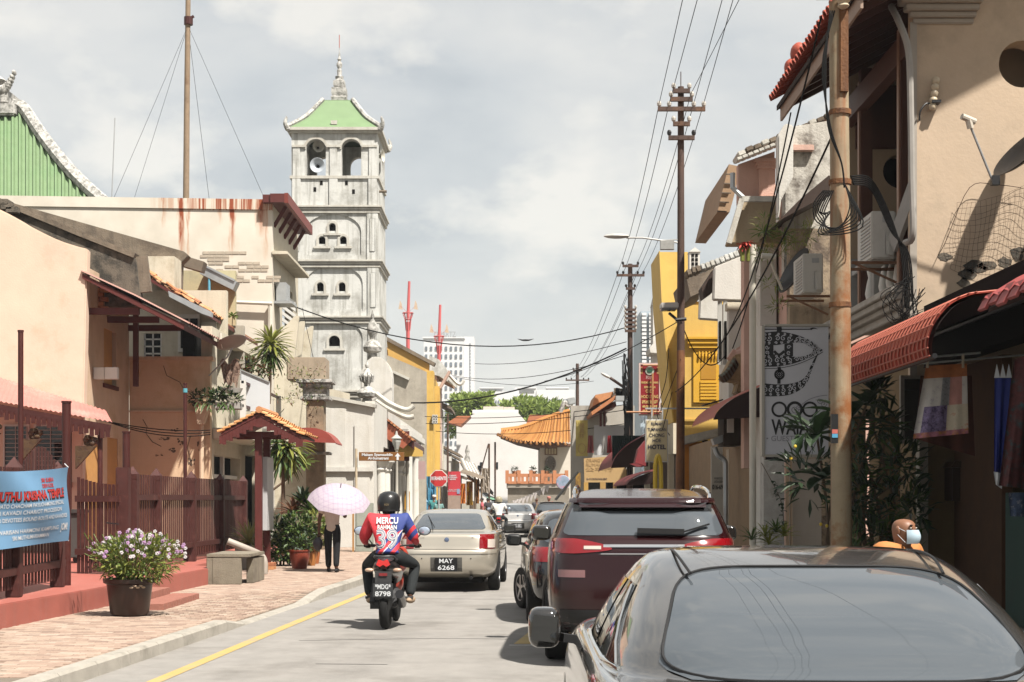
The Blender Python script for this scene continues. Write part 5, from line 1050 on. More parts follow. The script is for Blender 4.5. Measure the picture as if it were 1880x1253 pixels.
rws = [[(0,y,z) for y,z in prof],[(.36,y*.9,z*.9) for y,z in prof]]; tm.grid(rws); tm.grid([[(x,y,z-.02) for x,y,z in r] for r in rws],flip=True); tm.grid([[(0,y,z) for y,z in prof],[(0,y,z-.02) for y,z in prof]]); tm.add([(0,-.12,-.01),(.36,-.12,-.01),(.36,-.08,-.03),(0,-.08,-.03)],[(0,1,2,3)])
tme = bpy.data.meshes.new('roof_tile'); tme.from_pydata(tm.v,[],tm.f); tme.materials.append(redtile)
org = ORG[R1.name]; a_s = math.atan(rise)
for i in range(29):
 y = 24.3-i*.2
 for r in range(3):
  o = _link(bpy.data.objects.new('roof_tile', tme)); o.parent = R1; o.location = Vector((xe-.05+r*.28, y+rnd(-.01,.01), ze+.02+r*.28*rise+rnd(-.008,.008)+.03)) - org; o.rotation_euler = (0, -a_s+rnd(-.02,.02), rnd(-.02,.02))
obj('roof_tiling', MB().prism([(xe+.75,ze+.46),(8.6,ze+.05+(8.6-xe)*rise),(8.6,ze+.02+(8.6-xe)*rise),(xe+.75,ze+.42)],'y',18.6,24.4), redtile, R1)
for (px_,py_,r) in ((1466,98,.16),(1452,124,.13)): obj('hip_tile_end', MB().ell(P(px_,py_,23.2),(r*.8,r*1.2,r),12,8), redtile, R1, smooth=True)
obj('street_wall', wall_x(MB(), 5.35, .3, Y1+.352, 24.6, .14, 4.04, [(20.8,22.0,.15,2.8),(22.6,24.1,1.0,2.9)]), shadewall, R1)
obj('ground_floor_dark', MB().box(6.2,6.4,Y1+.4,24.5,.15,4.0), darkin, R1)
ins = thing('insulator_string', 'cream ribbed porcelain insulator string fixed to the peach wall', 'insulator', P(1714,190,Y1-.1)); m_i = mat('porcelain',(.60,.50,.36),.25,.06,5)
for k in range(5):
 p = P(1712+k*1.6, 196-k*12, Y1-.09); obj('insulator_disc', MB().lathe([(.03,-.05),(.045,-.035),(.055,0),(.05,.02),(.03,.04)],p,12), m_i, ins, smooth=True)
obj('bracket', MB().tube(cat([P(1716,198,Y1-.05),P(1702,190,Y1-.1),P(1690,204,Y1-.12),P(1688,222,Y1-.1)],5),.012,6).box(P(1706,190,Y1)[0],P(1722,190,Y1)[0],Y1-.16,Y1-.02,Zp(194,Y1),Zp(189,Y1)), black, ins)
ds = thing('satellite_dish', 'black satellite dish with long feed arm on the peach wall above the wire mesh', 'satellite dish', P(1850,330,19.2)); m_ = MB(); m_.M = Matrix.Translation(P(1880,285,19.3)) @ Euler((R(8),R(-48),R(5))).to_matrix().to_4x4()
m_.lathe([(.01,-.06),(.15,-.05),(.3,0),(.42,.06),(.425,.07),(.41,.07),(.3,.015),(.15,-.03),(.01,-.04)],n=28); obj('reflector', m_, black, ds, smooth=True)
obj('feed_arm', MB().tube([P(1779,226,19.0),P(1822,332,19.25)],.016,7), greyp, ds); obj('feed_head', MB().tube([P(1766,214,18.95),P(1790,224,19.0)],.04,10).tube([P(1778,220,18.98),P(1782,236,19)],.045,8), mat('lnb_cream',(.62,.56,.47),.4), ds); obj('arm_joint', MB().cbox(P(1827,332,19.25),(.1,.08,.12)), black, ds)
wm = MB()
def wp(u, v): return Vector(P(lerp(1757-12*v,1900,u), lerp(372-28*u+6*math.sin(5*u), 495+10*math.sin(7*u),v), Y1-.06-.05*math.sin(6*u+4*v)))
for i in range(17): wm.tube([wp(i/16+.012*math.sin(i+j),j/10) for j in range(11)], .0022, 3)
for j in range(13): wm.tube([wp(i/12,j/12+.01*math.sin(j*2+i)) for i in range(13)], .0022, 3)
wm.tube(cat([P(1722,470,Y1-.1),P(1738,440,Y1-.12),P(1780,345,Y1-.1),P(1830,340,Y1-.1),P(1875,345,Y1-.1)],5),.005,4)
wmo = tag(obj('wire_mesh', wm, mat('rusty_wire',(.12,.075,.05),.8), fixn=False), 'sagging rusty chicken wire mesh over the peach wall under the dish', 'wire mesh')
mp_ = MB()
for (x,y,w,h) in ((1790,492,26,14),(1775,505,18,12),(1812,488,20,10),(1845,482,14,12),(1868,466,14,16),(1735,472,14,8),(1770,520,14,10)):
 pts = [(Xp(x+w*math.cos(a)*rnd(.6,1.1),Y1), Zp(y+h*math.sin(a)*rnd(.6,1.1),Y1)) for a in [i*.4488 for i in range(14)]]; mp_.prism(pts,'y',Y1-.006,Y1-.001)
obj('moss_patch', mp_, mould, R1)
def condenser(x, y, z, label, bracket=True):
 t = thing('air_conditioner', label, 'air conditioner', (x,y,z)); m = mat('ac_white',(.60,.585,.54),.5,.05,5,c2=(.5,.48,.43),c2amt=.3)
 obj('casing', MB().box(x,x+.34,y,y+.85,z,z+.66), m, t, bev=.018); obj('side_panel', MB().box(x+.19,x+.32,y-.012,y-.001,z+.06,z+.36), m, t, bev=.006); obj('valve_cover', MB().box(x+.22,x+.31,y-.05,y-.013,z+.04,z+.24), m, t, bev=.008)
 obj('grip_recess', MB().box(x+.15,x+.27,y-.004,y-.0005,z+.5,z+.58), greyp, t)
 gm = MB()
 for i in range(11): gm.box(x-.014,x-.002,y+.06,y+.62,z+.07+i*.05,z+.085+i*.05)
 obj('fan_grille', gm, greyp, t)
 obj('bracket', MB().box(x-.25,x+.5,y+.1,y+.14,z-.06,z-.02).box(x-.25,x+.5,y+.7,y+.74,z-.06,z-.02).bar((x-.2,y+.12,z-.05),(x+.45,y+.12,z-.35),.03), mat('rust_bracket',(.22,.11,.06),.8,.2,6), t); return t
condenser(Xp(1600,20.9), 20.9, Zp(475,20.9), 'white outdoor air conditioner on a bracket before the veranda balustrade')
condenser(Xp(1474,25.2), 25.2, Zp(538,25.2), 'second white outdoor air conditioner, next to the dark dish above the signboard')
gc = tag(obj('grey_conduit', MB().tube(cat([P(1636,12,19.9),P(1650,40,19.6),P(1668,95,19.5),P(1672,200,19.5),P(1674,330,19.5),P(1676,430,19.5),P(1662,446,19.7)],5),.045,8), mat('conduit_grey',(.36,.34,.31),.6), smooth=True), 'thick grey conduit running down the corner of the peach pillar', 'pipe')
bb = MB()
for k in range(6): bb.tube(cat([P(1562+k,324+k*3,18.5),P(1600,330+k*4,19.0),P(1636,400+k*5,19.3),P(1655+k*3,470,19.4),P(1662+k*3,560+rnd(-10,20),19.4)],6),.010,5)
for k in range(16): bb.tube(cat([P(1668+rnd(-8,14),500+k*2,19.35),P(1640+rnd(-25,40),545+rnd(-22,18),19.3),P(1660+rnd(-25,35),575+rnd(-15,22),19.3),P(1690+rnd(-15,10),545+rnd(-20,40),19.35)],5),.0055,4)
cb = tag(obj('cable_bundle', bb, cable_m), 'thick bundle of black cables looping from the rusty pole to a tangle on the wall', 'cables')
# == near shop awnings and the dark shop under them
AW = thing('barrel_awning', 'curved red awning with a pale lattice of worn ribs over the dark shop', 'awning', (4.6,17.4,2.9))
lip, y0, y1_ = 4.2, 15.2, 19.45
sec = cat([(lip+.02,3.03),(lip,3.18),(lip+.07,3.38),(lip+.22,3.56),(lip+.40,3.65),(lip+.56,3.68),(lip+1.2,3.74)],5)
ny = 64; rows = [[(x+.006*(1 if j%2 else -1), lerp(y0,y1_,j/ny), z+.006*(1 if j%2 else -1)) for x,z in sec] for j in range(ny+1)]
obj('sheet', MB().grid(rows), awn_red, AW, fixn=False)
for j in range(27):
 y = lerp(y0,y1_,(j+.5)/27); obj('rib', MB().tube([(x-.012,y,z+.012) for x,z in sec[::2]], .011, 4), awn_pale, AW)
for i,(x,z) in enumerate(sec[::3]): obj('batten', MB().tube([(x-.013,y0,z+.013),(x-.013,y1_,z+.013)], .009, 4), awn_pale, AW)
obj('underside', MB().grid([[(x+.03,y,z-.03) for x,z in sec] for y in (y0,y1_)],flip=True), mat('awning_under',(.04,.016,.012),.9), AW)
obj('frame_bar', MB().tube([(lip+.06,y0,3.04),(lip+.06,y1_,3.04)],.03,6).tube([(lip+1.1,y0,3.66),(lip+1.1,y1_,3.66)],.03,6), black, AW)
A2 = thing('tile_awning', 'red tile-pattern sheet awning with a jagged worn edge, higher than the curved one', 'awning', (4.6,13,3.2))
rows = []
for j in range(41):
 y = lerp(8.0,13.3,j/40); o = .016*(1 if j%2 else -1); rows.append([(lerp(4.12,7.0,i/10), y+.0, lerp(3.34,4.9,i/10)+o+(.02*(i%2))) for i in range(11)])
obj('sheet', MB().grid(rows), mat('pantile_sheet',(.36,.075,.07),.6,.12,4), A2, fixn=False)
for j in range(20): obj('edge_flap', MB().cbox((4.13, 8.1+j*.265, 3.31),(.03,.2,.10+.05*(j%3)),rx=.0,ry=.5), mat('pantile_sheet',(.36,.075,.07)), A2)
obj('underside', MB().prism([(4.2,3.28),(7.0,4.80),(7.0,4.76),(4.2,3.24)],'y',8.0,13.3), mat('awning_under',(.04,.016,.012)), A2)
SH = thing('corner_shop', 'dark open shop front under the red awnings with a green door', 'shop', (7.5,14,.14))
obj('shop_block', MB().box(7.0,12,4,Y1-.01,.14,5.6), shadewall, SH)  # unseen building mass, added to shade the wall under the awning
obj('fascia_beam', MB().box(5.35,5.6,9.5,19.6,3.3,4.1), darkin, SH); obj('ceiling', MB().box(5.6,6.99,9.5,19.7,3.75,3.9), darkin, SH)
obj('green_door', MB().box(Xp(1846,17.6),Xp(1846,17.6)+.06,15.0,17.6,.15,Zp(905,17.6)), mat('green_door',(.025,.075,.065),.6,.15,4), SH)
obj('door_batten', MB().box(Xp(1846,17.6)-.03,Xp(1846,17.6)-.002,16.4,16.5,.15,Zp(905,17.6)), mat('green_door',(.025,.075,.065)), SH)
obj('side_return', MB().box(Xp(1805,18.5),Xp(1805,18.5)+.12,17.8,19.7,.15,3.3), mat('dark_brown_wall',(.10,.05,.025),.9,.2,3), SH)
mbx = thing('mailbox', 'dark metal mailbox with a peaked lid on the shaded yellow wall', 'mailbox', P(1768,885,19.5)); p0, p1 = P(1745,852,19.5), P(1796,920,19.5)
obj('box', MB().box(p0.x,p1.x,19.45,19.78,p1.z,p0.z-.05), mat('mailbox_brown',(.045,.025,.016),.5,.2,6), mbx, bev=.012); obj('lid', MB().prism([(p0.x-.02,p0.z-.048),(p1.x+.02,p0.z-.048),(p1.x,p0.z+.05),(p0.x+.03,p0.z+.03)],'y',19.4,19.79), mat('mailbox_lid',(.06,.035,.02),.5), mbx); obj('label_plate', MB().box(p0.x+.14,p0.x+.3,19.43,19.448,p1.z+.2,p1.z+.25), greyp, mbx)
tag(obj('wall_pipe', MB().tube([P(1798,700,19.6),P(1800,1120,19.6)],.022,7), mat('pipe_tan',(.26,.17,.09),.6)), 'slim tan pipe running down the shaded wall beside the mailbox', 'pipe')
wf = thing('window_board', 'pale edged dark window behind the plants under the curved awning', 'window', P(1675,750,19.7)); a, b = P(1652,690,19.7), P(1700,815,19.7)
obj('frame', MB().box(a.x,b.x,19.66,19.72,b.z,a.z), mat('frame_dim',(.38,.35,.30),.7,.1,4), wf); obj('pane', MB().box(a.x+.05,b.x-.05,19.63,19.658,b.z+.06,a.z-.05), glassd, wf)
tag(obj('door_jamb', MB().box(Xp(1688,19.6),Xp(1704,19.6),19.6,19.78,.14,Zp(808,19.6)), mat('jamb_pale',(.42,.38,.31),.8,.15,3)), 'pale door jamb standing behind the plants on the shaded wall', 'jamb')
rl = tag(obj('hanging_rail', MB().tube([P(1685,658,16.8),P(1800,648,16.8)],.014,6).tube([(4.25,16.8,3.08),(6.9,16.8,3.3)],.012,6), greyp), 'thin rail under the curved awning that the skirts hang from', 'rail')
def cloth(name, label, px4, Y, m, parent=None, wob=.03, nu=22, nv=16, freq=11, cols=None, catg='garment'):      # px4 = tl, tr, br, bl
 (ax,ay),(bx,by),(cx_,cy_),(dx,dy) = px4
 rows = []
 for v in range(nv+1):
  r_ = []
  for u in range(nu+1):
   s, t = u/nu, v/nv; x = lerp(lerp(ax,bx,s),lerp(dx,cx_,s),t); y = lerp(lerp(ay,by,s),lerp(dy,cy_,s),t)
   r_.append(P(x,y,Y+wob*math.sin(freq*s+1.5*t)*(.3+.7*t)+.5*wob*math.sin(23*s)*t))
  rows.append(r_)
 ms = m if isinstance(m,(list,tuple)) else [m]; mb = MB().grid(rows)
 if cols: mb.m = [cols((k%nu)/nu,(k//nu)/nv) for k in range(nu*nv)]
 o = obj(name, mb, ms, parent, smooth=True, fixn=False, ang=80)
 if label: tag(o, label, catg)
 return o
pm = [mat('patch_orange',(.45,.15,.05),.8,.3,14),mat('patch_white',(.62,.58,.55),.8,.12,12,c2=(.34,.31,.36),c2amt=.3,sc3=16),mat('patch_grey',(.36,.36,.38),.8,.3,20,c2=(.12,.12,.14),c2amt=.45,sc3=20),mat('patch_purple',(.26,.20,.36),.8,.4,25,c2=(.06,.04,.10),c2amt=.5,sc3=22),mat('patch_cream',(.60,.52,.40),.8,.15,12,c2=(.45,.10,.06),c2amt=.3,sc3=12),mat('patch_pink',(.52,.25,.22),.8,.2,10),mat('patch_hem',(.42,.16,.22),.8,.4,18,c2=(.55,.25,.05),c2amt=.5,sc3=14)]
def pc(s, t):
 if t < .17: return 0
 if t > .90: return 6
 if s < .10: return 1
 if t < .55: return 1 if s < .42 else 2 if s < .6 else 5 if s < .86 else 1
 return 3 if s < .58 else 4
sk = thing('patchwork_skirt', 'patchwork wrap skirt in white, purple and orange squares hanging under the awning', 'garment', P(1730,660,16.8))
cloth('cloth', None, ((1700,672),(1775,668),(1778,796),(1676,806)), 16.8, pm, sk, .035, 34, 28, 11, pc)
for x in (1703,1768): obj('waist_tie', MB().tube([P(x,676,16.8),P(x,650,16.8)],.016,5), pm[4], sk)
cloth('dark_skirt', 'dark maroon skirt hanging behind the patchwork one', ((1690,690),(1784,690),(1790,838),(1680,806)), 17.1, mat('cloth_maroon',(.07,.02,.012),.9,.3,6))
bg = thing('blue_garment', 'deep blue garment with white pointed trim hanging in the shop doorway', 'garment', P(1838,680,16))
cloth('cloth', None, ((1826,694),(1856,694),(1842,870),(1825,866)), 16.0, [mat('cloth_blue',(.02,.035,.22),.7,.15,5)], bg)
tr = MB()
for k in range(3): x = 1830+k*11; tr.add([P(x-5,694,15.98),P(x+6,694,15.98),P(x,668,15.98)],[(0,1,2)])
obj('white_trim', tr, bw, bg, fixn=False); cloth('hem', None, ((1824,866),(1843,870),(1839,898),(1828,890)), 15.99, [bw], bg)
cloth('batik_scarf', 'dark red patterned batik scarf hanging at the shop doorway beside the blue garment', ((1862,660),(1920,640),(1905,900),(1834,892)), 15.6, [mat('batik',(.10,.03,.03),.8,.5,16,c2=(.03,.08,.09),c2amt=.4,sc3=9)], wob=.06)
cloth('print_cloth', 'blue and white printed cloth below the dark batik scarf', ((1851,905),(1900,905),(1900,950),(1855,948)), 15.7, [mat('print_blue',(.06,.09,.16),.8,.5,22,c2=(.45,.45,.5),c2amt=.35,sc3=16)])
# == rusty near pole
RP = thing('rusty_pole', 'thick rusty steel utility pole with loops of cable beside the guesthouse signboard', 'utility pole', (Xp(1542,17.3),17.3,.14)); xp_ = Xp(1542,17.3)
obj('shaft', MB().tube([(xp_+.02,17.3,.14),(xp_,17.3,Zp(330,17.3))],[.120,.115],18), rustm, RP, smooth=True); obj('upper_shaft', MB().tube([(xp_,17.3,Zp(330,17.3)),(xp_-.02,17.3,Zp(5,17.3))],[.112,.105],18), rustm, RP, smooth=True)
obj('rust_plate', MB().box(xp_-.03,xp_+.07,17.16,17.3,Zp(175,17.3),Zp(20,17.3)), rustd, RP, bev=.01)
for y in (207,335,560): obj('clamp_band', MB().tube([(xp_,17.3,Zp(y+5,17.3)),(xp_,17.3,Zp(y-4,17.3))],.128,18), rustd, RP)
obj('top_insulator', MB().lathe([(.03,0),(.07,.03),(.05,.06),(.08,.09),(.05,.13),(.06,.16),(.01,.2)],(xp_,17.12,Zp(26,17.3)),12), m_i, RP, smooth=True); obj('top_arm', MB().box(xp_-.3,xp_+.25,17.1,17.16,Zp(8,17.3),Zp(-3,17.3)), rustd, RP)
stk = obj('sticker', MB().box(xp_-.13,xp_-.055,17.14,17.19,Zp(815,17.3),Zp(762,17.3)), black, RP); obj('colour_band', MB().box(xp_-.125,xp_-.06,17.133,17.139,Zp(805,17.3),Zp(798,17.3)), mat('band_blue',(.1,.35,.55),.5), RP); obj('colour_band', MB().box(xp_-.125,xp_-.06,17.133,17.139,Zp(797.5,17.3),Zp(790,17.3)), mat('band_pink',(.55,.15,.12),.5), RP)
lp = MB()
for k in range(7):
 r = .25+.07*rnd(0,1); lp.tube(cat([P(1552,340,17.1),P(1560+k*4,380+k*6,17.0),P(1540-k*6,418+k*2,17.05),P(1500+k*4,408-k*3,17.2),P(1494+k*3,375+k*3,17.2),P(1512+k*3,350,17.2)],6),.008,5)
for k in range(3): lp.tube(cat([P(1524+k*4,20,17.15),P(1516-k*3,120,17.1),P(1520+k*2,230,17.1),P(1545,300,17.1),P(1550,345,17.1)],6),.010,5)
tag(obj('cable_loops', lp, cable_m), 'coiled loops of black cable hung round the rusty pole below its clamp', 'cables')
# == guesthouse signboard
YS2 = 23.6; SB = thing('signboard', 'tall white guesthouse signboard with black scroll ornament and rings', 'signboard', P(1458,838,YS2))
a, b = P(1398,598,YS2), P(1521,838,YS2)
obj('panel', MB().box(a.x+.05,b.x,YS2,YS2+.16,b.z+.03,a.z-.02), mat('signboard_white',(.62,.62,.66),.5,.04,2), SB)
obj('frame', MB().box(a.x,a.x+.048,YS2-.03,YS2+.18,b.z,a.z).box(a.x+.049,b.x+.03,YS2-.03,YS2+.18,a.z-.018,a.z+.02).box(a.x+.049,b.x+.03,YS2-.03,YS2+.18,b.z-.015,b.z+.028), mat('sign_frame',(.46,.43,.37),.5,.08,5), SB, bev=.006)
ink = mat('sign_ink', (.02,.02,.022), .5); ink2 = mat('sign_ink_grey', (.30,.29,.32), .5)
def sgn(px, py): return (Xp(px,YS2), Zp(py,YS2))
def stroke(mb, pts, w, y=YS2-.004, taper=False):              # flat printed stroke with width w (m)
 n = len(pts); L_, R_ = [], []
 for i,p in enumerate(pts):
  q0 = Vector(pts[max(i-1,0)]); q1 = Vector(pts[min(i+1,n-1)]); d = (q1-q0); d = d.normalized() if d.length > 1e-6 else Vector((1,0)); ww = w*(1 if not taper else max(.15,1-i/n)); L_.append((p[0]-d.y*ww/2,y,p[1]+d.x*ww/2)); R_.append((p[0]+d.y*ww/2,y,p[1]-d.x*ww/2))
 mb.grid([L_,R_])
def px_stroke(mb, pts, wpx, n=6, **k): s = F/YS2; stroke(mb, [sgn(*p) for p in cat(pts,n)], wpx/s, **k)
def spiral(mb, cx, cy, r, wpx, turns=1.5, d=1, a0=0):
 px_stroke(mb, [(cx+r*(1-i/16)*math.cos(a0+d*turns*6.283*i/16), cy+r*(1-i/16)*math.sin(a0+d*turns*6.283*i/16)) for i in range(16)], wpx, 3)
om = MB(); wo = MB()
def band(A, B, n=8):
 A, B = cat(A,n), cat(B,n); m = min(len(A),len(B)); f = lambda L_,i: sgn(*L_[int(i*(len(L_)-1)/(m-1))]); om.grid([[(f(A,i)[0],YS2-.003,f(A,i)[1]) for i in range(m)],[(f(B,i)[0],YS2-.003,f(B,i)[1]) for i in range(m)]])
px_stroke(om,[(1402,605),(1450,605),(1490,605)],1.8,4); px_stroke(om,[(1488,605),(1494,603),(1501,605)],4,4,taper=True); px_stroke(om,[(1429,598),(1431,605),(1429,613)],9,4)
upo = [(1402,611),(1430,609),(1462,615),(1490,627),(1506,640),(1511,643)]; dno = [(1402,674),(1430,673),(1460,667),(1486,657),(1503,648),(1511,643)]
upi = [(1402,633),(1424,634),(1452,630),(1474,630),(1488,638),(1493,643)]; dni = [(1402,652),(1424,651),(1452,655),(1474,655),(1488,649),(1493,643)]
band(upo,upi); band(dno,dni); px_stroke(om, [(x,y+3.2) for x,y in dno], 1.2)
band([(1402,633),(1418,634),(1420,634)],[(1402,652),(1418,651),(1420,651)]); band([(1440,632),(1452,630),(1456,631)],[(1440,653),(1452,655),(1456,654)])
lo = [(1402,704),(1425,706),(1450,705),(1470,699),(1482,687),(1490,668),(1503,646)]; li = [(1402,728),(1425,728),(1450,725),(1472,714),(1484,698),(1491,678),(1503,648)]; band(lo,li)
def wsp(cx, cy, r, d, a0): px_stroke(wo, [(cx+r*(1-i/16)*math.cos(a0+d*8.5*i/16), cy+r*(1-i/16)*math.sin(a0+d*8.5*i/16)) for i in range(16)], 1.35, 3, y=YS2-.0045)
k = 0
for L0,L1,n,r in ((upo,upi,11,5.2),(dno,dni,11,5.2),(lo,li,12,5.0)):
 A_, B_ = cat(L0,8), cat(L1,8)
 for i in range(n):
  t = (i+.5)/n*.9; p, q = A_[int(t*(len(A_)-1))], B_[int(t*(len(B_)-1))]; k += 1; w_ = math.dist(p,q); wsp((p[0]+q[0])/2,(p[1]+q[1])/2,min(r,w_*.36),1 if k%2 else -1,k*1.3)
  if w_ > 15: wsp(lerp(p[0],q[0],.18),lerp(p[1],q[1],.18),2.6,-1 if k%2 else 1,k); wsp(lerp(p[0],q[0],.84),lerp(p[1],q[1],.84),2.6,1 if k%2 else -1,k)
for (x,d) in ((1408,1),(1448,-1)): wsp(x,638,4,d,0); wsp(x,648,4,-d,1)
px_stroke(om,[(1421,645),(1430,652),(1440,645)],5,4); px_stroke(om,[(1430,674),(1431,679),(1430,684)],6,3); px_stroke(om,[(1430,694),(1430,705)],6,3)
ring = lambda mb,cx,cy,r,w,mi=0: px_stroke(mb,[(cx+r*math.cos(i*.3927),cy+r*math.sin(i*.3927)) for i in range(17)],w,2)
for r,w in ((8,3.6),(4.4,2.2),(1.4,2.2)): ring(om,1431,688,r,w)
for i in range(12): a_ = i*.5236; px_stroke(om,[(1431+4.5*math.cos(a_),688+4.5*math.sin(a_)),(1431+7.5*math.cos(a_),688+7.5*math.sin(a_))],1.4,2)
obj('white_scrolls', wo, MATS['signboard_white'], SB, fixn=False)
obj('scroll_ornament', om, ink, SB, fixn=False)
rg = MB(); ring(rg,1430.5,752,12.5,4); ring(rg,1459,752,12.5,5); ring(rg,1487,752,12.5,4); obj('ring_emblem', rg, ink, SB, fixn=False)
gm = MB()
for (cx,cy,r) in ((1459,752,8),(1466,748,5),(1512,742,6),(1513,758,6),(1500,768,5),(1505,736,6),(1514,775,5)): spiral(gm,cx,cy,r,1.6,1.5)
px_stroke(gm,[(1471,744),(1485,734),(1503,728),(1519,726)],1.3); obj('grey_ornament', gm, ink2, SB, fixn=False)
s_ = F/YS2
text('lettering','WAJAH',.33,face_cam(Xp(1459,YS2),YS2-.005,Zp(786,YS2)),ink,SB,fit=86/s_,bold=.008,depth=.002)
text('lettering','• GUESTHOUSE •',.12,face_cam(Xp(1459,YS2),YS2-.005,Zp(806,YS2)),ink2,SB,fit=104/s_,depth=.002)
obj('sign_bracket', MB().bar((a.x+.3,YS2+.2,a.z-.1),(5.2,YS2+.9,a.z-.1),.05).bar((a.x+.3,YS2+.2,b.z+.1),(5.2,YS2+.9,b.z+.1),.05), black, SB); obj('lamp_strip', MB().box(a.x+.06,a.x+.26,YS2-.02,YS2+.1,b.z-.055,b.z-.018), black, SB)
# == R2: whitewashed / pink house behind the signboard
R2 = thing('pink_house', 'pink and white shophouse with mossy coping, concrete canopy and tall pilasters', 'shophouse', (5.5,27,.14)); Y2 = 27.4
pt_ = lambda l, Y: [(Xp(x,Y),Zp(y,Y)) for x,y in l]
obj('party_wall', MB().prism(pt_([(1440,272),(1458,232),(1520,222),(1600,180),(1600,520),(1440,520)],Y2),'y',Y2,Y2+.3), mat('peeling_white',(.60,.57,.51),.9,.15,4,.5,30,c2=(.16,.14,.12),c2amt=.42,sc3=2.2,streak=.6,mottle=(.12,.1,.08)), R2, bev=.02)
obj('white_pier', MB().prism(pt_([(1424,255),(1437,233),(1452,236),(1452,330),(1430,372),(1424,420)],Y2),'y',Y2-.25,Y2-.002), limew, R2, bev=.02)
obj('cap_ledge', MB().box(Xp(1448,Y2),Xp(1492,Y2),Y2-.14,Y2-.002,Zp(280,Y2),Zp(269,Y2)), pinkp, R2, bev=.012)
cp = MB();
for i in range(12):
 t = i/12; p = P(lerp(1352,1524,t),lerp(289,216,t),28.4); q = P(lerp(1352,1524,t+.075),lerp(289,216,t+.075),28.4); o = obj('coping_tile', MB().bar((p.x,28.5,p.z+.02*(i%2)),(q.x,28.5,q.z+.02*(i%2)),.7,.09), mouldb if i%3 else lime, R2, bev=.015)
for i in range(9):
 t = i/9; p = P(lerp(1350,1440,t),lerp(298,262,t),28.2); q = P(lerp(1350,1440,t+.1),lerp(298,262,t+.1),28.2); obj('eave_tile', MB().bar((p.x,28.1,p.z),(q.x,28.1,q.z),.3,.06), lime, R2, bev=.01)
obj('pink_gable', MB().prism(pt_([(1357,300),(1424,276),(1424,372),(1357,372)],28.6),'y',28.7,28.95), pinkp, R2)
for (p,q,o) in ((292,298,.07),(298,304,.04),(304,310,.02)): obj('pilaster_cap', MB().box(Xp(1392,28.6)-o,Xp(1424,28.6),28.6-o,28.698,Zp(q,28.6),Zp(p,28.6)), pinkp, R2)
obj('pink_pilaster', MB().box(Xp(1394,28.6),Xp(1424,28.6),28.62,28.698,Zp(370,28.6),Zp(310,28.6)), pinkp, R2)
obj('side_eave', MB().prism(pt_([(1337,304),(1356,308),(1348,356),(1338,392),(1316,391)],29.5),'y',29.4,33), mat('eave_tan',(.38,.25,.15),.8,.15,4,.2,20), R2)
for i in range(5): a_, b_ = P(1317+i*4,388-i*17,29.3), P(1334+i*4,389-i*17,29.3); obj('eave_batten', MB().bar(a_,b_,.04,.02), mouldb, R2)
obj('down_spout', MB().tube([P(1345,318,28.3),P(1345,345,28.3),P(1369,368,28.3)],.05,8), zinc, R2)
obj('canopy_face', MB().prism(pt_([(1362,366),(1426,366),(1424,372),(1440,446),(1337,446)],27.9),'y',27.95,28.4), mat('canopy_tan',(.48,.38,.25),.9,.1,3,.3,30,c2=(.38,.29,.18),c2amt=.35,streak=.3,mottle=(.2,.15,.1)), R2, bev=.015)
obj('canopy_rim', MB().bar(P(1362,366,27.8),P(1338,447,27.8),.09,.1).bar(P(1362,366,27.8),P(1440,366,27.8),.08,.1), lime, R2)
obj('terracotta_course', MB().box(Xp(1366,28.5),Xp(1424,28.5),28.5,28.69,Zp(372,28.5),Zp(360,28.5)), terracotta[0], R2)
obj('shade_roof', MB().prism(pt_([(1420,415),(1470,365),(1522,322),(1530,330),(1530,352),(1440,400)],26.4),'y',26.4,28.0), mat('dark_sheet',(.05,.03,.022),.8,.2,5), R2)
obj('front_block', MB().box(5.06,8,Y2+.31,33.2,.14,7.4), pinkp, R2)
for (a0,b0,m,yy) in ((1396,1426,limew,28.6),(1426,1438,mat('pilaster_grey',(.42,.39,.36),.85,.1,3),28.8),(1438,1450,cream,28.3)): obj('pilaster', MB().box(Xp(a0,yy),Xp(b0,yy),yy,yy+.8,.14,Zp(446,yy)), m, R2, bev=.012)
obj('pink_strip', MB().box(Xp(1366,29.5),Xp(1376,29.5),29.5,29.9,2.2,Zp(450,29.5)), pinkp, R2)
obj('weathered_panel', MB().box(Xp(1450,27.0),Xp(1545,27.0),27.0,27.3,.14,Zp(420,27)), mat('peeling_tan',(.42,.33,.23),.9,.2,3,.5,25,c2=(.12,.09,.07),c2amt=.45,sc3=1.6,streak=.5,mottle=(.08,.06,.05)), R2)
obj('lower_panel', MB().box(Xp(1452,26.2),Xp(1508,26.2),26.2,26.5,.14,Zp(842,26.2)), mat('grey_beige_panel',(.40,.35,.30),.85,.1,2,.3,25,streak=.3,mottle=(.24,.2,.16)), R2)
obj('rough_pilaster', MB().box(Xp(1402,26.6),Xp(1440,26.6),26.6,26.95,.14,Zp(836,26.6)), mat('rough_white',(.55,.53,.49),.95,.15,6,1.0,14,c2=(.4,.38,.34),c2amt=.4), R2)
for i,(x0,x1) in enumerate(((1546,1563),(1566,1584))): pass
t = tag(obj('pole_pipe', MB().tube([P(1382,450,27),P(1382,1020,27)],.062,10), pvc, smooth=True), 'tall pale pipe running from the concrete canopy down to the ground', 'pipe')
tag(obj('wall_pipe', MB().tube([P(1445,835,26),P(1446,1010,26)],.035,8).tube([P(1452,840,26),P(1453,1010,26)],.02,6), mat('pipe_tan2',(.42,.30,.2),.6)), 'pair of tan pipes on the rough white pilaster under the signboard', 'pipe')
ddm = MB(); ddm.M = Matrix.Translation(P(1462,500,26.6)) @ Euler((R(12),R(-62),0)).to_matrix().to_4x4(); ddm.lathe([(.01,-.07),(.2,-.05),(.38,.02),(.45,.06),(.44,.075),(.2,-.02),(.01,-.04)],n=26)
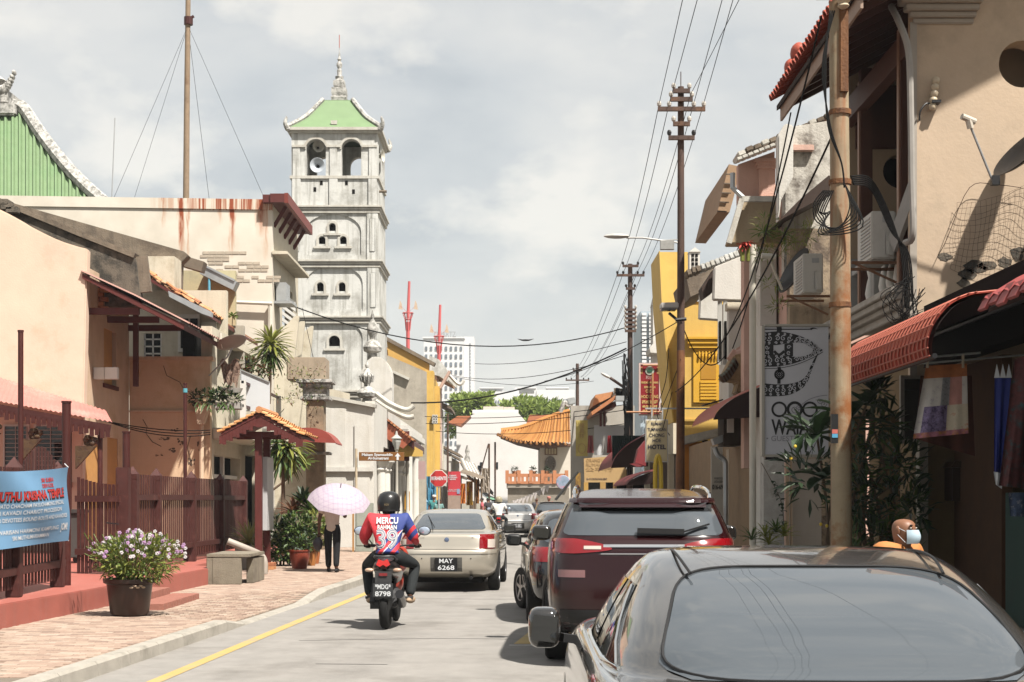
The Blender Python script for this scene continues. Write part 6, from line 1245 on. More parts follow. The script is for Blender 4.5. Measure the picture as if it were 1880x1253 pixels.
dd = thing('satellite_dish', 'dark satellite dish seen edge on beside the second air conditioner', 'satellite dish', P(1470,520,25)); obj('reflector', ddm, black, dd, smooth=True); obj('feed_arm', MB().tube([P(1402,478,24.6),P(1412,474,24.6),P(1436,532,24.9)],.02,7), pvc, dd); obj('feed_head', MB().tube([P(1398,470,24.6),P(1424,472,24.6)],.045,8), pvc, dd)
pl = MB()
for (x,y,r) in ((1405,425,.2),(1440,440,.25),(1470,430,.3),(1492,420,.22),(1425,460,.18),(1400,468,.15),(1415,520,.16),(1430,560,.15),(1405,405,.14)): bushy(pl, P(x,y,25.6), (r,.2,r*.6), 46, .15, .018, 2, .5)
rosette(pl, P(1402,428,25.5), 12, .28, .05, .9, -.3, .8, 1); rosette(pl, P(1440,432,25.5), 12, .26, .05, .9, -.3, .8, 1)
for k in range(12): pl.tube(cat([P(1470,445,25.6),P(rnd(1400,1500),rnd(420,470),25.5),P(rnd(1395,1500),rnd(400,520),25.5)],4),.005,4,0)
tag(obj('creeper', pl, [leaf_y, leaf_b]), 'wispy light green creeper growing out of the wall above the signboard', 'plant')
rc = MB()
for x,y in ((1363,450),(1373,446)): rosette(rc, P(x,y,27.0), 16, .16, .05, .4, -1.3, .6, 0)
for x in (1363,1374): rc.tube([P(x,455,27),P(x,480,27)],.04,6,1)
tag(obj('hanging_tassel', rc, [mat('tassel_red',(.45,.06,.04),.7,.2,8), leaf_y]), 'red festive tassels hanging under the concrete canopy', 'ornament')
# == R3: pale house with mossy roof
R3 = thing('pale_house', 'pale shophouse with a mossy tiled ridge and shuttered windows between pink and yellow ones', 'shophouse', (5.3,35,.14)); Y3 = 34.0
obj('upper_wall', MB().prism(pt_([(1312,490),(1372,466),(1372,552),(1310,550)],Y3),'y',Y3,Y3+.3), limew, R3, bev=.02)
obj('lower_fascia', MB().prism(pt_([(1286,535),(1326,535),(1326,588),(1284,585)],Y3+2),'y',Y3+2,Y3+2.3), limew, R3, bev=.02)
for k in range(14):
 t = k/14; p, q = P(lerp(1258,1378,t),lerp(506,458,t),Y3+.8), P(lerp(1258,1378,t+.07),lerp(506,458,t+.07),Y3+.8); obj('ridge_tile', MB().bar((p.x,p.y,p.z+rnd(-.02,.03)),(q.x,q.y,q.z),.7,.14), random.choice((mouldb,lime,limeg)), R3, bev=.02)
obj('roof_slope', MB().prism(pt_([(1260,508),(1315,488),(1302,530),(1268,545)],Y3+3),'y',Y3+3,Y3+6), mouldb, R3)
obj('dark_gap', MB().prism(pt_([(1312,492),(1310,535),(1292,548),(1288,528)],Y3+.4),'y',Y3+.4,Y3+1), mat('dark_sheet',(.05,.03,.022)), R3)
obj('front_block', MB().box(5.42,8,Y3+.31,39.5,.14,6.6), limew, R3)
obj('pilaster', MB().box(Xp(1338,Y3),Xp(1366,Y3),Y3+.02,Y3+.29,2.5,Zp(556,Y3)), limew, R3); obj('pilaster_cap', MB().box(Xp(1334,Y3),Xp(1368,Y3),Y3-.06,Y3+.28,Zp(570,Y3),Zp(556,Y3)), cream, R3, bev=.01)
for (a0,b0) in ((1318,1326),(1328,1336)):
 w = obj('shutter', MB().box(Xp(a0,Y3+1),Xp(b0,Y3+1),Y3+1,Y3+1.05,Zp(670,Y3+1),Zp(553,Y3+1)), mat('pale_shutter',(.5,.49,.45)), R3); obj('slats_gap', MB().box(Xp(a0+2,Y3+1),Xp(b0-2,Y3+1),Y3+.98,Y3+.998,Zp(660,Y3+1),Zp(590,Y3+1)), darkin, w)
vb = thing('vent_tower', 'small white roof vent with a grid of dark openings behind the mossy ridge', 'roof vent', P(1275,490,40)); a_, b_ = P(1266,463,40), P(1285,498,40); obj('casing', MB().box(a_.x,b_.x,40,40.4,b_.z-.3,a_.z), limew, vb)
for i in range(2):
 for j in range(4): obj('vent_opening', MB().box(a_.x+.05+i*.1,a_.x+.12+i*.1,39.985,39.998,b_.z+.03+j*.115,b_.z+.11+j*.115), darkin, vb)
obj('vent_cap', MB().prism([(a_.x-.02,a_.z),(b_.x+.02,a_.z),((a_.x+b_.x)/2,a_.z+.12)],'y',39.96,40.44), limew, vb)
og = MB(); og.tube(cat([P(1372,628,32),P(1366,648,32),P(1350,655,32),P(1340,650,32)],6),.13,8); og.prism(pt_([(1352,640),(1372,628),(1374,655),(1350,656)],32),'y',32,32.2)
tag(obj('gable_scroll', og, pinkp, smooth=True), 'curled pink plaster scroll at the end of the old eave', 'ornament')
oe = thing('old_tile_eave', 'sagging old eave of green glazed and brown tiles behind the pale pipe', 'eave', P(1350,680,31.5))
for k in range(13):
 t = k/13; p = P(lerp(1322,1350,t),lerp(690,655,t**1.6),31.4); obj('glazed_tile', MB().bar(p,p+Vector((.12,.35,-.10)),.07,.06), mat('glaze_green',(.16,.19,.15),.4,.3,8) if k%2 else mouldb, oe, bev=.012)
obj('eave_body', MB().prism(pt_([(1348,652),(1398,640),(1398,720),(1352,722),(1358,700),(1326,695)],31.8),'y',31.8,32.6), mat('tan_mottled',(.40,.29,.16),.9,.25,4,.4,20,c2=(.20,.13,.07),c2amt=.45), oe, bev=.03)
def red_awning(nm, label, Y0, Yd, p_lip, p_top, nr=20, m=None, under=True):
 t = thing(nm, label, 'awning', P(p_lip[0],p_lip[1],Y0)); (lx,ly),(tx,ty) = p_lip, p_top
 s = cat([(lx,ly),(lerp(lx,tx,.12),lerp(ly,ty,.3)),(lerp(lx,tx,.45),lerp(ly,ty,.66)),(tx,ty)],5); sp = [(Xp(a,Y0),Zp(b,Y0)) for a,b in s]; rows = []
 for j in range(nr*2+1):
  o = .02*(1 if j%2 else -1); rows.append([(x,lerp(Y0,Y0+Yd,j/(nr*2)),z+o) for x,z in sp])
 obj('sheet', MB().grid(rows), m or awn_red, t, fixn=False); obj('side_cheek', MB().prism([(x,z-.03) for x,z in sp]+[(sp[-1][0],sp[0][1]+.02)],'y',Y0+.01,Y0+.05), mat('cheek_dark',(.03,.013,.011),.9), t); return t
red_awning('red_awning','small red corrugated awning beside the white signboard',28.5,3.5,(1310,768),(1396,708),14,awn_pale)
G1 = thing('ground_floor_front', 'cluttered ground floor front with gutter, drain pipe and painted number board', 'shop front', (4.9,33,.14))
obj('back_panel', MB().box(4.75,4.94,30.0,41.0,.14,3.0), mat('front_tan_shaded',(.30,.205,.12),.9,.15,3), G1)  # tan base lowered, shade of this street side put into the colour
obj('number_board', MB().box(Xp(1306,34),Xp(1334,34),34,34.12,.14,Zp(820,34)), mat('board_cream',(.50,.46,.39),.8,.1,3), G1)
text('lettering','WAYANG KULIT\nUNTUK DISEWA',.075,face_cam(Xp(1320,34),33.993,Zp(882,34)),ink,G1,fit=.22,depth=.002); text('lettering','016-696',.15,face_cam(Xp(1319,34),33.993,Zp(895,34)),ink,G1,fit=.28,depth=.002,bold=.004)
obj('cream_pier', MB().box(Xp(1338,33),Xp(1364,33),33,33.4,.14,Zp(825,33)), mat('pier_tan',(.44,.36,.27),.85,.1,3), G1); obj('wall_lantern', MB().lathe([(.02,0),(.05,.05),(.05,.16),(.07,.18),(.01,.24)],P(1351,905,32.9),8), black, G1)
obj('yellow_panel', MB().box(Xp(1368,31),Xp(1398,31),31,31.2,.14,Zp(820,31)), mat('mustard',(.52,.31,.06),.8,.1,3), G1); obj('dark_gap', MB().box(Xp(1362,31.5),Xp(1368,31.5),31.5,31.7,.14,Zp(815,31)), darkin, G1)
obj('dark_lintel', MB().box(Xp(1330,31.2),Xp(1402,31.2),31.3,32.2,Zp(818,31.2),Zp(765,31.2)), mat('lintel_dark',(.05,.035,.022),.9,.3,4), G1)
gt_ = MB(); gt_.bar(P(1308,812,31.6),P(1342,800,31.6),.32,.14); gt_.tube(cat([P(1312,822,31.5),P(1318,836,31.5),P(1330,846,31.5),P(1332,870,31.5),P(1332,990,31.5)],4),.055,8); obj('gutter_and_pipe', gt_, zinc, G1)
obj('white_offcut', MB().box(Xp(1334,31),Xp(1346,31),30.9,30.95,Zp(795,31),Zp(764,31)), white, G1)
# == R4 yellow house with wing wall
R4 = thing('yellow_house', 'bright yellow shophouse with a tall tapering wing wall and a louvred window', 'shophouse', (4.9,43,.14)); Y4 = 41.0
obj('wing_wall', MB().prism(pt_([(1210,464),(1262,464),(1262,776),(1236,776),(1226,660),(1217,560)],44),'y',43.9,44.4), mat('yellow_bright',(.70,.48,.13),.75,.08,2,.1,30,c2=(.6,.4,.1),c2amt=.35), R4)
obj('wing_edge', MB().prism(pt_([(1208.5,464),(1209.8,464),(1216.8,560),(1225.8,660),(1235.8,776),(1233,776),(1222,660),(1213,560)],44),'y',43.7,46.3), MATS['yellow_bright'], R4)
obj('front_wall', MB().box(Xp(1256,Y4),8.5,Y4,Y4+.3,2.9,Zp(560,Y4)), yel, R4)
obj('side_block', MB().box(4.95,8.5,Y4+.31,43.8,.14,7.0), yel, R4)
obj('roof_tiles', MB().prism(pt_([(1256,545),(1292,530),(1292,540),(1258,556)],Y4),'y',Y4-.1,Y4+2), terracotta[3], R4)
for (p,q,o) in ((620,624,.10),(624,632,.06),(632,640,.02)): obj('window_hood', MB().box(Xp(1266,Y4)-o,Xp(1318,Y4),Y4-.1-o,Y4-.002,Zp(q,Y4),Zp(p,Y4)), mat('yellow_trim',(.66,.37,.03),.7,.08,3), R4)
w = obj('window_frame', MB().box(Xp(1272,Y4),Xp(1320,Y4),Y4-.06,Y4-.003,Zp(740,Y4),Zp(641,Y4)), mat('yellow_trim',(.66,.37,.03)), R4, bev=.01)
for i in range(7): obj('baluster', MB().lathe([(.02,Zp(660,Y4)),(.035,Zp(655,Y4)),(.02,Zp(646,Y4))],(Xp(1283,Y4)+i*.09,Y4-.1,0),6), mat('yellow_trim',(.66,.37,.03)), w)
obj('upper_panel', MB().box(Xp(1286,Y4),Xp(1314,Y4),Y4-.075,Y4-.062,Zp(697,Y4),Zp(668,Y4)), mat('yellow_deep',(.46,.23,.02),.7,.1,3), w)
for i in range(6): obj('louvre_slat', MB().box(Xp(1285,Y4),Xp(1315,Y4),Y4-.09,Y4-.062,Zp(734-i*6,Y4),Zp(734-i*6,Y4)+.06), mat('yellow_trim',(.66,.37,.03)), w)
obj('sill_band', MB().box(Xp(1256,Y4)-.02,Xp(1280,Y4),Y4-.05,Y4-.002,Zp(774,Y4),Zp(770,Y4)), yel, R4); obj('floor_ledge', MB().bar(P(1252,810,40.2),P(1318,795,40.2),.6,.22), concrete, R4, bev=.02)
obj('orange_panel', MB().box(Xp(1257,40.5),Xp(1290,40.5),40.5,40.7,.14,Zp(812,40.5)), mat('orange_panel',(.50,.19,.02),.6,.12,3), R4); obj('dark_doorway', MB().box(Xp(1290,40.6),Xp(1300,40.6),40.6,40.8,.14,Zp(808,40.5)), darkin, R4); obj('red_jamb', MB().box(Xp(1300,40.5),Xp(1306,40.5),40.5,40.7,.14,Zp(812,40.5)), mat('red_jamb',(.12,.02,.015),.6), R4)
obj('sheet_scrap', MB().bar(P(1290,745,38),P(1325,735,38),.5,.03).bar(P(1284,770,38),P(1325,760,38),.7,.03), mat('dark_sheet',(.05,.03,.022)), R4)
wt = thing('white_turret', 'white stepped balcony turret just beyond the yellow wing wall', 'turret', P(1203,600,56));
obj('shaft', MB().box(Xp(1199,56),Xp(1212,56),56,57,.14,Zp(560,56)), limew, wt); obj('balcony', MB().prism(pt_([(1192,640),(1216,610),(1216,650),(1194,648)],55.5),'y',55.4,57), limew, wt); obj('spire', MB().prism(pt_([(1198,560),(1206,525),(1212,560)],56),'y',56,57), lime, wt)
R5 = thing('sign_shophouse', 'dim shophouse behind the hotel sign and the tapering yellow wing wall', 'shophouse', (5,50,.14))
obj('upper_wall', MB().box(5.02,8.5,47,56,3.0,4.7), cream, R5); obj('open_shop_front', MB().box(5.1,8.5,47.05,56,.14,2.99), mat('shop_brown_dark',(.07,.04,.025),.9,.3,3), R5); obj('roof', MB().prism([(4.95,4.78),(8.5,6.2),(8.5,6.05),(4.95,4.71)],'y',46.9,56.1), mouldb, R5)
for y in (47.3,51.4,55.6): obj('pillar', MB().box(4.9,5.09,y,y+.3,.14,2.99), cream, R5)
# == further right: signs, far shops, temple, background
sgc = thing('red_shop_sign', 'tall red shop sign with gold lettering, white border and green round emblem', 'sign', P(1192,762,48)); a, b = P(1173,667,48), P(1212.5,763,48)
gold = mat('gold_letter', (.62,.42,.16), .5, .08, 5)
obj('panel', MB().box(a.x+.05,b.x-.05,47.98,48.1,b.z+.05,a.z-.05), mat('sign_crimson',(.24,.015,.02),.45,.08,3), sgc)
obj('border', MB().box(a.x,a.x+.048,47.96,48.12,b.z,a.z).box(b.x-.048,b.x,47.96,48.12,b.z,a.z).box(a.x+.049,b.x-.049,47.96,48.12,a.z-.048,a.z).box(a.x+.049,b.x-.049,47.96,48.12,b.z,b.z+.048), mat('border_pink',(.62,.46,.42),.5), sgc)
cxs = (a.x+b.x)/2
for (s,py,h,fit) in (('PENGEDAR BARANG BARANG',703,.09,.54),('SEMBAHYANG',711.5,.09,.36),('CHOP',719,.14,.26),('HOCK SENG',729,.14,.54),('福成香莊',739,.12,.52),('金香神紙',747,.08,.5),('各種 批發',755,.07,.48)):
 text('lettering',s,h,face_cam(cxs,47.972,Zp(py,48)),gold,sgc,fit=fit,bold=.003,depth=.003)
text('lettering','和合',.13,face_cam(cxs,47.972,Zp(694,48)),mat('pale_pink',(.6,.4,.36),.5),sgc,fit=.26,depth=.003)
for sx_ in (-1,1): text('lettering','香\n燭\n紙',.08,face_cam(cxs+sx_*.26,47.972,Zp(681,48)),gold,sgc,depth=.003)
obj('emblem', MB().lathe([(.14,-.012),(.14,.01),(.01,.012)],(cxs,47.965,Zp(681,48)),18,M=Matrix.Rotation(R(90),4,'X')), mat('emblem_grey',(.42,.46,.38),.5), sgc); obj('emblem_mark', MB().lathe([(.09,-.01),(.09,.01),(.01,.012)],(cxs,47.945,Zp(681,48)),12,M=Matrix.Rotation(R(90),4,'X'),sx=1,sy=.7), mat('emblem_green',(.02,.09,.05),.5), sgc)
obj('sign_frame', MB().tube([P(1198,686,47.85),P(1198,764,47.85)],.035,6).tube([P(1150,757,47.9),P(1222,757,47.9)],.035,6).tube([P(1180,671,47.9),P(1232,671,47.9)],.03,6), mat('frame_ochre',(.40,.19,.08),.6), sgc)
hs = thing('hotel_sign', 'beige hotel sign board with dark blue lettering and white border', 'sign', P(1205,848,34)); a, b = P(1185,770.5,34), P(1226.5,849,34)
obj('border', MB().box(a.x,b.x,34.0,34.1,b.z,a.z), mat('border_white',(.66,.66,.64),.5), hs, bev=.006); obj('panel', MB().box(a.x+.022,b.x-.022,33.985,33.998,b.z+.022,a.z-.022), mat('sign_beige',(.56,.47,.29),.55,.05,3), hs)
navy = mat('navy_letter', (.02,.022,.06), .5); cxs = (a.x+b.x)/2
for (s,py,h,fit) in (('RUMAH',779,.10,.25),('TUMPANGAN',789.5,.10,.42),('CHONG',800,.115,.34),('HOE',809.5,.11,.19),('HOTEL',821.5,.14,.41)): text('lettering',s,h,face_cam(cxs,33.98,Zp(py,34)),navy,hs,fit=fit,bold=.004 if s == 'HOTEL' else .001,depth=.003)
obj('hanger', MB().bar((a.x+.15,34.05,a.z),(a.x+.15,34.05,a.z+.25),.03).bar((b.x-.12,34.05,a.z),(b.x-.12,34.05,a.z+.25),.03).bar((a.x,34.05,a.z+.25),(5.0,34.05,a.z+.25),.035), greyp, hs)
yh = thing('yellow_hoop', 'bright yellow steel hoop standing on the pavement behind the maroon car', 'bollard', (Xp(1208,24),24,.14));
obj('hoop', MB().tube(cat([P(1203,1060,24),P(1203,880,24),P(1204,850,24),P(1208,837,24),P(1212,850,24),P(1213.5,880,24),P(1213.5,1060,24)],5),.036,8), mat('hoop_yellow',(.62,.42,.04),.4,.06,4), yh, smooth=True)
red_awning('red_awning','dark red barrel awning with black side over the shop beyond the hotel sign',46,7,(1122,858),(1190,795),16,mat('awning_dim',(.19,.03,.03),.7,.15,4))
red_awning('red_awning','low maroon awning under the hotel sign, end on to the street',38,5,(1150,890),(1206,862),14,mat('awning_maroon',(.13,.025,.025),.7,.15,4))
tag(obj('folded_awning', MB().prism(pt_([(1166,850),(1172,825),(1186,808),(1186,856)],40),'y',40,40.6).prism(pt_([(1156,852),(1166,851),(1180,856),(1170,858)],40),'y',39.9,40.1), mat('awning_crimson',(.22,.03,.035),.7,.15,4)), 'crumpled crimson side flap hanging beside the hotel sign', 'awning')
tag(obj('dark_blind', MB().grid([[P(lerp(1124,1180,u/28),lerp(800,858,v/4),46.4+.04*(u%2)) for u in range(29)] for v in range(5)]), mat('blind_green',(.012,.03,.028),.8,.2,5), fixn=False), 'dark green pleated blind closing the side of the red barrel awning', 'blind')
FS = thing('far_shop', 'old shop with an orange tiled side roof, clothes on the balcony and a beige board', 'shop', P(1110,900,58)); Yf_ = 60.0
obj('upper_wall', MB().box(Xp(1048,Yf_),Xp(1165,Yf_),Yf_,Yf_+.3,.1,Zp(745,Yf_)), mat('grey_shop_wall',(.44,.41,.36),.9,.12,2,.3,20,streak=.4,mottle=(.25,.22,.18)), FS)
obj('white_sheet', MB().box(Xp(1091,58),Xp(1154,58),58,58.05,Zp(836,58),Zp(781,58)), mat('sheet_white',(.60,.60,.60),.6,.05,2), FS)
obj('tile_slope', MB().prism(pt_([(1084,758),(1128,728),(1130,734),(1086,764)],57),'y',56.5,60), terracotta[0], FS); obj('upper_slope', MB().prism(pt_([(1086,748),(1092,727),(1124,721),(1126,728),(1098,742)],58),'y',57.5,61), terracotta[1], FS)
obj('eave_side', MB().prism(pt_([(1084,764),(1130,736),(1132,746),(1090,762)],57.2),'y',57.2,59.8), darkred, FS)
for x in (1103,1110): obj('porch_post', MB().box(Xp(x-2,57.4),Xp(x+2,57.4),57.4,57.6,Zp(782,57),Zp(752,57)), darkred, FS)
obj('beam_end', MB().box(Xp(1131,56),Xp(1146,56),56,56.5,Zp(736,56),Zp(727,56)), greyp, FS)
rb = MB()
for k in range(26): rb.cbox(P(rnd(1124,1154),rnd(714,730),57.5),(rnd(.1,.3),.3,rnd(.05,.12)),ry=rnd(-.6,.6))
obj('broken_tiles', rb, mouldb, FS, kind='stuff')
bbd = thing('beige_board', 'wide beige shop board with carved faded lettering over the far shop', 'sign', P(1110,887,55)); a, b = P(1072,840,55), P(1150,886,55)
obj('panel', MB().prism(pt_([(1072,842),(1124,838),(1150,862),(1150,886),(1073,886)],55),'y',55,55.12), mat('board_beige',(.50,.33,.15),.7,.08,3), bbd)
fad = mat('faded_letter', (.40,.25,.11), .7)
for (s,py,fit) in (('ORANG UTAN',846,.95),('RUMAH SENI',854,.95),('公平行',863,1.0),): text('lettering',s,.17,face_cam(Xp(1100,55),54.99,Zp(py,55)),fad,bbd,fit=fit,depth=.004)
text('lettering','No 59 LORONG HANG JEBAT',.10,face_cam(Xp(1096,55),54.99,Zp(880,55)),navy,bbd,fit=.75,depth=.004)
for (x0p,x1p,c) in ((1072,1080,(.5,.3,.08)),(1102,1112,(.45,.28,.1)),(1126,1132,(.42,.25,.1))): obj('shop_post', MB().box(Xp(x0p,56),Xp(x1p,56),56,56.2,.1,Zp(886,56)), mat('post_%d'%x0p,c,.7,.1,3), bbd)
obj('shop_dark', MB().box(Xp(1072,57),Xp(1185,57),57.2,57.4,.1,Zp(886,57)), darkin, bbd)
ybn = thing('yellow_banner', 'faded vertical yellow banner with a ring emblem on the far grey wall', 'banner', P(1067,840,59)); a, b = P(1057,772,59), P(1079,838,59)
obj('cloth', MB().grid([[P(lerp(1057,1079,u/6),lerp(772,838,v/8),59+.03*math.sin(u+v)) for u in range(7)] for v in range(9)]), mat('banner_yellow',(.56,.44,.13),.7,.08,3), ybn, fixn=False)
obj('ring_emblem', MB().tube([(Xp(1068,59)+.15*math.cos(i*.3307),58.93,Zp(824,59)+.19*math.sin(i*.3307)) for i in range(20)],.012,5,caps=False), fad, ybn)
text('lettering','龍\n鳳\n祥',.2,face_cam(Xp(1068,59),58.94,Zp(792,59)),fad,ybn,depth=.004)
for k,(x0p,x1p,c,lab) in enumerate(((1104,1114,(.62,.6,.57),'white shirt hanging on the far balcony line'),(1114,1124,(.40,.02,.03),'red shirt hanging next to the white shirt on the far balcony'),(1078,1090,(.25,.05,.05),'heap of dark red and pink cloth on the far balcony edge'))): cloth('laundry', lab, ((x0p+2,800),(x1p-2,800),(x1p,832),(x0p,832)), 57.6, mat('laundry_%d'%k,c,.8,.15,5), None, .05, 8, 6)
dstp = thing('dark_stair_awning', 'steep dark folded awning leaning beside the yellow pillar at the far shops', 'awning', P(1040,900,52)); obj('sheet', MB().bar(P(1060,868,52),P(1020,918,52),1.5,.06), mat('dark_canvas',(.03,.03,.028),.8,.2,4), dstp); obj('yellow_pillar', MB().box(Xp(1057,53),Xp(1066,53),53,53.3,.1,Zp(868,53)), mat('pillar_ochre',(.45,.27,.05),.8,.2,4,c2=(.12,.05,.02),c2amt=.45), dstp)
dsn = tag(obj('round_shop_sign', MB().lathe([(.33,-.03),(.36,0),(.33,.03),(.01,.035)],P(1034,886,75),16,M=Matrix.Rotation(R(90),4,'X')), mat('sign_multicolour',(.30,.38,.50),.5,.4,3,c2=(.55,.12,.15),c2amt=.45,sc3=3)), 'round pink and blue painted shop sign beside the temple balcony', 'sign')
pf_ = thing('bunting', 'string of small pale pennants sloping down from the dark awning', 'bunting', P(980,900,60)); cs = [P(lerp(1012,938,t/10),lerp(888,921,t/10)+4*math.sin(t/10*3.1),60+t*.6) for t in range(11)]; obj('string', MB().tube(cs,.012,4), greyp, pf_)
for p in cs[1:-1]: obj('pennant', MB().prism([(p.x-.1,p.z),(p.x+.1,p.z),(p.x,p.z-.3)],'y',p.y,p.y+.01), mat('pennant',(.55,.5,.48),.7), pf_)
# == temple with orange roof and balcony
TP = thing('temple', 'temple with flared orange tiled roof, lattice window and balustraded balcony', 'temple', P(1000,900,92)); Yt = 92.0
tw = mat('temple_wall', (.66,.61,.53), .85, .08, 1.5, c2=(.56,.50,.43), c2amt=.35); tor = [mat('temple_tile_a',(.52,.26,.085),.45,.12,4),mat('temple_tile_b',(.42,.19,.06),.45,.12,4)]
obj('wall', MB().box(Xp(992,Yt),Xp(1062,Yt),Yt,Yt+8,.1,Zp(795,Yt)), tw, TP)
w = obj('window', MB().box(Xp(1000,Yt),Xp(1023,Yt),Yt-.1,Yt-.002,Zp(836,Yt),Zp(822,Yt)), mat('temple_frame',(.20,.12,.07),.7), TP)
for i in range(4): obj('pane', MB().box(Xp(1002+i*5.2,Yt),Xp(1005.6+i*5.2,Yt),Yt-.12,Yt-.101,Zp(834,Yt),Zp(824,Yt)), mat('pane_cream',(.5,.42,.27),.6), w)
rw = MB(); c = P(1010.5,852,Yt-.1); rw.tube([(c.x+.3*math.cos(i*.262),c.y,c.z+.42*math.sin(i*.262)) for i in range(25)],.05,6,caps=False)
for i in range(6): a_ = i*.524; rw.tube([(c.x+.3*math.cos(a_),c.y,c.z+.42*math.sin(a_)),(c.x-.3*math.cos(a_),c.y,c.z-.42*math.sin(a_))],.025,4)
obj('round_lattice', rw, mat('lattice_grey',(.22,.2,.18),.8), TP); obj('lattice_back', MB().lathe([(.3,-.01),(.3,.01)],(c.x,Yt-.02,c.z),20,M=Matrix.Rotation(R(90),4,'X'),sx=1,sy=1.4), mat('lattice_back',(.36,.33,.29),.8), TP)
eave = cat([(914,797),(935,806),(960,811),(1000,814),(1048,814)],5); topr = cat([(920,791),(960,788),(985,778),(1010,768),(1046,757)],5); nr = 30
for k in range(nr):
 def at_(lst,t): f = t*(len(lst)-1); i = min(int(f),len(lst)-2); return tuple(lerp(u,v,f-i) for u,v in zip(lst[i],lst[i+1]))
 t0, t1 = k/nr, (k+1)/nr; e0, e1, r0, r1 = at_(eave,t0), at_(eave,t1), at_(topr,t0), at_(topr,t1); m_ = MB(); rows = []
 for j in range(5):
  v = j/4; sag = .18*math.sin(math.pi*v); l_ = P(lerp(e0[0],r0[0],v),lerp(e0[1],r0[1],v),Yt-2.5+v*3.5); r_ = P(lerp(e1[0],r1[0],v),lerp(e1[1],r1[1],v),Yt-2.5+v*3.5); m_c = (l_+r_)/2; rows.append([l_+Vector((0,0,-sag)), m_c+Vector((0,-.12,.09-sag)), r_+Vector((0,0,-sag))])
 m_.grid(rows); obj('tile_row', m_, tor[k%2 if k%3 else 0], TP)
 if k%2 == 0: c_ = P(e0[0],e0[1]+1.5,Yt-2.5); obj('eave_disc', MB().ell(c_,(.09,.06,.10),8,5), tor[1], TP)
obj('main_ridge', MB().tube([P(*topr[0],Yt+1)]+[P(x,y-2.5,Yt+1) for x,y in topr[4::4]],.16,7), mat('ridge_orange',(.52,.22,.05),.5,.1,3), TP, smooth=True)
obj('ridge_beast', MB().tube(cat([P(1030,758,Yt+1),P(1036,740,Yt+1),P(1044,745,Yt+1),P(1050,738,Yt+1)],4),.16,6), stucco, TP, smooth=True)
obj('soffit', MB().prism(pt_([(918,800),(1048,816),(1048,820),(990,822),(950,813)],Yt-1),'y',Yt-1.5,Yt+4), mat('soffit_brown',(.16,.08,.05),.8), TP)
obj('balcony_slab', MB().box(Xp(930,Yt-6),Xp(1042,Yt-6),Yt-6,Yt+2,Zp(896,Yt-6),Zp(888,Yt-6)), mat('slab_grey',(.34,.31,.27),.9,.15,2), TP); obj('balcony_base', MB().box(Xp(932,Yt-5.8),Xp(1045,Yt-5.8),Yt-5.8,Yt+2,.1,Zp(896,Yt-6)-.002), mat('base_grey',(.27,.24,.20),.9,.15,2,c2=(.38,.35,.3),c2amt=.4), TP)
orp = mat('baluster_orange', (.50,.21,.10), .7, .1, 3)
for i in range(6): x = lerp(931,1040,i/5); obj('baluster_post', MB().box(Xp(x,Yt-6)-.1,Xp(x,Yt-6)+.1,Yt-6.1,Yt-5.9,Zp(888,Yt-6),Zp(864,Yt-6)), orp, TP)
obj('balustrade_rail', MB().box(Xp(931,Yt-6),Xp(1042,Yt-6),Yt-6.05,Yt-5.92,Zp(876,Yt-6),Zp(870,Yt-6)).box(Xp(931,Yt-6),Xp(1042,Yt-6),Yt-6.05,Yt-5.92,Zp(889,Yt-6),Zp(884,Yt-6)), orp, TP)
for i in range(5):
 x0, x1 = lerp(931,1040,i/5)+4, lerp(931,1040,(i+1)/5)-4; obj('baluster_panel', MB().box(Xp(x0,Yt-6),Xp(x0+5,Yt-6),Yt-6.04,Yt-5.94,Zp(884,Yt-6),Zp(876,Yt-6)).box(Xp(x1-5,Yt-6),Xp(x1,Yt-6),Yt-6.04,Yt-5.94,Zp(884,Yt-6),Zp(876,Yt-6)), orp, TP)
for k,(x,lab) in enumerate(((945,'potted shrub on the temple balcony, first from the street end'),(979,'middle potted shrub on the temple balcony'),(1004,'potted shrub on the temple balcony below the round lattice'))):
 t = thing('balcony_shrub', lab, 'potted plant', P(x,868,Yt-5)); obj('pot', MB().lathe([(.12,-.1),(.16,.15),(.12,.15)],P(x,870,Yt-5),10), orp, t); m_ = MB(); bushy(m_, P(x,864,Yt-5),(.2,.2,.22),90,.13,.06,1); obj('foliage', m_, [leaf_d], t)
WG = thing('white_gable', 'huge plain white stepped gable wall closing the end of the street', 'building', P(890,900,116)); Yw = 116.0; wgm = mat('white_gable', (.74,.72,.70), .85, .05, .5, c2=(.66,.64,.62), c2amt=.35, sc3=.2, streak=.15, mottle=(.5,.48,.45))
obj('gable_wall', MB().prism(pt_([(838,920),(838,782),(846,772),(878,757),(950,757),(968,777),(1060,777),(1060,920)],Yw),'y',Yw,Yw+6), wgm, WG)
obj('roof_block', MB().box(Xp(866,Yw),Xp(952,Yw),Yw+2,Yw+8,Zp(757,Yw)+.002,Zp(750,Yw)), wgm, WG); obj('roof_tank', MB().box(Xp(886,Yw),Xp(924,Yw),Yw+2.5,Yw+6,Zp(750,Yw)+.004,Zp(743,Yw)), mat('tank_cream',(.60,.53,.45),.8), WG); obj('roof_tank', MB().box(Xp(924.5,Yw),Xp(945,Yw),Yw+2.5,Yw+6,Zp(750,Yw)+.004,Zp(744,Yw)), mat('tank_cream',(.60,.53,.45)), WG)
for (x,y) in ((884,854),(912,854),(880,860)): w = obj('window', MB().box(Xp(x-2.5,Yw),Xp(x+2.5,Yw),Yw-.05,Yw-.003,Zp(y+7,Yw),Zp(y-5,Yw)), glassd, WG)
tag(obj('tile_roof', MB().prism(pt_([(965,782),(972,762),(1032,762),(1020,776),(1000,779)],108),'y',108,113), mat('orange_roof_far',(.48,.17,.08),.7,.12,2)), 'low orange roof slope behind the temple roof', 'roof')
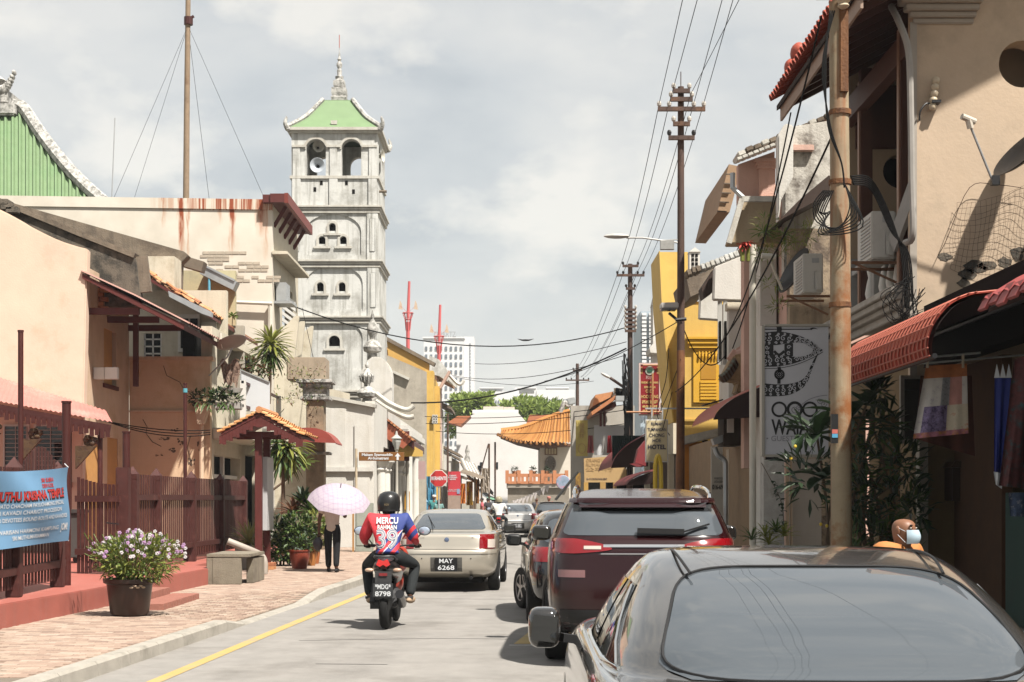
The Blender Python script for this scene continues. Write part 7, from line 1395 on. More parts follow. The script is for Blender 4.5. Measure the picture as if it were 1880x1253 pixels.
tag(obj('tile_roof', MB().prism(pt_([(822,776),(840,764),(864,764),(845,782)],112),'y',112,115), mat('orange_roof_far',(.48,.17,.08))), 'small orange roof at the edge of the white gable', 'roof')
def tree(px_, Y, w, h, py_top, label, seed):
 random.seed(seed); x = Xp(px_,Y); zt = Zp(py_top,Y); t = thing('tree', label, 'tree', (x,Y,0)); tk = MB(); tk.tube([(x,Y,0),(x+.2,Y,zt-h*.7),(x,Y,zt-h*.3)],[.35,.28,.12],8)
 m_ = MB(); cl = [(rnd(-1,1),rnd(-1,1),rnd(-1,1)) for _ in range(26)]
 for (a,b,c) in cl:
  l = math.sqrt(a*a+b*b+c*c); l = max(l,1); p = (x+a/l*w*.42, Y+b/l*w*.3, zt-h*.5+c/l*h*.4); tk.tube([(x,Y,zt-h*.6),p],[.1,.03],4); bushy(m_, p, (w*.17,w*.15,h*.17), 130, .62, .34, 2)
 obj('trunk', tk, bark, t); obj('crown', m_, [lm('crown_green',(.40,.50,.13),.4),lm('crown_green2',(.28,.38,.09),.4)], t)
tree(868,150,5.2,4.6,722,'bright green round tree behind the white gable, next to the condominium',3); tree(958,150,4.6,4.2,727,'green tree behind the roof tanks of the white gable',4); tree(996,148,4.6,4.0,732,'green tree rising between the white gable and the temple roof',5); random.seed(21)
rmm = mat('mast_red', (.58,.12,.12), .5, .06, 2)  # red paled towards pink, distance haze put into the colour
for (px_,yt,yb,Y,lab) in ((749,517,640,120,'tall red steel mast with two pale flags beyond the ochre gable'),(806,560,660,125,'second red steel mast with flags, in front of the condominium')):
 t = thing('red_mast', lab, 'mast', (Xp(px_,Y),Y,0)); x = Xp(px_,Y); s = F/Y; zl = Zp(yt+58,Y)
 obj('shaft', MB().tube([(x,Y,0),(x,Y,Zp(yt+75,Y))],.15,8).tube([(x,Y,zl-.4),(x+.1,Y,Zp(yt,Y))],[.13,.10],8), rmm, t)
 bk = MB()
 for i in range(8): a_ = i*.785; bk.tube([(x+.16*math.cos(a_),Y+.16*math.sin(a_),zl-1.4),(x+.24*math.cos(a_),Y+.24*math.sin(a_),zl-.5),(x+.42*math.cos(a_),Y+.42*math.sin(a_),zl)],.03,4)
 bk.tube([(x+.42*math.cos(i*.393),Y+.42*math.sin(i*.393),zl) for i in range(17)],.035,4,caps=False).tube([(x+.26*math.cos(i*.393),Y+.26*math.sin(i*.393),zl-.5) for i in range(17)],.03,4,caps=False); obj('lattice_basket', bk, rmm, t)
 for sx_ in (-1,1): p = P(px_+sx_*14,yt+45,Y); obj('flag_stay', MB().tube([(x,Y,zl),p],.012,3), rmm, t); obj('flag', MB().prism([(p.x-.15,p.z-.25),(p.x+.18,p.z-.3),(p.x+.1,p.z+.2),(p.x-.02,p.z+.45)],'y',p.y,p.y+.02), mat('flag_pale',(.60,.46,.34),.8,.15,3), t)
def block(label, px0, px1, py_top, Y, dep, rows, cols, m, catg='building', gap=.45, side=False, base=0):
 x0, x1, zt = Xp(px0,Y), Xp(px1,Y), Zp(py_top,Y); t = thing('apartment_block', label, catg, ((x0+x1)/2,Y,0)); obj('body', MB().box(x0,x1,Y,Y+dep,0,zt), m, t); cw = (x1-x0)/cols; rh = (zt-12)/rows if zt > 40 else (zt-4)/rows
 for c_ in range(cols):
  for r in range(rows):
   if len([1 for q in t.children]) > 280: break
   z = zt-2.4-(r+1)*rh+rh*.25; xa = x0+cw*(c_+.5-gap/2); obj('window', MB().box(xa,xa+cw*gap,Y-.3,Y-.02,z,z+rh*.5), mat('far_window',(.14,.17,.20),.3,.2,.3), t)
 return t
far_w = mat('far_white', (.72,.72,.72), .8, .05, .05)
t = block('tall white condominium with rooftop letters beyond the far roofs', 778, 851, 622, 600, 20, 17, 8, far_w)
Yc = 600; obj('end_tower', MB().box(Xp(851.2,Yc),Xp(870,Yc),Yc+3,Yc+20,0,Zp(617,Yc)), far_w, t)
for r in range(17): obj('window', MB().box(Xp(862,Yc),Xp(863.5,Yc),Yc+2.7,Yc+2.98,Zp(630+r*6,Yc)-.6,Zp(630+r*6,Yc)+.2), mat('far_window',(.14,.17,.20)), t)
obj('crown_slab', MB().box(Xp(776,Yc),Xp(853,Yc),Yc-.6,Yc+20,Zp(621.8,Yc),Zp(619,Yc)), far_w, t)
text('lettering','QUARTZ',3.0,face_cam(Xp(817,Yc),Yc-.5,Zp(615,Yc)),mat('far_letter',(.32,.33,.34),.6),t,fit=Xp(837,Yc)-Xp(797,Yc),depth=.3,bold=.03)
block('low white apartment block far behind the green trees', 872, 945, 719, 520, 20, 12, 16, far_w); block('second white apartment block in the far haze, behind the electric pole', 985, 1055, 716, 500, 20, 13, 16, far_w); block('pale slab block between the two far apartment blocks', 945, 985, 712, 540, 20, 12, 8, far_w)
for k,(a_,b_) in enumerate(((880,925),(950,984),(1003,1045))): tag(obj('roof_slab', MB().box(Xp(a_,520),Xp(b_,520),521,530,Zp(713,520),Zp(711,520)).box(Xp(a_+3,520),Xp(b_-3,520),523,529,Zp(720,520),Zp(713,520)), far_w), ('long flat roof pavilion on the first far block','flat roof pavilion on the slab between the far blocks','flat roof pavilion on the far block by the electric pole')[k], 'roof')
t = block('blue grey balconied tower block seen past the yellow wing wall', 1176, 1203, 572, 300, 18, 14, 4, mat('far_blue',(.36,.43,.48),.7,.08,.2), gap=.6)
for r in range(14):
 for c_ in range(2): obj('balcony', MB().box(Xp(1178+c_*13,300),Xp(1186+c_*13,300),298.9,299.95,Zp(575+r*7.2,300)-.6,Zp(575+r*7.2,300)-.1), far_w, t)
# == electric poles
pm_ = mat('pole_brown', (.085,.05,.038), .75, .25, 3, .3, 25, c2=(.17,.085,.045), c2amt=.38, sc3=1.0)
def epole(px_, Y, zt, r, label, arms, foot=.14, rust=False):
 x = Xp(px_,Y); t = thing('electric_pole', label, 'utility pole', (x,Y,foot)); k = zt-foot
 obj('shaft', MB().tube([(x-.02,Y,foot),(x,Y,foot+k*.45)],[r*1.15,r*1.02],12), mat('pole_rust',(.20,.085,.035),.8,.25,3,.3,25,c2=(.09,.04,.025),c2amt=.45) if rust else pm_, t, smooth=True); obj('upper_shaft', MB().tube([(x,Y,foot+k*.45),(x,Y,zt)],[r,r*.78],12), pm_, t, smooth=True)
 for (dz,w,s) in arms:
  z = zt-dz; a_ = obj('crossarm', MB().box(x-w/2,x+w/2,Y-.08-r,Y-r,z-.045,z+.045), pm_, t)
  for q in (-1,-.55,.55,1) if w > .8 else (-1,1):
   obj('insulator', MB().lathe([(.02,0),(.045,.03),(.05,.08),(.03,.12)],(x+q*w*.47,Y-.04-r,z+.046),8), mat('ceramic',(.5,.47,.42),.3) if s else black, a_)
 return t, x
s85 = F/32.6
t2, x2 = epole(1250,32.6,Zp(160,32.6),.085,'tall brown electric pole with crossarms in front of the yellow house',[(.12,.36,1),(.30,.48,1),(.51,1.02,1),(.83,.36,1),(1.13,.56,0)],rust=True)
obj('lightning_rod', MB().tube([(x2,32.6,Zp(160,32.6)),(x2,32.6,Zp(132,32.6))],.01,4), pm_, t2)
sl = thing('street_light', 'long armed pale street light reaching over the road from the tall electric pole', 'street light', P(1180,440,32.5)); lg_ = mat('lamp_grey',(.50,.49,.46),.45,.06,4)
obj('arm', MB().tube([P(1244,446,32.5),P(1180,437,32.5),P(1150,437,32.5)],.02,6).tube([P(1244,440,32.5),P(1210,442,32.5)],.01,5), lg_, sl); obj('lamp_head', MB().ell(P(1132,434,32.5),(.28,.10,.055),16,8), lg_, sl, smooth=True); obj('control_box', MB().box(Xp(1212,32.5),Xp(1237,32.5),32.4,32.55,Zp(459,32.5),Zp(443,32.5)), mat('box_mesh',(.36,.36,.34),.5,.2,10), sl)
fl_ = thing('floodlight', 'square floodlight clamped low on the tall electric pole', 'floodlight', P(1228,568,32.3)); obj('housing', MB().bar(P(1212,563,32.3),P(1245,562,32.3),.30,.13), lg_, fl_, bev=.02); obj('lens', MB().bar(P(1213,570,32.2),P(1240,570,32.2),.26,.02), glassd, fl_); obj('bracket', MB().bar(P(1228,575,32.35),P(1246,590,32.4),.05).tube([P(1240,588,32.3),P(1260,586,32.3)],.04,6), black, fl_)
t3, x3 = epole(1157,57,Zp(485,57),.11,'second electric pole down the street beside the red shop sign',[(.10,.6,0),(.45,1.05,0),(.95,.35,0)]+[(1.75+.16*i,.42,1) for i in range(6)])
epole(1060,99,Zp(668,99),.13,'third electric pole, small and far above the temple corner',[(.45,.6,0),(1.1,1.55,0)])
lb = thing('street_light', 'short street light arm on the far pole above the old tile roof', 'street light', P(1130,700,57)); obj('arm', MB().tube([P(1152,716,57),P(1120,694,57)],.06,6), pm_, lb); obj('lamp_head', MB().ell(P(1112,690,57),(.22,.1,.06),10,6,M=Matrix.Rotation(R(-28),4,'Y').inverted()), lg_, lb)
fc = tag(obj('floodlight', MB().bar(P(1042,738,80),P(1056,736,80),.4,.35), greyp, bev=.03), 'small grey floodlight on the roof corner by the far electric pole', 'floodlight')
for (px_,Y,zpt,lab) in ((898,88,815,'thin leaning pole beside the striped roofs'),(909,90,812,'thin upright pole beside the striped roofs, next to the leaning one'),(822,75,760,'slim dark pole beside the red information board')):
 x = Xp(px_,Y); tag(obj('thin_pole', MB().tube([(x,Y,.1),(x+(.5 if px_ == 898 else 0)*0,Y,Zp(zpt,Y))],.055,6), pm_), lab, 'pole')
tag(obj('thin_pole', MB().tube([P(872,905,88),P(897,815,88)],.04,5), pm_), 'slanting bamboo pole crossing above the stalls', 'pole')
# == cables over the street
def sag(a, b, d, n=16): return [a.lerp(b,i/n)+Vector((0,0,-d*4*(i/n)*(1-i/n))) for i in range(n+1)]
def cable(a, b, d, r, label, grp=None): return tag(obj('cable', MB().tube(sag(Vector(a),Vector(b),d),r,4), cable_m), label, 'cable', grp)
za = lambda dz: Zp(160,32.6)-dz+.12
wn = ('road side tip of long crossarm','inner road side of long crossarm','inner shop side of long crossarm','shop side tip of long crossarm','shop side of short crossarm')
for i,(q,dz,dx) in enumerate(((-.47,.51,-1.9),(-.26,.51,-1.7),(.26,.51,-2.4),(.47,.51,-2.6),(.2,.30,.4))):
 cable((x2+q*1.02,32.5,za(dz)), (x2+q*1.02+dx,-12,za(dz)), .25, .007, 'line passing overhead from the tall pole, '+wn[i], 'power lines over the near road')
 cable((x2+q*1.02,32.5,za(dz)), (x3+q,56.9,Zp(485,57)-(.33 if dz > .4 else .1)), .35, .008, 'line to the second pole from the tall pole, '+wn[i], 'power lines between first and second pole')
 cable((x3+q,56.9,Zp(485,57)-.33), (Xp(1060,99)+q,98.9,Zp(668,99)-.9), .6, .010, 'line to the far third pole from the second pole, '+wn[i], 'power lines between second and third pole')
cable(P(545,565,50), P(1155,600,57), 1.0, .02, 'black cable crossing the whole street in front of the minaret')
cable(P(755,740,62), P(1150,640,57), .55, .03, 'thick black cable rising across the street to the second pole')
for k,(a_,b_,d) in enumerate(((P(872,668,90),P(1150,628,57),.3),(P(830,690,90),P(1150,652,57),.5),(P(830,692,90),P(1090,700,99),.4),(P(780,765,70),P(1155,742,57),.25),(P(782,778,70),P(1155,752,57),.2),(P(800,792,72),P(1150,778,57),.25))): cable(a_, b_, d, .014, ('thin pale cable high across the street before the condominium','second thin cable just below the high one before the condominium','thin cable sagging to the far third pole','low cable crossing before the white gable','second low cable crossing before the white gable','lowest cable crossing in front of the white gable')[k])
cable(P(1548,205,17.2), P(1240,720,33), .5, .014, 'black service cable swooping from the rusty pole towards the yellow house')
cable(P(1508,30,17.2), P(1300,650,36), .9, .012, 'long slack cable hanging from the top of the rusty pole past the signboard')
cable(P(1452,207,24), P(1345,640,31), .35, .012, 'black cable drooping from the red tiled eave down to the pink house')
cable(P(1250,590,32.5), P(1330,655,34), .5, .014, 'pale looped cable between the tall pole and the yellow window')
cable(P(1246,590,32.5), P(1000,700,60), .2, .012, 'cable running from the floodlight bracket towards the temple')
cable(P(1250,660,32.5), P(1210,760,34.2), .05, .009, 'thin stay wire from the tall pole to the hotel sign')
cable(P(555,566,48), P(590,720,46), .05, .009, 'slack wire hanging down the front of the minaret wall')
for k in range(3): cable((-9.86,35.2+k*.05,Zp(765,35)+.03*k), P(386,790+k*4,38.8), .12+.05*k, .012, ('lowest','middle','topmost')[k]+' of the three slack wires strung along the cream house wall', 'wires on the cream wall')
hb2 = tag(obj('hotel_wires', MB().tube(cat([P(1228,640,33),P(1222,700,33.5),P(1206,760,34),P(1230,800,34)],5),.009,4).tube(cat([P(1234,720,33),P(1216,790,34),P(1200,830,34.5)],5),.009,4), cable_m), 'tangle of thin wires around the hotel sign', 'wires')
tg = MB()
for k in range(16): tg.tube(cat([P(1150+rnd(-8,10),rnd(640,880),56.6) for _ in range(4)],4),.018,4)
tag(obj('wire_tangle', tg, cable_m), 'messy bundle of black wires hanging on the second pole', 'wires')
bd = thing('bird', 'small dark bird gliding below the cables over the street', 'bird', P(965,625,60)); obj('body', MB().ell(P(965,625,60),(.2,.05,.04),8,6), black, bd, smooth=True)
for sx_ in (-1,1): obj('wing', MB().prism([(Xp(965,60)+sx_*.05,Zp(624.5,60)),(Xp(965,60)+sx_*.32,Zp(622.5,60)),(Xp(965,60)+sx_*.2,Zp(625,60))],'y',59.95,60.08), black, bd)
# == dark shrubs by the rusty pole
sb = thing('dark_shrub', 'large dark glossy shrub in the shade behind the masked man', 'shrub', (Xp(1610,19.2),19.2,.14)); random.seed(31); m_ = MB()
for (x,y,r) in ((1590,790,.3),(1620,850,.36),(1600,910,.4),(1650,900,.34),(1580,960,.34),(1640,960,.4),(1660,850,.25),(1570,860,.25),(1620,780,.22),(1610,720,.12),(1675,930,.25),(1560,920,.25),(1640,1010,.4),(1590,1010,.4)): bushy(m_, P(x,y,19.0), (r,.35,r), 75, .20, .055, 3, .35)
obj('foliage', m_, [leaf_dk2, leaf_d, leaf_g], sb); tk = MB()
for k in range(9): tk.tube([(Xp(1610,19.2)+rnd(-.2,.2),19.2,.14),P(1600+rnd(-40,50),930,19.1),P(1600+rnd(-50,70),rnd(720,880),19.0)],.014,5)
obj('stems', tk, bark, sb)
bl_ = thing('broad_leaf_plant', 'big leaved plant overlapping the guesthouse signboard, with a yellow flower', 'plant', (Xp(1515,18.6),18.6,.14)); m_ = MB()
for (x,y,L_,n) in ((1500,800,.55,9),(1560,770,.6,8),(1512,880,.5,8),(1590,745,.5,6)): rosette(m_, P(x,y,18.5), n, L_, .17, 1.0, -.4, .7, random.randrange(2))
bushy(m_, P(1490,870,18.4), (.4,.25,.35), 90, .22, .06, 2, .4); bushy(m_, P(1475,790,18.4),(.15,.1,.1),16,.22,.09,2,.3); obj('leaves', m_, [leaf_dk2, leaf_d], bl_)
tk = MB()
for (x,y) in ((1500,800),(1560,770),(1512,880),(1590,745)): tk.tube(cat([(Xp(1520,18.6),18.6,.14),P(1520,960,18.6),P(x,y,18.5)],4),.016,5)
obj('stems', tk, bark, bl_); fw = MB(); [fw.ell(P(x,y,18.2),(.02,.016,.022),8,6) for x,y in ((1460,820),(1452,842),(1507,963),(1518,966))]; obj('flower', fw, mat('flower_yellow',(.65,.45,.04),.5), bl_)
fn = thing('fern', 'fresh green asparagus fern at the foot of the rusty pole', 'plant', (Xp(1552,18.0),18.0,.14)); m_ = MB()
for k in range(26):
 a_ = rnd(0,6.28); top = P(1552+rnd(-26,26),rnd(945,1010),18.0+rnd(-.1,.1)); pts = [Vector((Xp(1552,18),18,.5)).lerp(top,t/5) for t in range(6)]; m_.tube(pts,.004,3)
 for p in pts[2:]:
  for q in range(9): leaf(m_, p, (rnd(-1,1),rnd(-1,1),rnd(-.2,.9)), .09, .010, .3, 1)
obj('fronds', m_, [lm('fern_green',(.09,.19,.045))], fn)
wd2 = MB()
for (x,y) in ((1405,985),(1425,978),(1440,985),(1380,992),(1412,1000)): rosette(wd2, P(x,y,25.4), 22, .30, .035, 1.3, .1, .8, random.randrange(2))
tag(obj('pavement_ferns', wd2, [leaf_g, leaf_y]), 'tufts of fern growing at the foot of the rough white pilaster', 'fern')
cv = MB(); pts = cat([P(1398,850,26.0),P(1425,900,26.0),P(1436,930,26.0),P(1440,980,26.0)],6); cv.tube(pts,.006,4,1); [leaf(cv, p, (rnd(-1,1),-.5,rnd(-.5,.5)), .1, .06, .4, 2) for p in pts[4:] for _ in range(2)]
tag(obj('vine', cv, [leaf_d, bark]), 'thin vine climbing on the rough white pilaster', 'vine')
# == VEHICLES
def paint(n, c, metal=.55, rough=.22): return mat(n, c, rough, .03, 2, metal=metal, coat=1.0, spec=.6)
tyre_m = mat('tyre_rubber', (.014,.014,.014), .85, .15, 20, .2, 60, spec=.25); rim_m = mat('rim_silver', (.40,.40,.41), .3, .1, 8, metal=.9); chrome = mat('chrome', (.75,.75,.74), .08, .03, 4, metal=1)
tint = mat('car_glass', (.10,.115,.13), .015, .03, 2, metal=.19, spec=.8, coat=.2); sglass = mat('side_glass', (.012,.014,.015), .02, .03, 2, spec=.8); lred = mat('tail_red', (.22,.005,.009), .12, .05, 4, coat=1); lclear = mat('lens_clear', (.55,.48,.42), .1, .05, 5, coat=1); plate_m = mat('plate_black', (.012,.012,.013), .35); bplas = mat('trim_black', (.016,.016,.017), .5, spec=.3)
class Shell:                                               # car body as a stack of rounded plan outlines (z, rear y, front y, half width, roundness)
 def __init__(s, levels, n=72): s.raw = levels; s.lv = cat(levels, 4); s.n = n
 def at(s, z):
  l = s.lv
  for a, b in zip(l, l[1:]):
   if a[0] <= z <= b[0] and b[0] > a[0]: t = (z-a[0])/(b[0]-a[0]); return tuple(lerp(p,q,t) for p,q in zip(a,b))
  return l[-1] if z > l[-1][0] else l[0]
 def rear(s, x, z): _, a, b, w, n = s.at(z); L_ = (b-a)/2; return Vector((x, (a+b)/2 - L_*max(0,1-abs(x/w)**n)**(1/n), z))
 def side(s, y, z, q): _, a, b, w, n = s.at(z); L_ = (b-a)/2; return Vector((q*w*max(0,1-abs((y-(a+b)/2)/L_)**n)**(1/n), y, z))
 def mesh(s):
  mb = MB(); rows = []
  for z,a,b,w,n in s.lv:
   r = []
   for i in range(s.n):
    t = 2*math.pi*i/s.n; c, d = math.cos(t), math.sin(t); r.append((w*math.copysign(abs(c)**(2/n),c), (a+b)/2+(b-a)/2*math.copysign(abs(d)**(2/n),d), z))
   rows.append(r)
  mb.grid(rows, closed=True); m = len(rows)*s.n; mb.f.append(tuple(range(s.n))[::-1]); mb.m.append(0); mb.f.append(tuple(m-s.n+i for i in range(s.n))); mb.m.append(0); return mb
 def rpatch(s, xa, xb, z0, z1, off=.006, nu=20, nv=10, rc=.0, mb=None, mi=0, tx=0):    # patch on the rear: xa/xb bottom edge, tx = inset at the top, rc = rounded corners
  rows = []
  for j in range(nv+1):
   v = j/nv; z = lerp(z0,z1,v); k = rc*abs(2*v-1)**6 + tx*v; r = []
   for i in range(nu+1):
    x = lerp(xa+k*(1 if xa < xb else 1), xb-k, i/nu); p = s.rear(x,z); dz = s.rear(x,z+.01)-s.rear(x,z-.01); dx = s.rear(x+.01,z)-s.rear(x-.01,z); nn = dx.cross(dz).normalized(); nn = nn if nn.y < 0 else -nn; r.append(p+nn*off)
   rows.append(r)
  return (mb or MB()).grid(rows, mi)
 def spatch(s, q, poly_y, z0, z1, off=.006, nu=14, nv=8, mb=None):                     # patch on a side: poly_y(v) -> (y0,y1)
  rows = []
  for j in range(nv+1):
   v = j/nv; z = lerp(z0,z1,v); y0, y1 = poly_y(v); r = []
   for i in range(nu+1):
    y = lerp(y0,y1,i/nu); p = s.side(y,z,q); r.append(p+Vector((q*off,0,off*.4)))
   rows.append(r)
  return (mb or MB()).grid(rows)
def wheel(t, x, y, r, w=.2, steer=0, spokes=5):
 q = 1 if x > 0 else -1; M_ = Matrix.Translation((x,y,r)) @ Matrix.Rotation(steer,4,'Z') @ Matrix.Rotation(R(90)*q,4,'Y'); mb = MB(); mb.M = M_
 mb.lathe([(r*.62,-w/2),(r*.9,-w/2),(r*.985,-w*.4),(r,-w*.25),(r,w*.25),(r*.985,w*.4),(r*.9,w/2),(r*.66,w/2),(r*.62,w*.4)], n=32); wh = obj('wheel', mb, tyre_m, t, smooth=True, ang=30)
 mb = MB(); mb.M = M_; mb.lathe([(r*.64,w*.36),(r*.66,w*.46),(r*.6,w*.44),(r*.58,w*.2),(.02,w*.2)], n=28); mb.lathe([(r*.14,w*.2),(r*.13,w*.42),(.01,w*.43)], n=12)
 for k in range(spokes): a = k*6.2832/spokes; mb.bar((r*.1*math.cos(a),r*.1*math.sin(a),w*.36),(r*.6*math.cos(a),r*.6*math.sin(a),w*.36),r*.14,w*.12)
 obj('rim', mb, rim_m, wh, smooth=True, ang=30); return wh
def arch(t, S, y, r, q):
 rows = []
 for k in (r*1.02, r*1.2): rows.append([S.side(y+k*math.cos(a), max(r+k*math.sin(a)-.02,.24), q)+Vector((q*.004,0,0)) for a in [math.pi*i/18 for i in range(19)]])
 m_ = MB(); m_.grid(rows); c = [S.side(y+r*1.02*math.cos(a), max(r+r*1.02*math.sin(a)-.02,.24), q)+Vector((q*.003,0,0)) for a in [math.pi*i/18 for i in range(19)]]; m_.add(c, [tuple(range(19))]); obj('wheel_arch', m_, bplas, t, fixn=False)
def mirror(t, x, y, z, m, sx, r=(.11,.09,.085)):
 pw = lambda v: math.copysign(abs(v)**.55,v); mb = MB(); mb.grid([[(x+r[0]*pw(math.cos(a))*pw(math.sin(b)), y+r[1]*pw(math.cos(b)), z+r[2]*pw(math.sin(a))*pw(math.sin(b))) for a in [2*math.pi*i/28 for i in range(28)]] for b in [.02+3.10*j/14 for j in range(15)]],closed=True); mi_ = obj('mirror', mb, m, t, smooth=True, ang=80); obj('mirror_glass', MB().cbox((x,y-r[1]*.99,z),(r[0]*1.5,.012,r[2]*1.25),ry=-.12*(1 if sx > 0 else -1)), sglass, mi_); obj('mirror_arm', MB().bar((x-sx*.08,y+.02,z-.05),(x-sx*.2,y+.06,z-.07),.07,.04), bplas, mi_); return mi_
def plate(t, S, lines, z0, z1, w, x=0, off=.02):
 y = min(S.rear(x,z0).y, S.rear(x,z1).y)-off; p = obj('number_plate', MB().box(x-w/2,x+w/2,y-.008,y+.012,z0,z1), plate_m, t, bev=.003); h = (z1-z0)/len(lines)
 for i,s in enumerate(lines): text('lettering', s, h*.92, face_cam(x,y-.010,z1-h*(i+.5)), bw, p, fit=w*.8 if len(lines) == 1 else w*(.62 if len(s) < 4 else .74), bold=.0015, depth=.002)
def car(name, label, S, m, loc, yaw, group=None):
 t = thing(name, label, 'car', (0,0,0), group); obj('body', S.mesh(), m, t, smooth=True, ang=50); return t
def finish(t, loc, yaw): place(t, loc, yaw); return t
# ---- dark grey sedan right in front
S1 = Shell([(.20,.30,4.3,.76,5),(.30,.08,4.5,.86,6),(.55,.0,4.58,.885,7),(.75,.02,4.56,.89,7),(.88,.07,4.4,.875,6),(.955,.17,4.2,.85,5),(.985,.38,4.0,.825,4.5),(.995,.78,3.5,.80,4.2),(1.08,.92,3.25,.765,4.4),(1.18,1.12,3.0,.715,4.4),(1.28,1.40,2.75,.655,4.2),(1.345,1.66,2.55,.605,3.8),(1.385,1.88,2.45,.53,3.4),(1.40,2.02,2.35,.36,3),(1.405,2.15,2.25,.05,2.5)], 112)
gm1 = paint('graphite_paint', (.15,.145,.14), .75, .14)
t = car('parked_sedan', 'dark graphite sedan closest to the viewer, its rear window reflecting sky and wires', S1, gm1, None, 0)
def poly_glass(S, z0, z1, w0, w1, off=.006, rc=.12, nv=16, nu=28):
 rows = []
 for j in range(nv+1):
  v = j/nv; z = lerp(z0,z1,v); hw = lerp(w0,w1,v)-rc*(max(0,abs(2*v-1)-.62)/.38)**3; rows.append([S.rear(lerp(-hw,hw,i/nu),z)+Vector((0,-off*.7,off*.7)) for i in range(nu+1)])
 return MB().grid(rows)
rg_ = obj('rear_window', poly_glass(S1,1.0,1.335,.655,.50,.004), tint, t, smooth=True, fixn=False)
seal = []
for v in range(0,41):
 a = v/40*2*math.pi; c, d = math.cos(a), math.sin(a); u = math.copysign(abs(c)**.38,c); w_ = math.copysign(abs(d)**.38,d); z = lerp(.998,1.338,(w_+1)/2); seal.append(S1.rear(u*lerp(.655,.51,(w_+1)/2),z)+Vector((0,-.004,.005)))
obj('window_seal', MB().tube(seal,.006,5,caps=False), bplas, rg_, smooth=True)
for q in (-1,1):
 pts = [Vector((q*x,y,S1.at(1.3)[0]*0+z)) for x,y,z in ((.47,1.50,1.322),(.49,1.72,1.372),(.49,2.0,1.39),(.47,2.4,1.375))]; obj('roof_seam', MB().tube(cat(pts,5),.006,5), bplas, t)
 for k,(y0,y1) in enumerate(((1.30,2.02),(2.10,2.95))): obj('window', S1.spatch(q, (lambda y0,y1,k: lambda v: (y0+(.42*v if k == 0 else 0), y1-(.45*v if k == 1 else 0)))(y0,y1,k), 1.01, 1.27, .004), sglass, t, smooth=True, fixn=False)
 obj('window_trim', MB().tube([S1.side(y,1.0,q)+Vector((q*.004,0,.0)) for y in (1.2,1.6,2.0,2.4,2.8,3.0)],.009,5), chrome, t)
 obj('window_trim', MB().tube([S1.side(1.26+.5*v,1.01+.25*v,q)+Vector((q*.006,0,.003)) for v in (0,.25,.5,.75,1)],.007,5), chrome, t)
 h_ = obj('door_handle', MB().tube(cat([S1.side(1.42,.84,q)+Vector((q*.02,0,0)),S1.side(1.5,.845,q)+Vector((q*.055,0,0)),S1.side(1.64,.845,q)+Vector((q*.055,0,0)),S1.side(1.72,.84,q)+Vector((q*.02,0,0))],5),.017,7), chrome, t, smooth=True)
 obj('tail_light', S1.spatch(q, lambda v: (.16,.40), .62, .84, .01), lred, t, smooth=True, fixn=False)
 for y in (.95,3.65): wheel(t, q*.79, y, .32); arch(t, S1, y, .33, q)
 mirror(t, q*1.0, 2.93, 1.0, mat('mirror_black',(.02,.019,.018),.1,coat=1,spec=.6), q, (.075,.085,.095))
obj('boot_seam', MB().tube([S1.rear(x,.94)+Vector((0,-.004,.004)) for x in (-.6,-.3,0,.3,.6)],.005,4), bplas, t); plate(t, S1, ['MCR 5312'], .60, .71, .48)
finish(t, (1.12,4.12,0), R(-.6))
def leaf_light(S, q):
 rows = []
 for j in range(6):
  r = []
  for i in range(17):
   u = i/16; x = lerp(.30,.815,u); k = min(1,(u*1.5)**.6); z = lerp(lerp(1.125,1.085,k),lerp(1.135,1.225,k),j/5); p = S.rear(x,z); r.append(Vector((q*x,p.y-.012,z)))
  rows.append(r)
 return MB().grid(rows)
# ---- maroon SUV
S2 = Shell([(.30,.30,4.2,.80,5),(.42,.05,4.4,.90,7),(.70,.0,4.47,.925,8),(1.0,.03,4.42,.925,7),(1.12,.05,4.25,.92,6),(1.20,.09,3.75,.905,6),(1.25,.13,3.4,.88,6),(1.42,.22,3.05,.80,6),(1.52,.30,2.85,.755,5.5),(1.585,.33,2.7,.72,5),(1.612,.46,2.6,.69,5),(1.645,.78,2.45,.65,5),(1.678,1.12,2.3,.57,4.5),(1.70,1.5,2.1,.44,4),(1.708,1.75,1.95,.1,3)], 104)
t = car('parked_suv', 'maroon SUV with silver roof rails parked between the graphite sedan and the black hatchback', S2, mat('maroon_metallic',(.020,.003,.004),.2,.03,2,coat=.3,spec=.35), None, 0)
rgl = obj('rear_window', poly_glass(S2,1.25,1.535,.775,.665,.006,.07), tint, t, smooth=True, fixn=False); obj('spoiler', S2.rpatch(-.68,.68,1.548,1.582,.03,20,3).grid([[S2.rear(x,1.548)+Vector((0,-.10,-.03)) for x in (-.6,-.3,0,.3,.6)],[S2.rear(x,1.592)+Vector((0,.02,.012)) for x in (-.62,-.3,0,.3,.62)]]), MATS['maroon_metallic'], t, fixn=False); obj('spoiler_shadow_panel', S2.rpatch(-.655,.655,1.475,1.54,.011,20,3), mat('spoiler_shadow_black',(.010,.010,.010),.15,coat=.5), rgl, smooth=True, fixn=False)  # glossy black strip paints the spoiler's shadow across the top of the glass
obj('wiper', MB().bar(S2.rear(-.06,1.30)+Vector((0,-.05,0)),S2.rear(.38,1.29)+Vector((0,-.05,.0)),.03,.05).bar(S2.rear(.38,1.29)+Vector((0,-.05,0)),S2.rear(.62,1.36)+Vector((0,-.05,.0)),.02,.015), bplas, rgl)
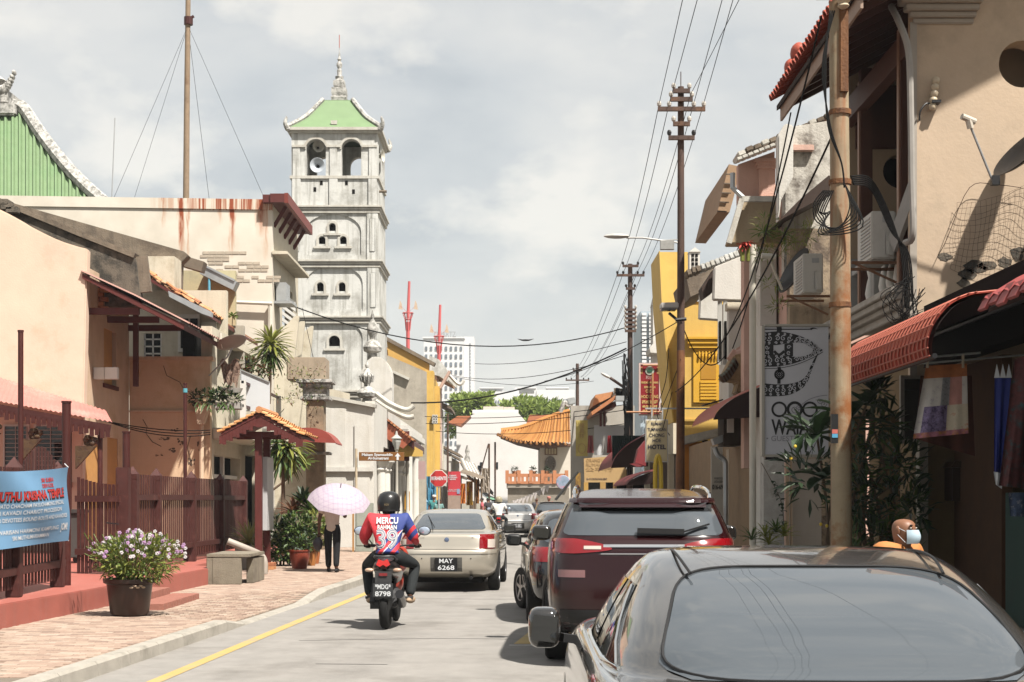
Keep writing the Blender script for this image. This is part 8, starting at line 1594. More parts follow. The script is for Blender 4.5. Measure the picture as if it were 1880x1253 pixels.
for q in (-1,1):
 li = obj('tail_light', leaf_light(S2,q), lred, t, smooth=True, fixn=False); S2li = MB(); S2.rpatch(q*.40,q*.56,1.12,1.15,.018,6,2,mb=S2li); obj('reverse_lens', S2li, lclear, li, fixn=False)
 obj('light_wrap', S2.spatch(q, lambda v: (.17,.5-.1*abs(v-.5)), 1.09, 1.22, .01), lred, li, smooth=True, fixn=False)
 obj('roof_rail', MB().tube(cat([(q*.655,.56,1.60),(q*.655,.68,1.665),(q*.64,1.3,1.715),(q*.62,2.1,1.725),(q*.60,2.35,1.66)],5),.020,8), chrome, t, smooth=True)
 for k,(y0,y1) in enumerate(((.5,.85),(.95,1.85),(1.95,2.9))): obj('window', S2.spatch(q, (lambda y0,y1,k: lambda v: (y0+(.18*v if k == 0 else 0), y1-(.5*v if k == 2 else 0)))(y0,y1,k), 1.27, 1.55, .005), sglass, t, smooth=True, fixn=False)
 for y in (.95,3.55): wheel(t, q*(.83 if y < 2 else .86), y, .36, .23, R(14) if y > 2 else 0); arch(t, S2, y, .37, q)
 mirror(t, q*1.03, 2.75, 1.22, mat('mirror_black',(.02,.019,.018)), q)
 obj('reflector_strip', S2.rpatch(q*.55,q*.8,.86,.93,.008,8,2), mat('bumper_panel',(.20,.10,.10),.3,coat=.6), t, fixn=False)
obj('tailgate_trim', S2.rpatch(-.38,.38,1.14,1.165,.012,12,2), chrome, t, fixn=False); obj('tailgate_seam', MB().tube([S2.rear(x,1.08)+Vector((0,-.004,0)) for x in (-.8,-.4,0,.4,.8)],.006,4), chrome, t); obj('lower_cladding', S2.rpatch(-.85,.85,.34,.56,.010,20,4), bplas, t, smooth=True, fixn=False); plate(t, S2, ['MDD 9021'], .58, .69, .50)
text('lettering','TUCSON',.05,face_cam(.5,S2.rear(.5,1.06).y-.012,1.05),chrome,t)
finish(t, (1.235,14.1,0), R(-2.6))
# ---- silver gold sedan with rider beside it
def sedan(name, label, lines, loc, yaw, pm):
 S = Shell([(.24,.30,4.15,.78,5),(.33,.06,4.35,.85,6),(.50,.0,4.42,.868,7),(.70,.01,4.42,.872,7),(.735,.06,4.40,.868,7),(.88,.10,4.3,.862,6.5),(.985,.14,4.05,.835,5.5),(1.015,.30,3.8,.81,5),(1.035,.60,3.35,.785,4.6),(1.12,.76,3.1,.745,4.6),(1.24,1.02,2.85,.685,4.4),(1.33,1.28,2.6,.63,4),(1.385,1.55,2.4,.56,3.6),(1.41,1.8,2.2,.36,3),(1.415,1.95,2.1,.05,2.5)], 88)
 t = car(name, label, S, pm, None, 0); rgl = obj('rear_window', poly_glass(S,1.06,1.335,.645,.50,.005,.06), tint, t, smooth=True, fixn=False); obj('aerial', MB().tube([S.rear(-.42,1.3)+Vector((0,-.02,0)),S.rear(-.25,1.07)+Vector((0,-.12,.03))],.008,4), bplas, rgl)
 for q in (-1,1):
  li = obj('tail_light', S.rpatch(q*.56,q*.79,.745,.985,.010,10,8), lred, t, smooth=True, fixn=False); m_ = MB(); S.rpatch(q*.69,q*.80,.76,.90,.016,6,4,mb=m_); obj('reverse_lens', m_, lclear, li, fixn=False); obj('light_wrap', S.spatch(q, lambda v: (.2,.36), .75, .97, .010), lred, li, smooth=True, fixn=False)
  for k,(y0,y1) in enumerate(((1.0,1.78),(1.86,2.75))): obj('window', S.spatch(q, (lambda y0,y1,k: lambda v: (y0+(.42*v if k == 0 else 0), y1-(.45*v if k == 1 else 0)))(y0,y1,k), 1.05, 1.29, .004), sglass, t, smooth=True, fixn=False)
  for y in (.82,3.45): wheel(t, q*.775, y, .31, .2); arch(t, S, y, .32, q)
  mirror(t, q*.98, 2.65, 1.04, bplas, q); obj('door_handle', MB().bar(S.side(1.25,.86,q)+Vector((q*.01,0,0)),S.side(1.4,.86,q)+Vector((q*.01,0,0)),.02,.03), pm, t)
  obj('parking_sensor', MB().ell(S.rear(q*.42,.58)+Vector((0,-.003,0)),(.012,.008,.012),8,6), bplas, t)
 obj('boot_seam', MB().tube([S.rear(x,.738)+Vector((0,-.006,0)) for x in (-.56,-.3,0,.3,.56)],.006,4), bplas, t); obj('bumper_step', S.rpatch(-.83,.83,.66,.72,.014,24,3), pm, t, smooth=True, fixn=False)
 obj('badge', MB().lathe([(.04,-.006),(.04,.006),(.01,.012)],S.rear(0,.9)+Vector((0,-.008,0)),14,M=Matrix.Rotation(R(90),4,'X')), mat('badge_blue',(.12,.16,.26),.2,coat=1), t)
 for q,s_ in ((-.42,'1.6 X'),(.45,'16V')): text('lettering',s_,.035,face_cam(q,S.rear(q,.94).y-.012,.94),chrome,t)
 obj('plate_recess', S.rpatch(-.27,.27,.36,.60,.006,10,4), mat('recess_dark',(.10,.095,.085),.5), t, fixn=False); plate(t, S, lines, .365, .595, .38); obj('exhaust', MB().tube([(.42,-.02,.25),(.42,.4,.27)],.03,8), bplas, t); obj('underbody', MB().box(-.6,.6,.3,3.9,.16,.25), darkin, t)
 return finish(t, loc, yaw)
champ = paint('champagne_silver', (.40,.365,.305), .55, .3)
sedan('silver_sedan','champagne silver sedan with plate MAY 6268 driving beside the motorcycle rider',['MAY','6268'],(-1.12,25.7,0),R(-2.2),champ)
sedan('silver_sedan','silver sedan further up the street behind the white shirted scooter rider',['MCK 8832'],(.24,62.3,0),R(.5),paint('silver_paint',(.45,.44,.42),.55,.3))
# ---- black hatchback and a far car
def hatch(name, label, pm, loc, yaw, roofm=None, lines=('MBH 417',)):
 S = Shell([(.24,.25,3.7,.76,5),(.35,.04,3.85,.83,6.5),(.65,.0,3.9,.845,7),(.90,.04,3.75,.84,6),(.97,.08,3.4,.82,5.5),(1.02,.12,3.1,.79,5.2),(1.22,.24,2.75,.73,5),(1.36,.34,2.5,.66,4.6),(1.43,.48,2.3,.56,4),(1.46,.8,2.0,.3,3),(1.465,1.1,1.7,.05,2.5)], 80)
 t = car(name, label, S, pm, None, 0); obj('rear_window', poly_glass(S,1.04,1.34,.66,.56,.006,.06), tint, t, smooth=True, fixn=False)
 for q in (-1,1):
  obj('tail_light', S.rpatch(q*.58,q*.78,.80,.98,.01,8,6), lred, t, smooth=True, fixn=False)
  for k,(y0,y1) in enumerate(((.75,1.45),(1.52,2.5))): obj('window', S.spatch(q, (lambda y0,y1,k: lambda v: (y0+(.1*v if k == 0 else 0), y1-(.45*v if k == 1 else 0)))(y0,y1,k), 1.04, 1.32, .005), sglass, t, smooth=True, fixn=False)
  for y in (.62,3.1): wheel(t, q*(.76 if y < 2 else .78), y, .30, .19, R(16) if y > 2 else 0); arch(t, S, y, .31, q)
  mirror(t, q*.97, 2.35, 1.02, bplas, q); obj('door_handle', MB().bar(S.side(1.1,.88,q)+Vector((q*.012,0,0)),S.side(1.25,.88,q)+Vector((q*.012,0,0)),.02,.03), chrome, t)
 if roofm: obj('roof_panel', MB().grid([[ (x,y,1.475-.10*abs(x)**2) for x in (-.56,-.3,0,.3,.56)] for y in (.45,.9,1.5,2.2)]), roofm, t, smooth=True, fixn=False)
 plate(t, S, list(lines), .70, .80, .44); return finish(t, loc, yaw)
hatch('black_hatchback','black hatchback parked ahead of the maroon SUV with its front wheel turned out',paint('black_paint',(.016,.016,.017),.3,.12),(1.06,19.0,0),R(1.6))
hatch('parked_car','dark car with a pale roof parked far up the street beside the temple',paint('dark_paint',(.03,.03,.032),.3,.2),(1.75,66,0),R(-1),white)
# == PEOPLE
from mathutils.bvhtree import BVHTree
def skin(verts, edges, sub=2):                              # verts {name: (x,y,z,r)} grown into one continuous tapered surface
 ks = list(verts); me = bpy.data.meshes.new('s'); me.from_pydata([verts[k][:3] for k in ks], [(ks.index(a), ks.index(b)) for a,b in edges], []); o = bpy.data.objects.new('s', me); COL.objects.link(o)
 m = o.modifiers.new('s','SKIN'); m.use_smooth_shade = True
 for i,k in enumerate(ks): v = verts[k]; sv = me.skin_vertices[0].data[i]; sv.radius = (v[3], v[4] if len(v) > 4 else v[3]); sv.use_root = (i == 0)
 q = o.modifiers.new('b','SUBSURF'); q.levels = sub; q.render_levels = sub; dg = bpy.context.evaluated_depsgraph_get(); dg.update(); e = bpy.data.meshes.new_from_object(o.evaluated_get(dg))
 mb = MB(); mb.v = [tuple(v.co) for v in e.vertices]; mb.f = [tuple(p.vertices) for p in e.polygons]; mb.m = [0]*len(mb.f); bpy.data.objects.remove(o); bpy.data.meshes.remove(me); bpy.data.meshes.remove(e); return mb
def chain(*n): return list(zip(n, n[1:]))
skin_b = mat('skin_brown', (.20,.095,.055), .55, .08, 12, spec=.35); skin_d = mat('skin_deep', (.13,.06,.035), .55, .08, 12, spec=.35); hair = mat('hair_black', (.012,.010,.009), .6, .2, 30)
def person(name, label, J, cols, shirt_r=1.0, long_sleeve=False, group=None, hairm=hair, fingers=True, shoe=None):
 """J: joints pelvis, chest, neck, head, and l_/r_ shoulder elbow wrist hand hip knee ankle toe"""
 t = thing(name, label, 'person', (0,0,0), group); V = {}; E = []; g = lambda k: tuple(J[k])
 V['pelvis'] = g('pelvis')+(.09,.07); V['waist'] = tuple(lerp(a,b,.45) for a,b in zip(J['pelvis'],J['chest']))+(.105,.082); V['chest'] = g('chest')+(.135,.10); V['neck'] = g('neck')+(.052,.052); hd = Vector(J['head'])
 V['jaw'] = tuple(lerp(a,b,.45) for a,b in zip(J['neck'],J['head']))+(.07,.076); V['head'] = g('head')+(.094,.108); V['top'] = (hd.x,hd.y,hd.z+.085,.072,.08)
 E += chain('pelvis','waist','chest','neck','jaw','head','top')
 for s in 'lr':
  for k,r in (('shoulder',.056),('elbow',.042),('wrist',.028),('hand',.034)): V[s+k] = g(s+'_'+k)+(r,)
  for k,r in (('hip',.066),('knee',.055),('ankle',.038),('toe',.034)): V[s+k] = g(s+'_'+k)+(r,)
  E += chain('chest',s+'shoulder',s+'elbow',s+'wrist',s+'hand')+chain('pelvis',s+'hip',s+'knee',s+'ankle',s+'toe')
 mb = skin(V,E)
 for s in 'lr':                                          # five fingers rooted in the palm
  w, h = Vector(J[s+'_wrist']), Vector(J[s+'_hand']); d = (h-w).normalized(); sd = d.cross(Vector((0,1,0)) if abs(d.y) < .8 else Vector((0,0,1))).normalized(); dn = J.get('curl',Vector((0,0,-1)))
  for k in range(4): b = h+sd*(.024-.016*k); mb.tube([b-d*.01,b+d*.035,b+d*.055+dn*.02,b+d*.05+dn*.045],[.0095,.009,.0085,.007],6)
  mb.tube([h-d*.03+sd*.02,h+sd*.045+dn*.01,h+d*.02+sd*.05+dn*.03],[.011,.010,.008],6)
 body = obj('body', mb, cols['skin'], t, smooth=True, ang=80)
 up = {k: V[k] for k in ('waist','chest')}; up = {k: tuple(v[:3])+tuple(x*1.13*shirt_r for x in v[3:]) for k,v in up.items()}; up['hem'] = (J['pelvis'][0],J['pelvis'][1],J['pelvis'][2]-J.get('hem',.13),.158*shirt_r,.118*shirt_r); up['collar'] = tuple(lerp(a,b,.75) for a,b in zip(J['chest'],J['neck']))+(.066,.064); ee = chain('hem','waist','chest','collar')
 for s in 'lr':
  up[s+'shoulder'] = g(s+'_shoulder')+(.076*shirt_r,); E0, W0 = J[s+'_elbow'], J[s+'_wrist']; f = .92 if long_sleeve else .72; up[s+'mid'] = tuple(lerp(a,b,f*(1 if not long_sleeve else 1)) for a,b in zip(J[s+'_shoulder'],E0))+(.064*shirt_r,); ee += chain('chest',s+'shoulder',s+'mid')
  if long_sleeve: up[s+'el'] = tuple(E0)+(.058,); up[s+'cuff'] = tuple(lerp(a,b,.8) for a,b in zip(E0,W0))+(.042,); ee += chain(s+'mid',s+'el',s+'cuff')
 sh = obj('shirt', skin(up,ee), cols['shirt'], t, smooth=True, ang=80)
 p_ = g('pelvis'); lo = {'top': (p_[0],p_[1],p_[2]+.12,.10,.08), 'pelvis': p_+(.118,.098)}; ee = [('top','pelvis')]
 for s in 'lr':
  for k,r in (('hip',.102),('knee',.077),('ankle',.062)): lo[s+k] = g(s+'_'+k)+(r,)
  ee += chain('pelvis',s+'hip',s+'knee',s+'ankle')
  d = (Vector(J[s+'_toe'])-Vector(J[s+'_ankle'])); obj('shoe', MB().ell(Vector(J[s+'_ankle'])+d*.45+Vector((0,0,-.03)),(.048,.14,.045),14,8,M=Matrix.Rotation(math.atan2(-d.x,d.y),4,'Z')), cols.get('shoe',black), t, smooth=True)
 obj('trousers', skin(lo,ee), cols['legs'], t, smooth=True, ang=80)
 return t, body, sh
def head_parts(t, hd, yaw, m, hairm=None, mask=None):         # face: ears, nose, eyes, mouth (+ mask), facing yaw (0 = +y)
 M_ = Matrix.Translation(hd) @ Matrix.Rotation(yaw,4,'Z'); f = MB(); f.M = M_
 for q in (-1,1): f.ell((q*.080,.0,-.005),(.012,.022,.034),8,8)
 f.ell((0,.095,-.02),(.015,.022,.022),8,6).ell((0,.085,-.075),(.030,.018,.010),8,6); obj('face_feature', f, m, t, smooth=True)
 e = MB(); e.M = M_
 for q in (-1,1): e.ell((q*.032,.083,.012),(.013,.008,.007),8,6)
 obj('eye', e, mat('eye_white',(.45,.42,.38),.3), t, smooth=True); b = MB(); b.M = M_
 for q in (-1,1): b.ell((q*.033,.084,.034),(.019,.009,.005),8,5).ell((q*.032,.0905,.012),(.005,.003,.006),6,5)
 obj('brow', b, hair, t)
 if hairm: h = MB(); h.M = M_; h.ell((0,-.018,.035),(.088,.098,.085),18,10); obj('hair', h, hairm, t, smooth=True)
 if mask:
  k = MB(); k.M = M_; rows = []
  for j in range(7):
   v = j/6; rows.append([(.074*math.sin(a)*(1-.10*abs(2*v-1)), .03+(.082+.020*math.sin(math.pi*v))*math.cos(a), -.10+.10*v) for a in [(-1.15+2.3*i/12) for i in range(13)]])
  k.grid(rows); o = obj('face_mask', k, mask, t, smooth=True, fixn=False)
  for q in (-1,1): l_ = MB(); l_.M = M_; l_.tube([(q*.07,.06,-.01),(q*.086,.0,.018)],.0025,4).tube([(q*.07,.06,-.09),(q*.086,.0,-.03)],.0025,4); obj('mask_loop', l_, mat('mask_loop',(.4,.42,.44),.7), o)
def J_stand(h=1.68, step=.12, arm=.0):
 k = h/1.68; return {a: (x*k,y*k,z*k) for a,(x,y,z) in dict(pelvis=(0,0,.93),chest=(0,0,1.27),neck=(0,.0,1.44),head=(0,.02,1.57),l_shoulder=(-.18,0,1.37),r_shoulder=(.18,0,1.37),l_elbow=(-.24,-.02,1.09),r_elbow=(.24,-.02,1.09),l_wrist=(-.25,.05,.86),r_wrist=(.25,.05,.86),l_hand=(-.25,.07,.79),r_hand=(.25,.07,.79),l_hip=(-.09,0,.88),r_hip=(.09,0,.88),l_knee=(-.095,step*.5,.48),r_knee=(.095,-step*.3,.48),l_ankle=(-.10,step,.08),r_ankle=(.10,-step,.10),l_toe=(-.11,step+.15,.035),r_toe=(.11,-step+.15,.04)).items()}
# ---- motorcycles and riders
def motorbike(label, lines, accent):
 t = thing('motorcycle', label, 'motorcycle', (0,0,0)); bk = mat('bike_black',(.014,.013,.014),.3,.1,6,coat=.4); dk = mat('bike_grey',(.05,.05,.052),.5,.15,8)
 def whl(y, r, w):
  M_ = Matrix.Translation((0,y,r)) @ Matrix.Rotation(R(90),4,'Y'); m_ = MB(); m_.M = M_; m_.lathe([(r*.70,-w*.4),(r*.86,-w/2),(r*.97,-w*.33),(r,0),(r*.97,w*.33),(r*.86,w/2),(r*.70,w*.4)],n=30); o = obj('wheel', m_, tyre_m, t, smooth=True, ang=60); m_ = MB(); m_.M = M_; m_.lathe([(r*.71,-.03),(r*.71,.03),(r*.62,.02),(r*.62,-.02)],n=24); [m_.bar((0,0,0),(r*.66*math.cos(a),r*.66*math.sin(a),0),.03,.02) for a in [i*1.2566 for i in range(5)]]; obj('rim', m_, dk, o)
 whl(.28,.285,.115); whl(1.52,.28,.09)
 fe = MB(); rows = [[(x*.072,.28-.0-.335*math.cos(a),.285+.335*math.sin(a)-.012*abs(x)) for x in (-1,-.6,0,.6,1)] for a in [R(35)+R(75)*i/8 for i in range(9)]]; fe.grid(rows); obj('mudguard', fe, dk, t, smooth=True, fixn=False)
 sw = MB().bar((-.11,.28,.30),(-.11,.75,.36),.05,.06).bar((.11,.28,.30),(.11,.75,.36),.05,.06); obj('swingarm', sw, dk, t, bev=.01); obj('engine', MB().ell((0,.82,.36),(.16,.26,.15),14,8).box(-.2,-.08,.35,.8,.24,.44).bar((-.17,.28,.32),(-.17,.6,.6),.05), dk, t, bev=.0)
 obj('exhaust', MB().tube(cat([(.10,.9,.26),(.16,.7,.27),(.185,.45,.34),(.19,.1,.44)],5),[.03]*6+[.055]*10,10), bk, t, smooth=True)
 tl = cat([(.06,.05,.82,.05),(.14,.16,.80,.11),(.17,.45,.76,.12),(.16,.85,.70,.10),(.13,1.1,.66,.14)],4); b = MB(); b.grid([[(w*math.cos(a)*1.0, y, z-.03+h*math.sin(a)*.9) for a in [i*.5236 for i in range(12)]] for w,y,z,h in tl],closed=True); obj('tail_fairing', b, bk, t, smooth=True)
 obj('seat', MB().ell((0,.52,.84),(.14,.42,.06),16,8), mat('seat_vinyl',(.02,.02,.021),.7), t, smooth=True); obj('grab_rail', MB().tube(cat([(-.12,.3,.86),(-.11,.06,.9),(0,.0,.9),(.11,.06,.9),(.12,.3,.86)],5),.014,6), dk, t)
 obj('tail_light', MB().prism([(-.085,.80),(-.04,.775),(0,.80),(.04,.775),(.085,.80),(.055,.87),(0,.845),(-.055,.87)],'y',-.005,.05), mat('brake_red',(.65,.02,.02),.2,coat=1), t)
 for q in (-1,1): obj('indicator', MB().ell((q*.17,.03,.735),(.055,.035,.026),12,8), mat('indicator_amber',(.55,.36,.25),.2,coat=1), t, smooth=True); obj('indicator_stem', MB().bar((q*.05,.06,.74),(q*.13,.04,.735),.02), dk, t); obj('foot_peg', MB().tube([(q*.12,.7,.36),(q*.30,.68,.36)],.018,6), dk, t); obj('grip', MB().tube([(q*.22,1.06,1.0),(q*.36,1.03,1.0)],.02,8), bplas, t)
 obj('bracket_plate', MB().box(-.10,.10,.02,.035,.38,.72), dk, t); p = obj('number_plate', MB().box(-.122,.122,-.02,.0,.41,.575), mat('bike_plate',(.045,.047,.05),.4), t); h = .085
 for i,s in enumerate(lines): text('lettering',s,h*.95,face_cam(0,-.022,.533-i*h),bw,p,fit=.19,bold=.0015,depth=.002)
 obj('rear_reflector', MB().box(-.05,.05,.005,.018,.665,.70), lred, t); obj('handlebar', MB().tube(cat([(-.34,1.03,1.0),(-.15,1.12,1.0),(0,1.14,.98),(.15,1.12,1.0),(.34,1.03,1.0)],5),.013,6), dk, t)
 obj('front_fairing', MB().ell((0,1.25,.82),(.2,.18,.22),16,10).ell((0,1.35,.55),(.12,.12,.2),12,8), accent, t, smooth=True); obj('fork', MB().tube([(-.09,1.5,.28),(-.09,1.25,.85)],.025,7).tube([(.09,1.5,.28),(.09,1.25,.85)],.025,7), dk, t); obj('frame', MB().tube([(0,.75,.4),(0,.95,.62),(0,1.2,.8)],.07,8), bk, t)
 for q in (-1,1): m_ = obj('mirror', MB().ell((q*.41,1.08,1.19),(.085,.03,.062),14,8), bk, t, smooth=True); obj('mirror_glass', MB().ell((q*.41,1.06,1.19),(.074,.015,.053),14,8), mat('mirror_face',(.45,.52,.62),.05,metal=.6), m_, smooth=True); obj('mirror_stalk', MB().tube([(q*.26,1.09,1.02),(q*.36,1.10,1.15)],.009,5), dk, m_)
 return t
def J_ride(): return dict(pelvis=(0,.50,.93),chest=(0,.60,1.27),neck=(0,.63,1.43),head=(0,.66,1.545),l_shoulder=(-.21,.60,1.35),r_shoulder=(.21,.60,1.35),l_elbow=(-.315,.66,1.10),r_elbow=(.315,.66,1.10),l_wrist=(-.32,.93,1.03),r_wrist=(.33,.93,1.03),l_hand=(-.315,.99,1.02),r_hand=(.325,.99,1.02),l_hip=(-.12,.52,.88),r_hip=(.12,.52,.88),l_knee=(-.31,.93,.76),r_knee=(.31,.93,.76),l_ankle=(-.245,.70,.38),r_ankle=(.255,.70,.38),l_toe=(-.26,.84,.33),r_toe=(.28,.83,.33),hem=.04,curl=Vector((0,.3,-1)))
def helmet(t, hd, m, straps=True):
 h = obj('helmet', MB().lathe([(.135,-.10),(.142,-.06),(.146,0),(.138,.06),(.112,.105),(.065,.132),(.01,.14)],(hd[0],hd[1],hd[2]),24,sy=1.12), m, t, smooth=True); obj('helmet_rim', MB().lathe([(.130,-.115),(.140,-.11),(.140,-.095),(.128,-.09)],hd,24,sy=1.12), bplas, h, smooth=True); obj('back_of_head', MB().ell((hd[0],hd[1]-.02,hd[2]-.10),(.085,.095,.08),14,8), hair, h, smooth=True)
 if straps: [obj('chin_strap', MB().tube(cat([(q*.12,hd[1]-.02,hd[2]-.11),(q*.105,hd[1]-.02,hd[2]-.17),(q*.09,hd[1]-.05,hd[2]-.21)],4),.008,4), bplas, h) for q in (-1,1)]; text('lettering','SGV',.034,face_cam(hd[0]-.01,hd[1]-.168,hd[2]-.03),mat('helmet_gold',(.30,.22,.12),.5),h)
def jersey_mat():
 m, nt, b = _pr('football_jersey'); N = nt.nodes.new; L = nt.links.new; tc = N('ShaderNodeTexCoord'); sp = N('ShaderNodeSeparateXYZ'); L(tc.outputs['Object'], sp.inputs[0])
 def mth(op,a,c,cl=False):
  q = N('ShaderNodeMath'); q.operation = op; q.use_clamp = cl
  for i,v in enumerate((a,c)): (L(v,q.inputs[i]) if not isinstance(v,(int,float)) else setattr(q.inputs[i],'default_value',v))
  return q.outputs[0]
 nz = N('ShaderNodeTexNoise'); nz.inputs['Scale'].default_value = 5; L(tc.outputs['Object'], nz.inputs['Vector'])
 d = mth('ADD', mth('SUBTRACT', mth('MULTIPLY',sp.outputs[0],1.0), mth('MULTIPLY',sp.outputs[2],.85)), mth('MULTIPLY',nz.outputs[0],.06))     # diagonal coordinate
 rp = N('ShaderNodeValToRGB'); rp.color_ramp.interpolation = 'CONSTANT'; L(mth('ADD',d,1.45), rp.inputs[0]); e = rp.color_ramp.elements
 red, blue, wh = (.44,.022,.032,1), (.018,.034,.16,1), (.5,.48,.5,1)
 e[0].position = 0; e[0].color = red; e[1].position = .30; e[1].color = red
 for p,c in ((.385,wh),(.40,blue),(.445,wh),(.455,red),(.52,blue),(.575,red),(.63,wh),(.645,blue),(.72,red),(.78,blue),(.84,red)): k = e.new(p); k.color = c
 sh_ = mth('GREATER_THAN', mth('ADD', sp.outputs[0], mth('MULTIPLY', mth('SUBTRACT',sp.outputs[2],1.2), .25)), .075); up_ = mth('GREATER_THAN', sp.outputs[2], mth('ADD', 1.12, mth('MULTIPLY', sp.outputs[0], .5))); top = N('ShaderNodeMix'); top.data_type = 'RGBA'; L(sh_, top.inputs['Factor']); top.inputs[6].default_value = red; top.inputs[7].default_value = blue
 fin = N('ShaderNodeMix'); fin.data_type = 'RGBA'; L(up_, fin.inputs['Factor']); L(rp.outputs[0], fin.inputs[6]); L(top.outputs[2], fin.inputs[7]); L(fin.outputs[2], b.inputs['Base Color']); b.inputs['Roughness'].default_value = .75
 wv = N('ShaderNodeBump'); wv.inputs['Strength'].default_value = .35; wv.inputs['Distance'].default_value = .03; n3 = N('ShaderNodeTexNoise'); n3.inputs['Scale'].default_value = 7; L(tc.outputs['Object'], n3.inputs['Vector']); L(n3.outputs[0], wv.inputs['Height']); L(wv.outputs[0], b.inputs['Normal']); return m
def on_back(name, s, size, fit, zc, so, m, bold=.0, off=.008, x=0):
 mb = text_mb(s, size, bold=bold, depth=0); xs = [p[0] for p in mb.v]; w = max(xs)-min(xs); c = (max(xs)+min(xs))/2; tr = BVHTree.FromPolygons([v.co for v in so.data.vertices],[p.vertices for p in so.data.polygons]); out = []
 for p in mb.v: q = Vector((x+(p[0]-c)*fit/w, -2, zc+p[1])); h = tr.ray_cast(q, Vector((0,1,0)))[0]; out.append((q.x,(h.y if h else .45)-off,q.z))
 mb.v = out; return obj(name, mb, m, so, fixn=False)
RX, RY = -1.56, 18.25
jeans = mat('dark_jeans', (.022,.026,.028), .85, .2, 14, .2, 60, spec=.25)
bike = motorbike('black step through motorcycle with grey plate ridden by the man in the football jersey', ['*MDG*','8798'], mat('fairing_red',(.42,.05,.03),.3,coat=.5)); place(bike, (RX,RY,0), R(-1.5))
t, body, shirt = person('person', 'rider in a black helmet and red and blue football shirt numbered 39, seen from behind', J_ride(), dict(skin=skin_d, shirt=jersey_mat(), legs=jeans, shoe=mat('tan_shoe',(.42,.30,.2),.7)), 1.28, True)
helmet(t, (0,.66,1.555), mat('helmet_black',(.018,.018,.018),.35,.05,5,coat=.3))
on_back('lettering','MERCU',.11,.27,1.325,shirt,bw,.003,.022); on_back('lettering','RAHMAN',.075,.24,1.245,shirt,bw,.002,.014); on_back('shirt_number','39',.31,.27,1.09,shirt,bw,.013,.007); on_back('shirt_number','39',.31,.265,1.09,shirt,mat('number_navy',(.10,.12,.25),.7),.003,.0085); on_back('shirt_number','39',.31,.26,1.09,shirt,mat('number_grey',(.55,.54,.55),.7),-.004,.010)
place(t, (RX,RY,0), R(-1.5))
b2 = motorbike('small scooter with red tail far up the street beside the silver sedan', ['MCB','214'], mat('fairing_red',(.42,.05,.03))); place(b2, (-.53,60,0), 0)
t, body, shirt = person('person', 'scooter rider in a white shirt and khaki helmet, far up the street', J_ride(), dict(skin=skin_d, shirt=mat('shirt_white',(.66,.64,.62),.8,.06,8), legs=jeans), 1.15); helmet(t, (0,.66,1.555), mat('helmet_khaki',(.34,.30,.2),.4,.05,5), False); place(t, (-.53,60,0), 0)
# ---- walker under the umbrella
j = J_stand(1.66,.13); j.update(r_elbow=(.25,.10,1.10),r_wrist=(.16,.24,1.22),r_hand=(.13,.27,1.25),l_elbow=(-.25,-.05,1.09),l_wrist=(-.27,-.02,.84),l_hand=(-.27,-.01,.77))
WX, WY, WZ = -3.62, 30.4, .12
t, body, shirt = person('person', 'pedestrian in a beige shirt and black trousers walking away under the lilac umbrella', j, dict(skin=skin_d, shirt=mat('shirt_beige',(.66,.54,.44),.85,.08,8,.25,14), legs=mat('trousers_black',(.012,.012,.014),.85,spec=.25)), 1.22); head_parts(t,(0,.02,1.55),0,skin_d,hair); place(t, (WX,WY,WZ), R(-3))
def plaid():
 m, nt, b = _pr('umbrella_plaid'); N = nt.nodes.new; L = nt.links.new; tc = N('ShaderNodeTexCoord'); cur = None
 for ax,sc_ in ((0,11),(1,11),(2,13)):
  sp = N('ShaderNodeSeparateXYZ'); L(tc.outputs['Object'], sp.inputs[0]); a = N('ShaderNodeMath'); a.operation = 'MULTIPLY'; a.inputs[1].default_value = sc_; L(sp.outputs[ax],a.inputs[0]); f = N('ShaderNodeMath'); f.operation = 'FRACT'; L(a.outputs[0],f.inputs[0]); g = N('ShaderNodeMath'); g.operation = 'LESS_THAN'; g.inputs[1].default_value = .22; L(f.outputs[0],g.inputs[0])
  if cur is None: cur = g.outputs[0]
  else: h = N('ShaderNodeMath'); h.operation = 'ADD'; L(cur,h.inputs[0]); L(g.outputs[0],h.inputs[1]); cur = h.outputs[0]
 rp = N('ShaderNodeValToRGB'); e = rp.color_ramp.elements; e[0].position = 0; e[0].color = (.45,.39,.45,1); e[1].position = 1; e[1].color = (.335,.265,.36,1); dv = N('ShaderNodeMath'); dv.operation = 'DIVIDE'; dv.inputs[1].default_value = 3; L(cur,dv.inputs[0]); L(dv.outputs[0],rp.inputs[0]); L(rp.outputs[0],b.inputs['Base Color']); b.inputs['Roughness'].default_value = .7
 tr = N('ShaderNodeBsdfTranslucent'); L(rp.outputs[0],tr.inputs[0]); ms = N('ShaderNodeMixShader'); ms.inputs[0].default_value = .35; o = nt.nodes['Material Output']; L(b.outputs[0],ms.inputs[1]); L(tr.outputs[0],ms.inputs[2]); L(ms.outputs[0],o.inputs[0]); return m
u = thing('umbrella', 'open lilac plaid umbrella tilted back over the walking pedestrian', 'umbrella', (0,0,0)); pl_ = plaid(); Ru = .64
def cpt(a, v): k = abs(((a/(2*math.pi)*8) % 1)-.5)*2; r = Ru*math.sin(v*1.05)/math.sin(1.05)*(1-.05*(1-k*k)*v); return Vector((r*math.cos(a), r*math.sin(a), .42*(math.cos(v*1.30)-math.cos(1.30))+.02*(1-k*k)*v))
for k in range(8): obj('canopy_panel', MB().grid([[cpt(2*math.pi*(k+i/6)/8, j/8) for i in range(7)] for j in range(9)]), pl_, u, smooth=True, fixn=False)
for k in range(8): obj('rib', MB().tube([cpt(2*math.pi*k/8,j/6)-Vector((0,0,.008)) for j in range(7)],.005,4), greyp, u)
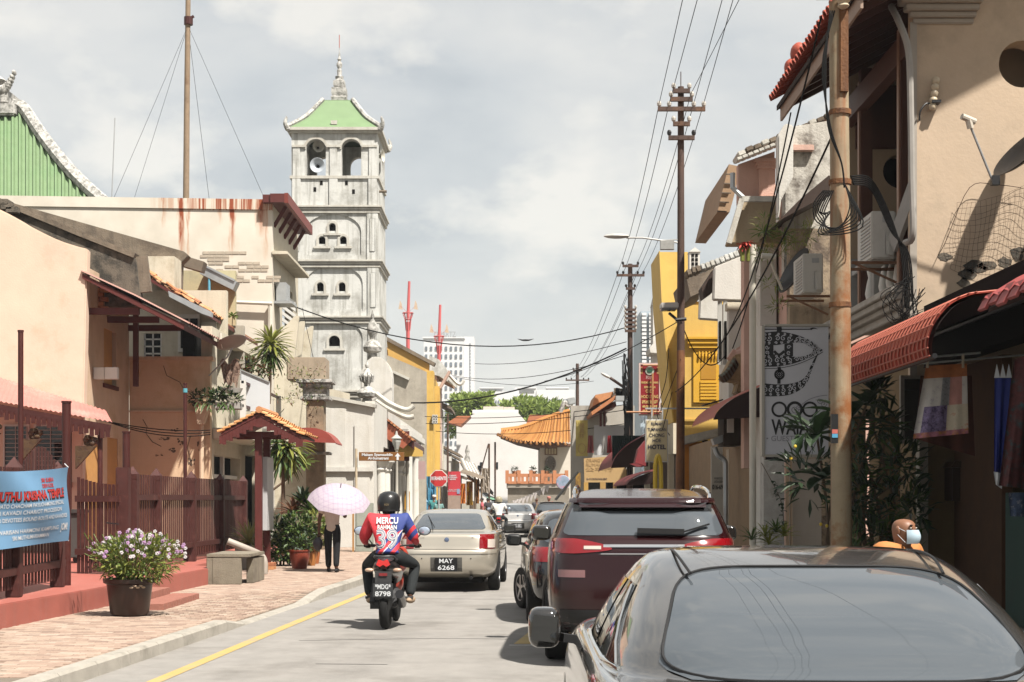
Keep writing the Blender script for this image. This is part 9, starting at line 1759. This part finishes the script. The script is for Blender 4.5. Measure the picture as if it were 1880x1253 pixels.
obj('shaft', MB().tube([(0,0,.40),(0,0,-.42)],.007,6), greyp, u); obj('ferrule', MB().tube([(0,0,.30),(0,0,.40)],.009,6), black, u); obj('handle', MB().tube(cat([(0,0,-.36),(0,0,-.5),(.03,0,-.54),(.06,0,-.5)],4),.013,7), black, u)
u.location = (WX+.12,WY+.12,1.55); u.rotation_euler = (R(27),R(3),R(14))
bagm = thing('carrier_bag', 'dark plastic bag hanging from the hand of the umbrella walker', 'bag', (0,0,0)); obj('sack', MB().ell((0,0,-.17),(.10,.09,.14),12,8), mat('bag_dark',(.05,.045,.055),.4,.3,12), bagm, smooth=True); obj('bag_handle', MB().tube([(-.04,0,-.06),(0,0,.03),(.04,0,-.06)],.008,4), mat('bag_dark',(.05,.045,.055)), bagm); bagm.location = (WX-.29,WY,WZ+.74)
# ---- seated man with a face mask beyond the near car
MX_, MY_ = 2.80, 11.0
st_ = thing('stool', 'plain low stool the masked man sits on', 'stool', (MX_,MY_,.14)); obj('seat', MB().lathe([(.17,.48),(.18,.50),(.17,.52)],(MX_,MY_,.14),16), orange, st_); [obj('leg', MB().tube([(MX_+.11*a,MY_+.11*b,.14),(MX_+.09*a,MY_+.09*b,.62)],.015,6), orange, st_) for a in (-1,1) for b in (-1,1)]
j = dict(pelvis=(0,0,.54),chest=(0,.03,.90),neck=(0,.05,1.03),head=(0,.07,1.155),l_shoulder=(-.20,.0,1.03),r_shoulder=(.20,.0,1.03),l_elbow=(-.25,.08,.70),r_elbow=(.25,.08,.70),l_wrist=(-.17,.30,.60),r_wrist=(.17,.30,.60),l_hand=(-.15,.36,.60),r_hand=(.15,.36,.60),l_hip=(-.10,.02,.52),r_hip=(.10,.02,.52),l_knee=(-.14,.44,.50),r_knee=(.14,.44,.50),l_ankle=(-.13,.42,.09),r_ankle=(.13,.42,.09),l_toe=(-.13,.57,.04),r_toe=(.13,.57,.04))
t, body, shirt = person('person', 'bald man in an orange shirt and pale blue face mask sitting beyond the graphite sedan', j, dict(skin=mat('skin_tan',(.24,.11,.06),.5,.08,12,spec=.4), shirt=mat('shirt_orange',(.50,.20,.06),.8,.1,8), legs=jeans), 1.1); head_parts(t,(0,.07,1.155),0,mat('skin_tan',(.24,.11,.06)),None,mat('mask_blue',(.42,.54,.62),.8,.05,8)); place(t, (MX_,MY_,.22), R(-140))
# ---- distant people
def far_person(label, px_, Y, shirt_c, head=None, yaw=0, legs=None, gz=.0, h=1.66):
 t, b_, s_ = person('person', label, J_stand(h), dict(skin=skin_b, shirt=mat('far_shirt_%d'%px_,shirt_c,.8,.1,8), legs=legs or jeans), 1.15); k = h/1.68; head_parts(t,(0,.02,1.55*k),0,skin_b,hair)
 if head: obj('cap', MB().lathe([(.092,.03),(.10,.06),(.095,.10),(.06,.125),(.01,.13)],(0,.015,1.55*k),16), head, t, smooth=True)
 place(t, (Xp(px_,Y),Y,gz), yaw); return t
far_person('man in a teal shirt and white cap standing by the blue tarpaulin', 797, 70.5, (.06,.27,.27), white, R(180), None, .12); far_person('child in a pale teal top beside the man in the white cap', 806, 70.3, (.2,.36,.34), None, R(170), None, .12, 1.45)
far_person('pedestrian in a pink shirt at the far stalls', 885, 78, (.48,.11,.13), None, R(90), None, .0); far_person('pedestrian in dark clothes walking past the far stalls', 896, 82, (.04,.035,.04), None, R(40)); far_person('person in red with a pink headscarf by the parked cars up the street', 1008, 74, (.42,.03,.03), mat('scarf_pink',(.52,.2,.17),.8), R(150), None, .0, 1.72); far_person('person in dark clothes near the temple base at the street end', 985, 80, (.05,.05,.06), None, R(200))
hz = MB().box(-2550,2550,-65,5050,-2.2,80); hm = bpy.data.materials.new('haze_air'); hm.use_nodes = True; nt = hm.node_tree; nt.nodes.clear(); o_ = nt.nodes.new('ShaderNodeOutputMaterial'); pv = nt.nodes.new('ShaderNodeVolumePrincipled'); pv.inputs['Color'].default_value = (.86,.9,.95,1); pv.inputs['Density'].default_value = .00026; nt.links.new(pv.outputs[0], o_.inputs['Volume'])
obj('haze', hz, hm, kind='stuff')
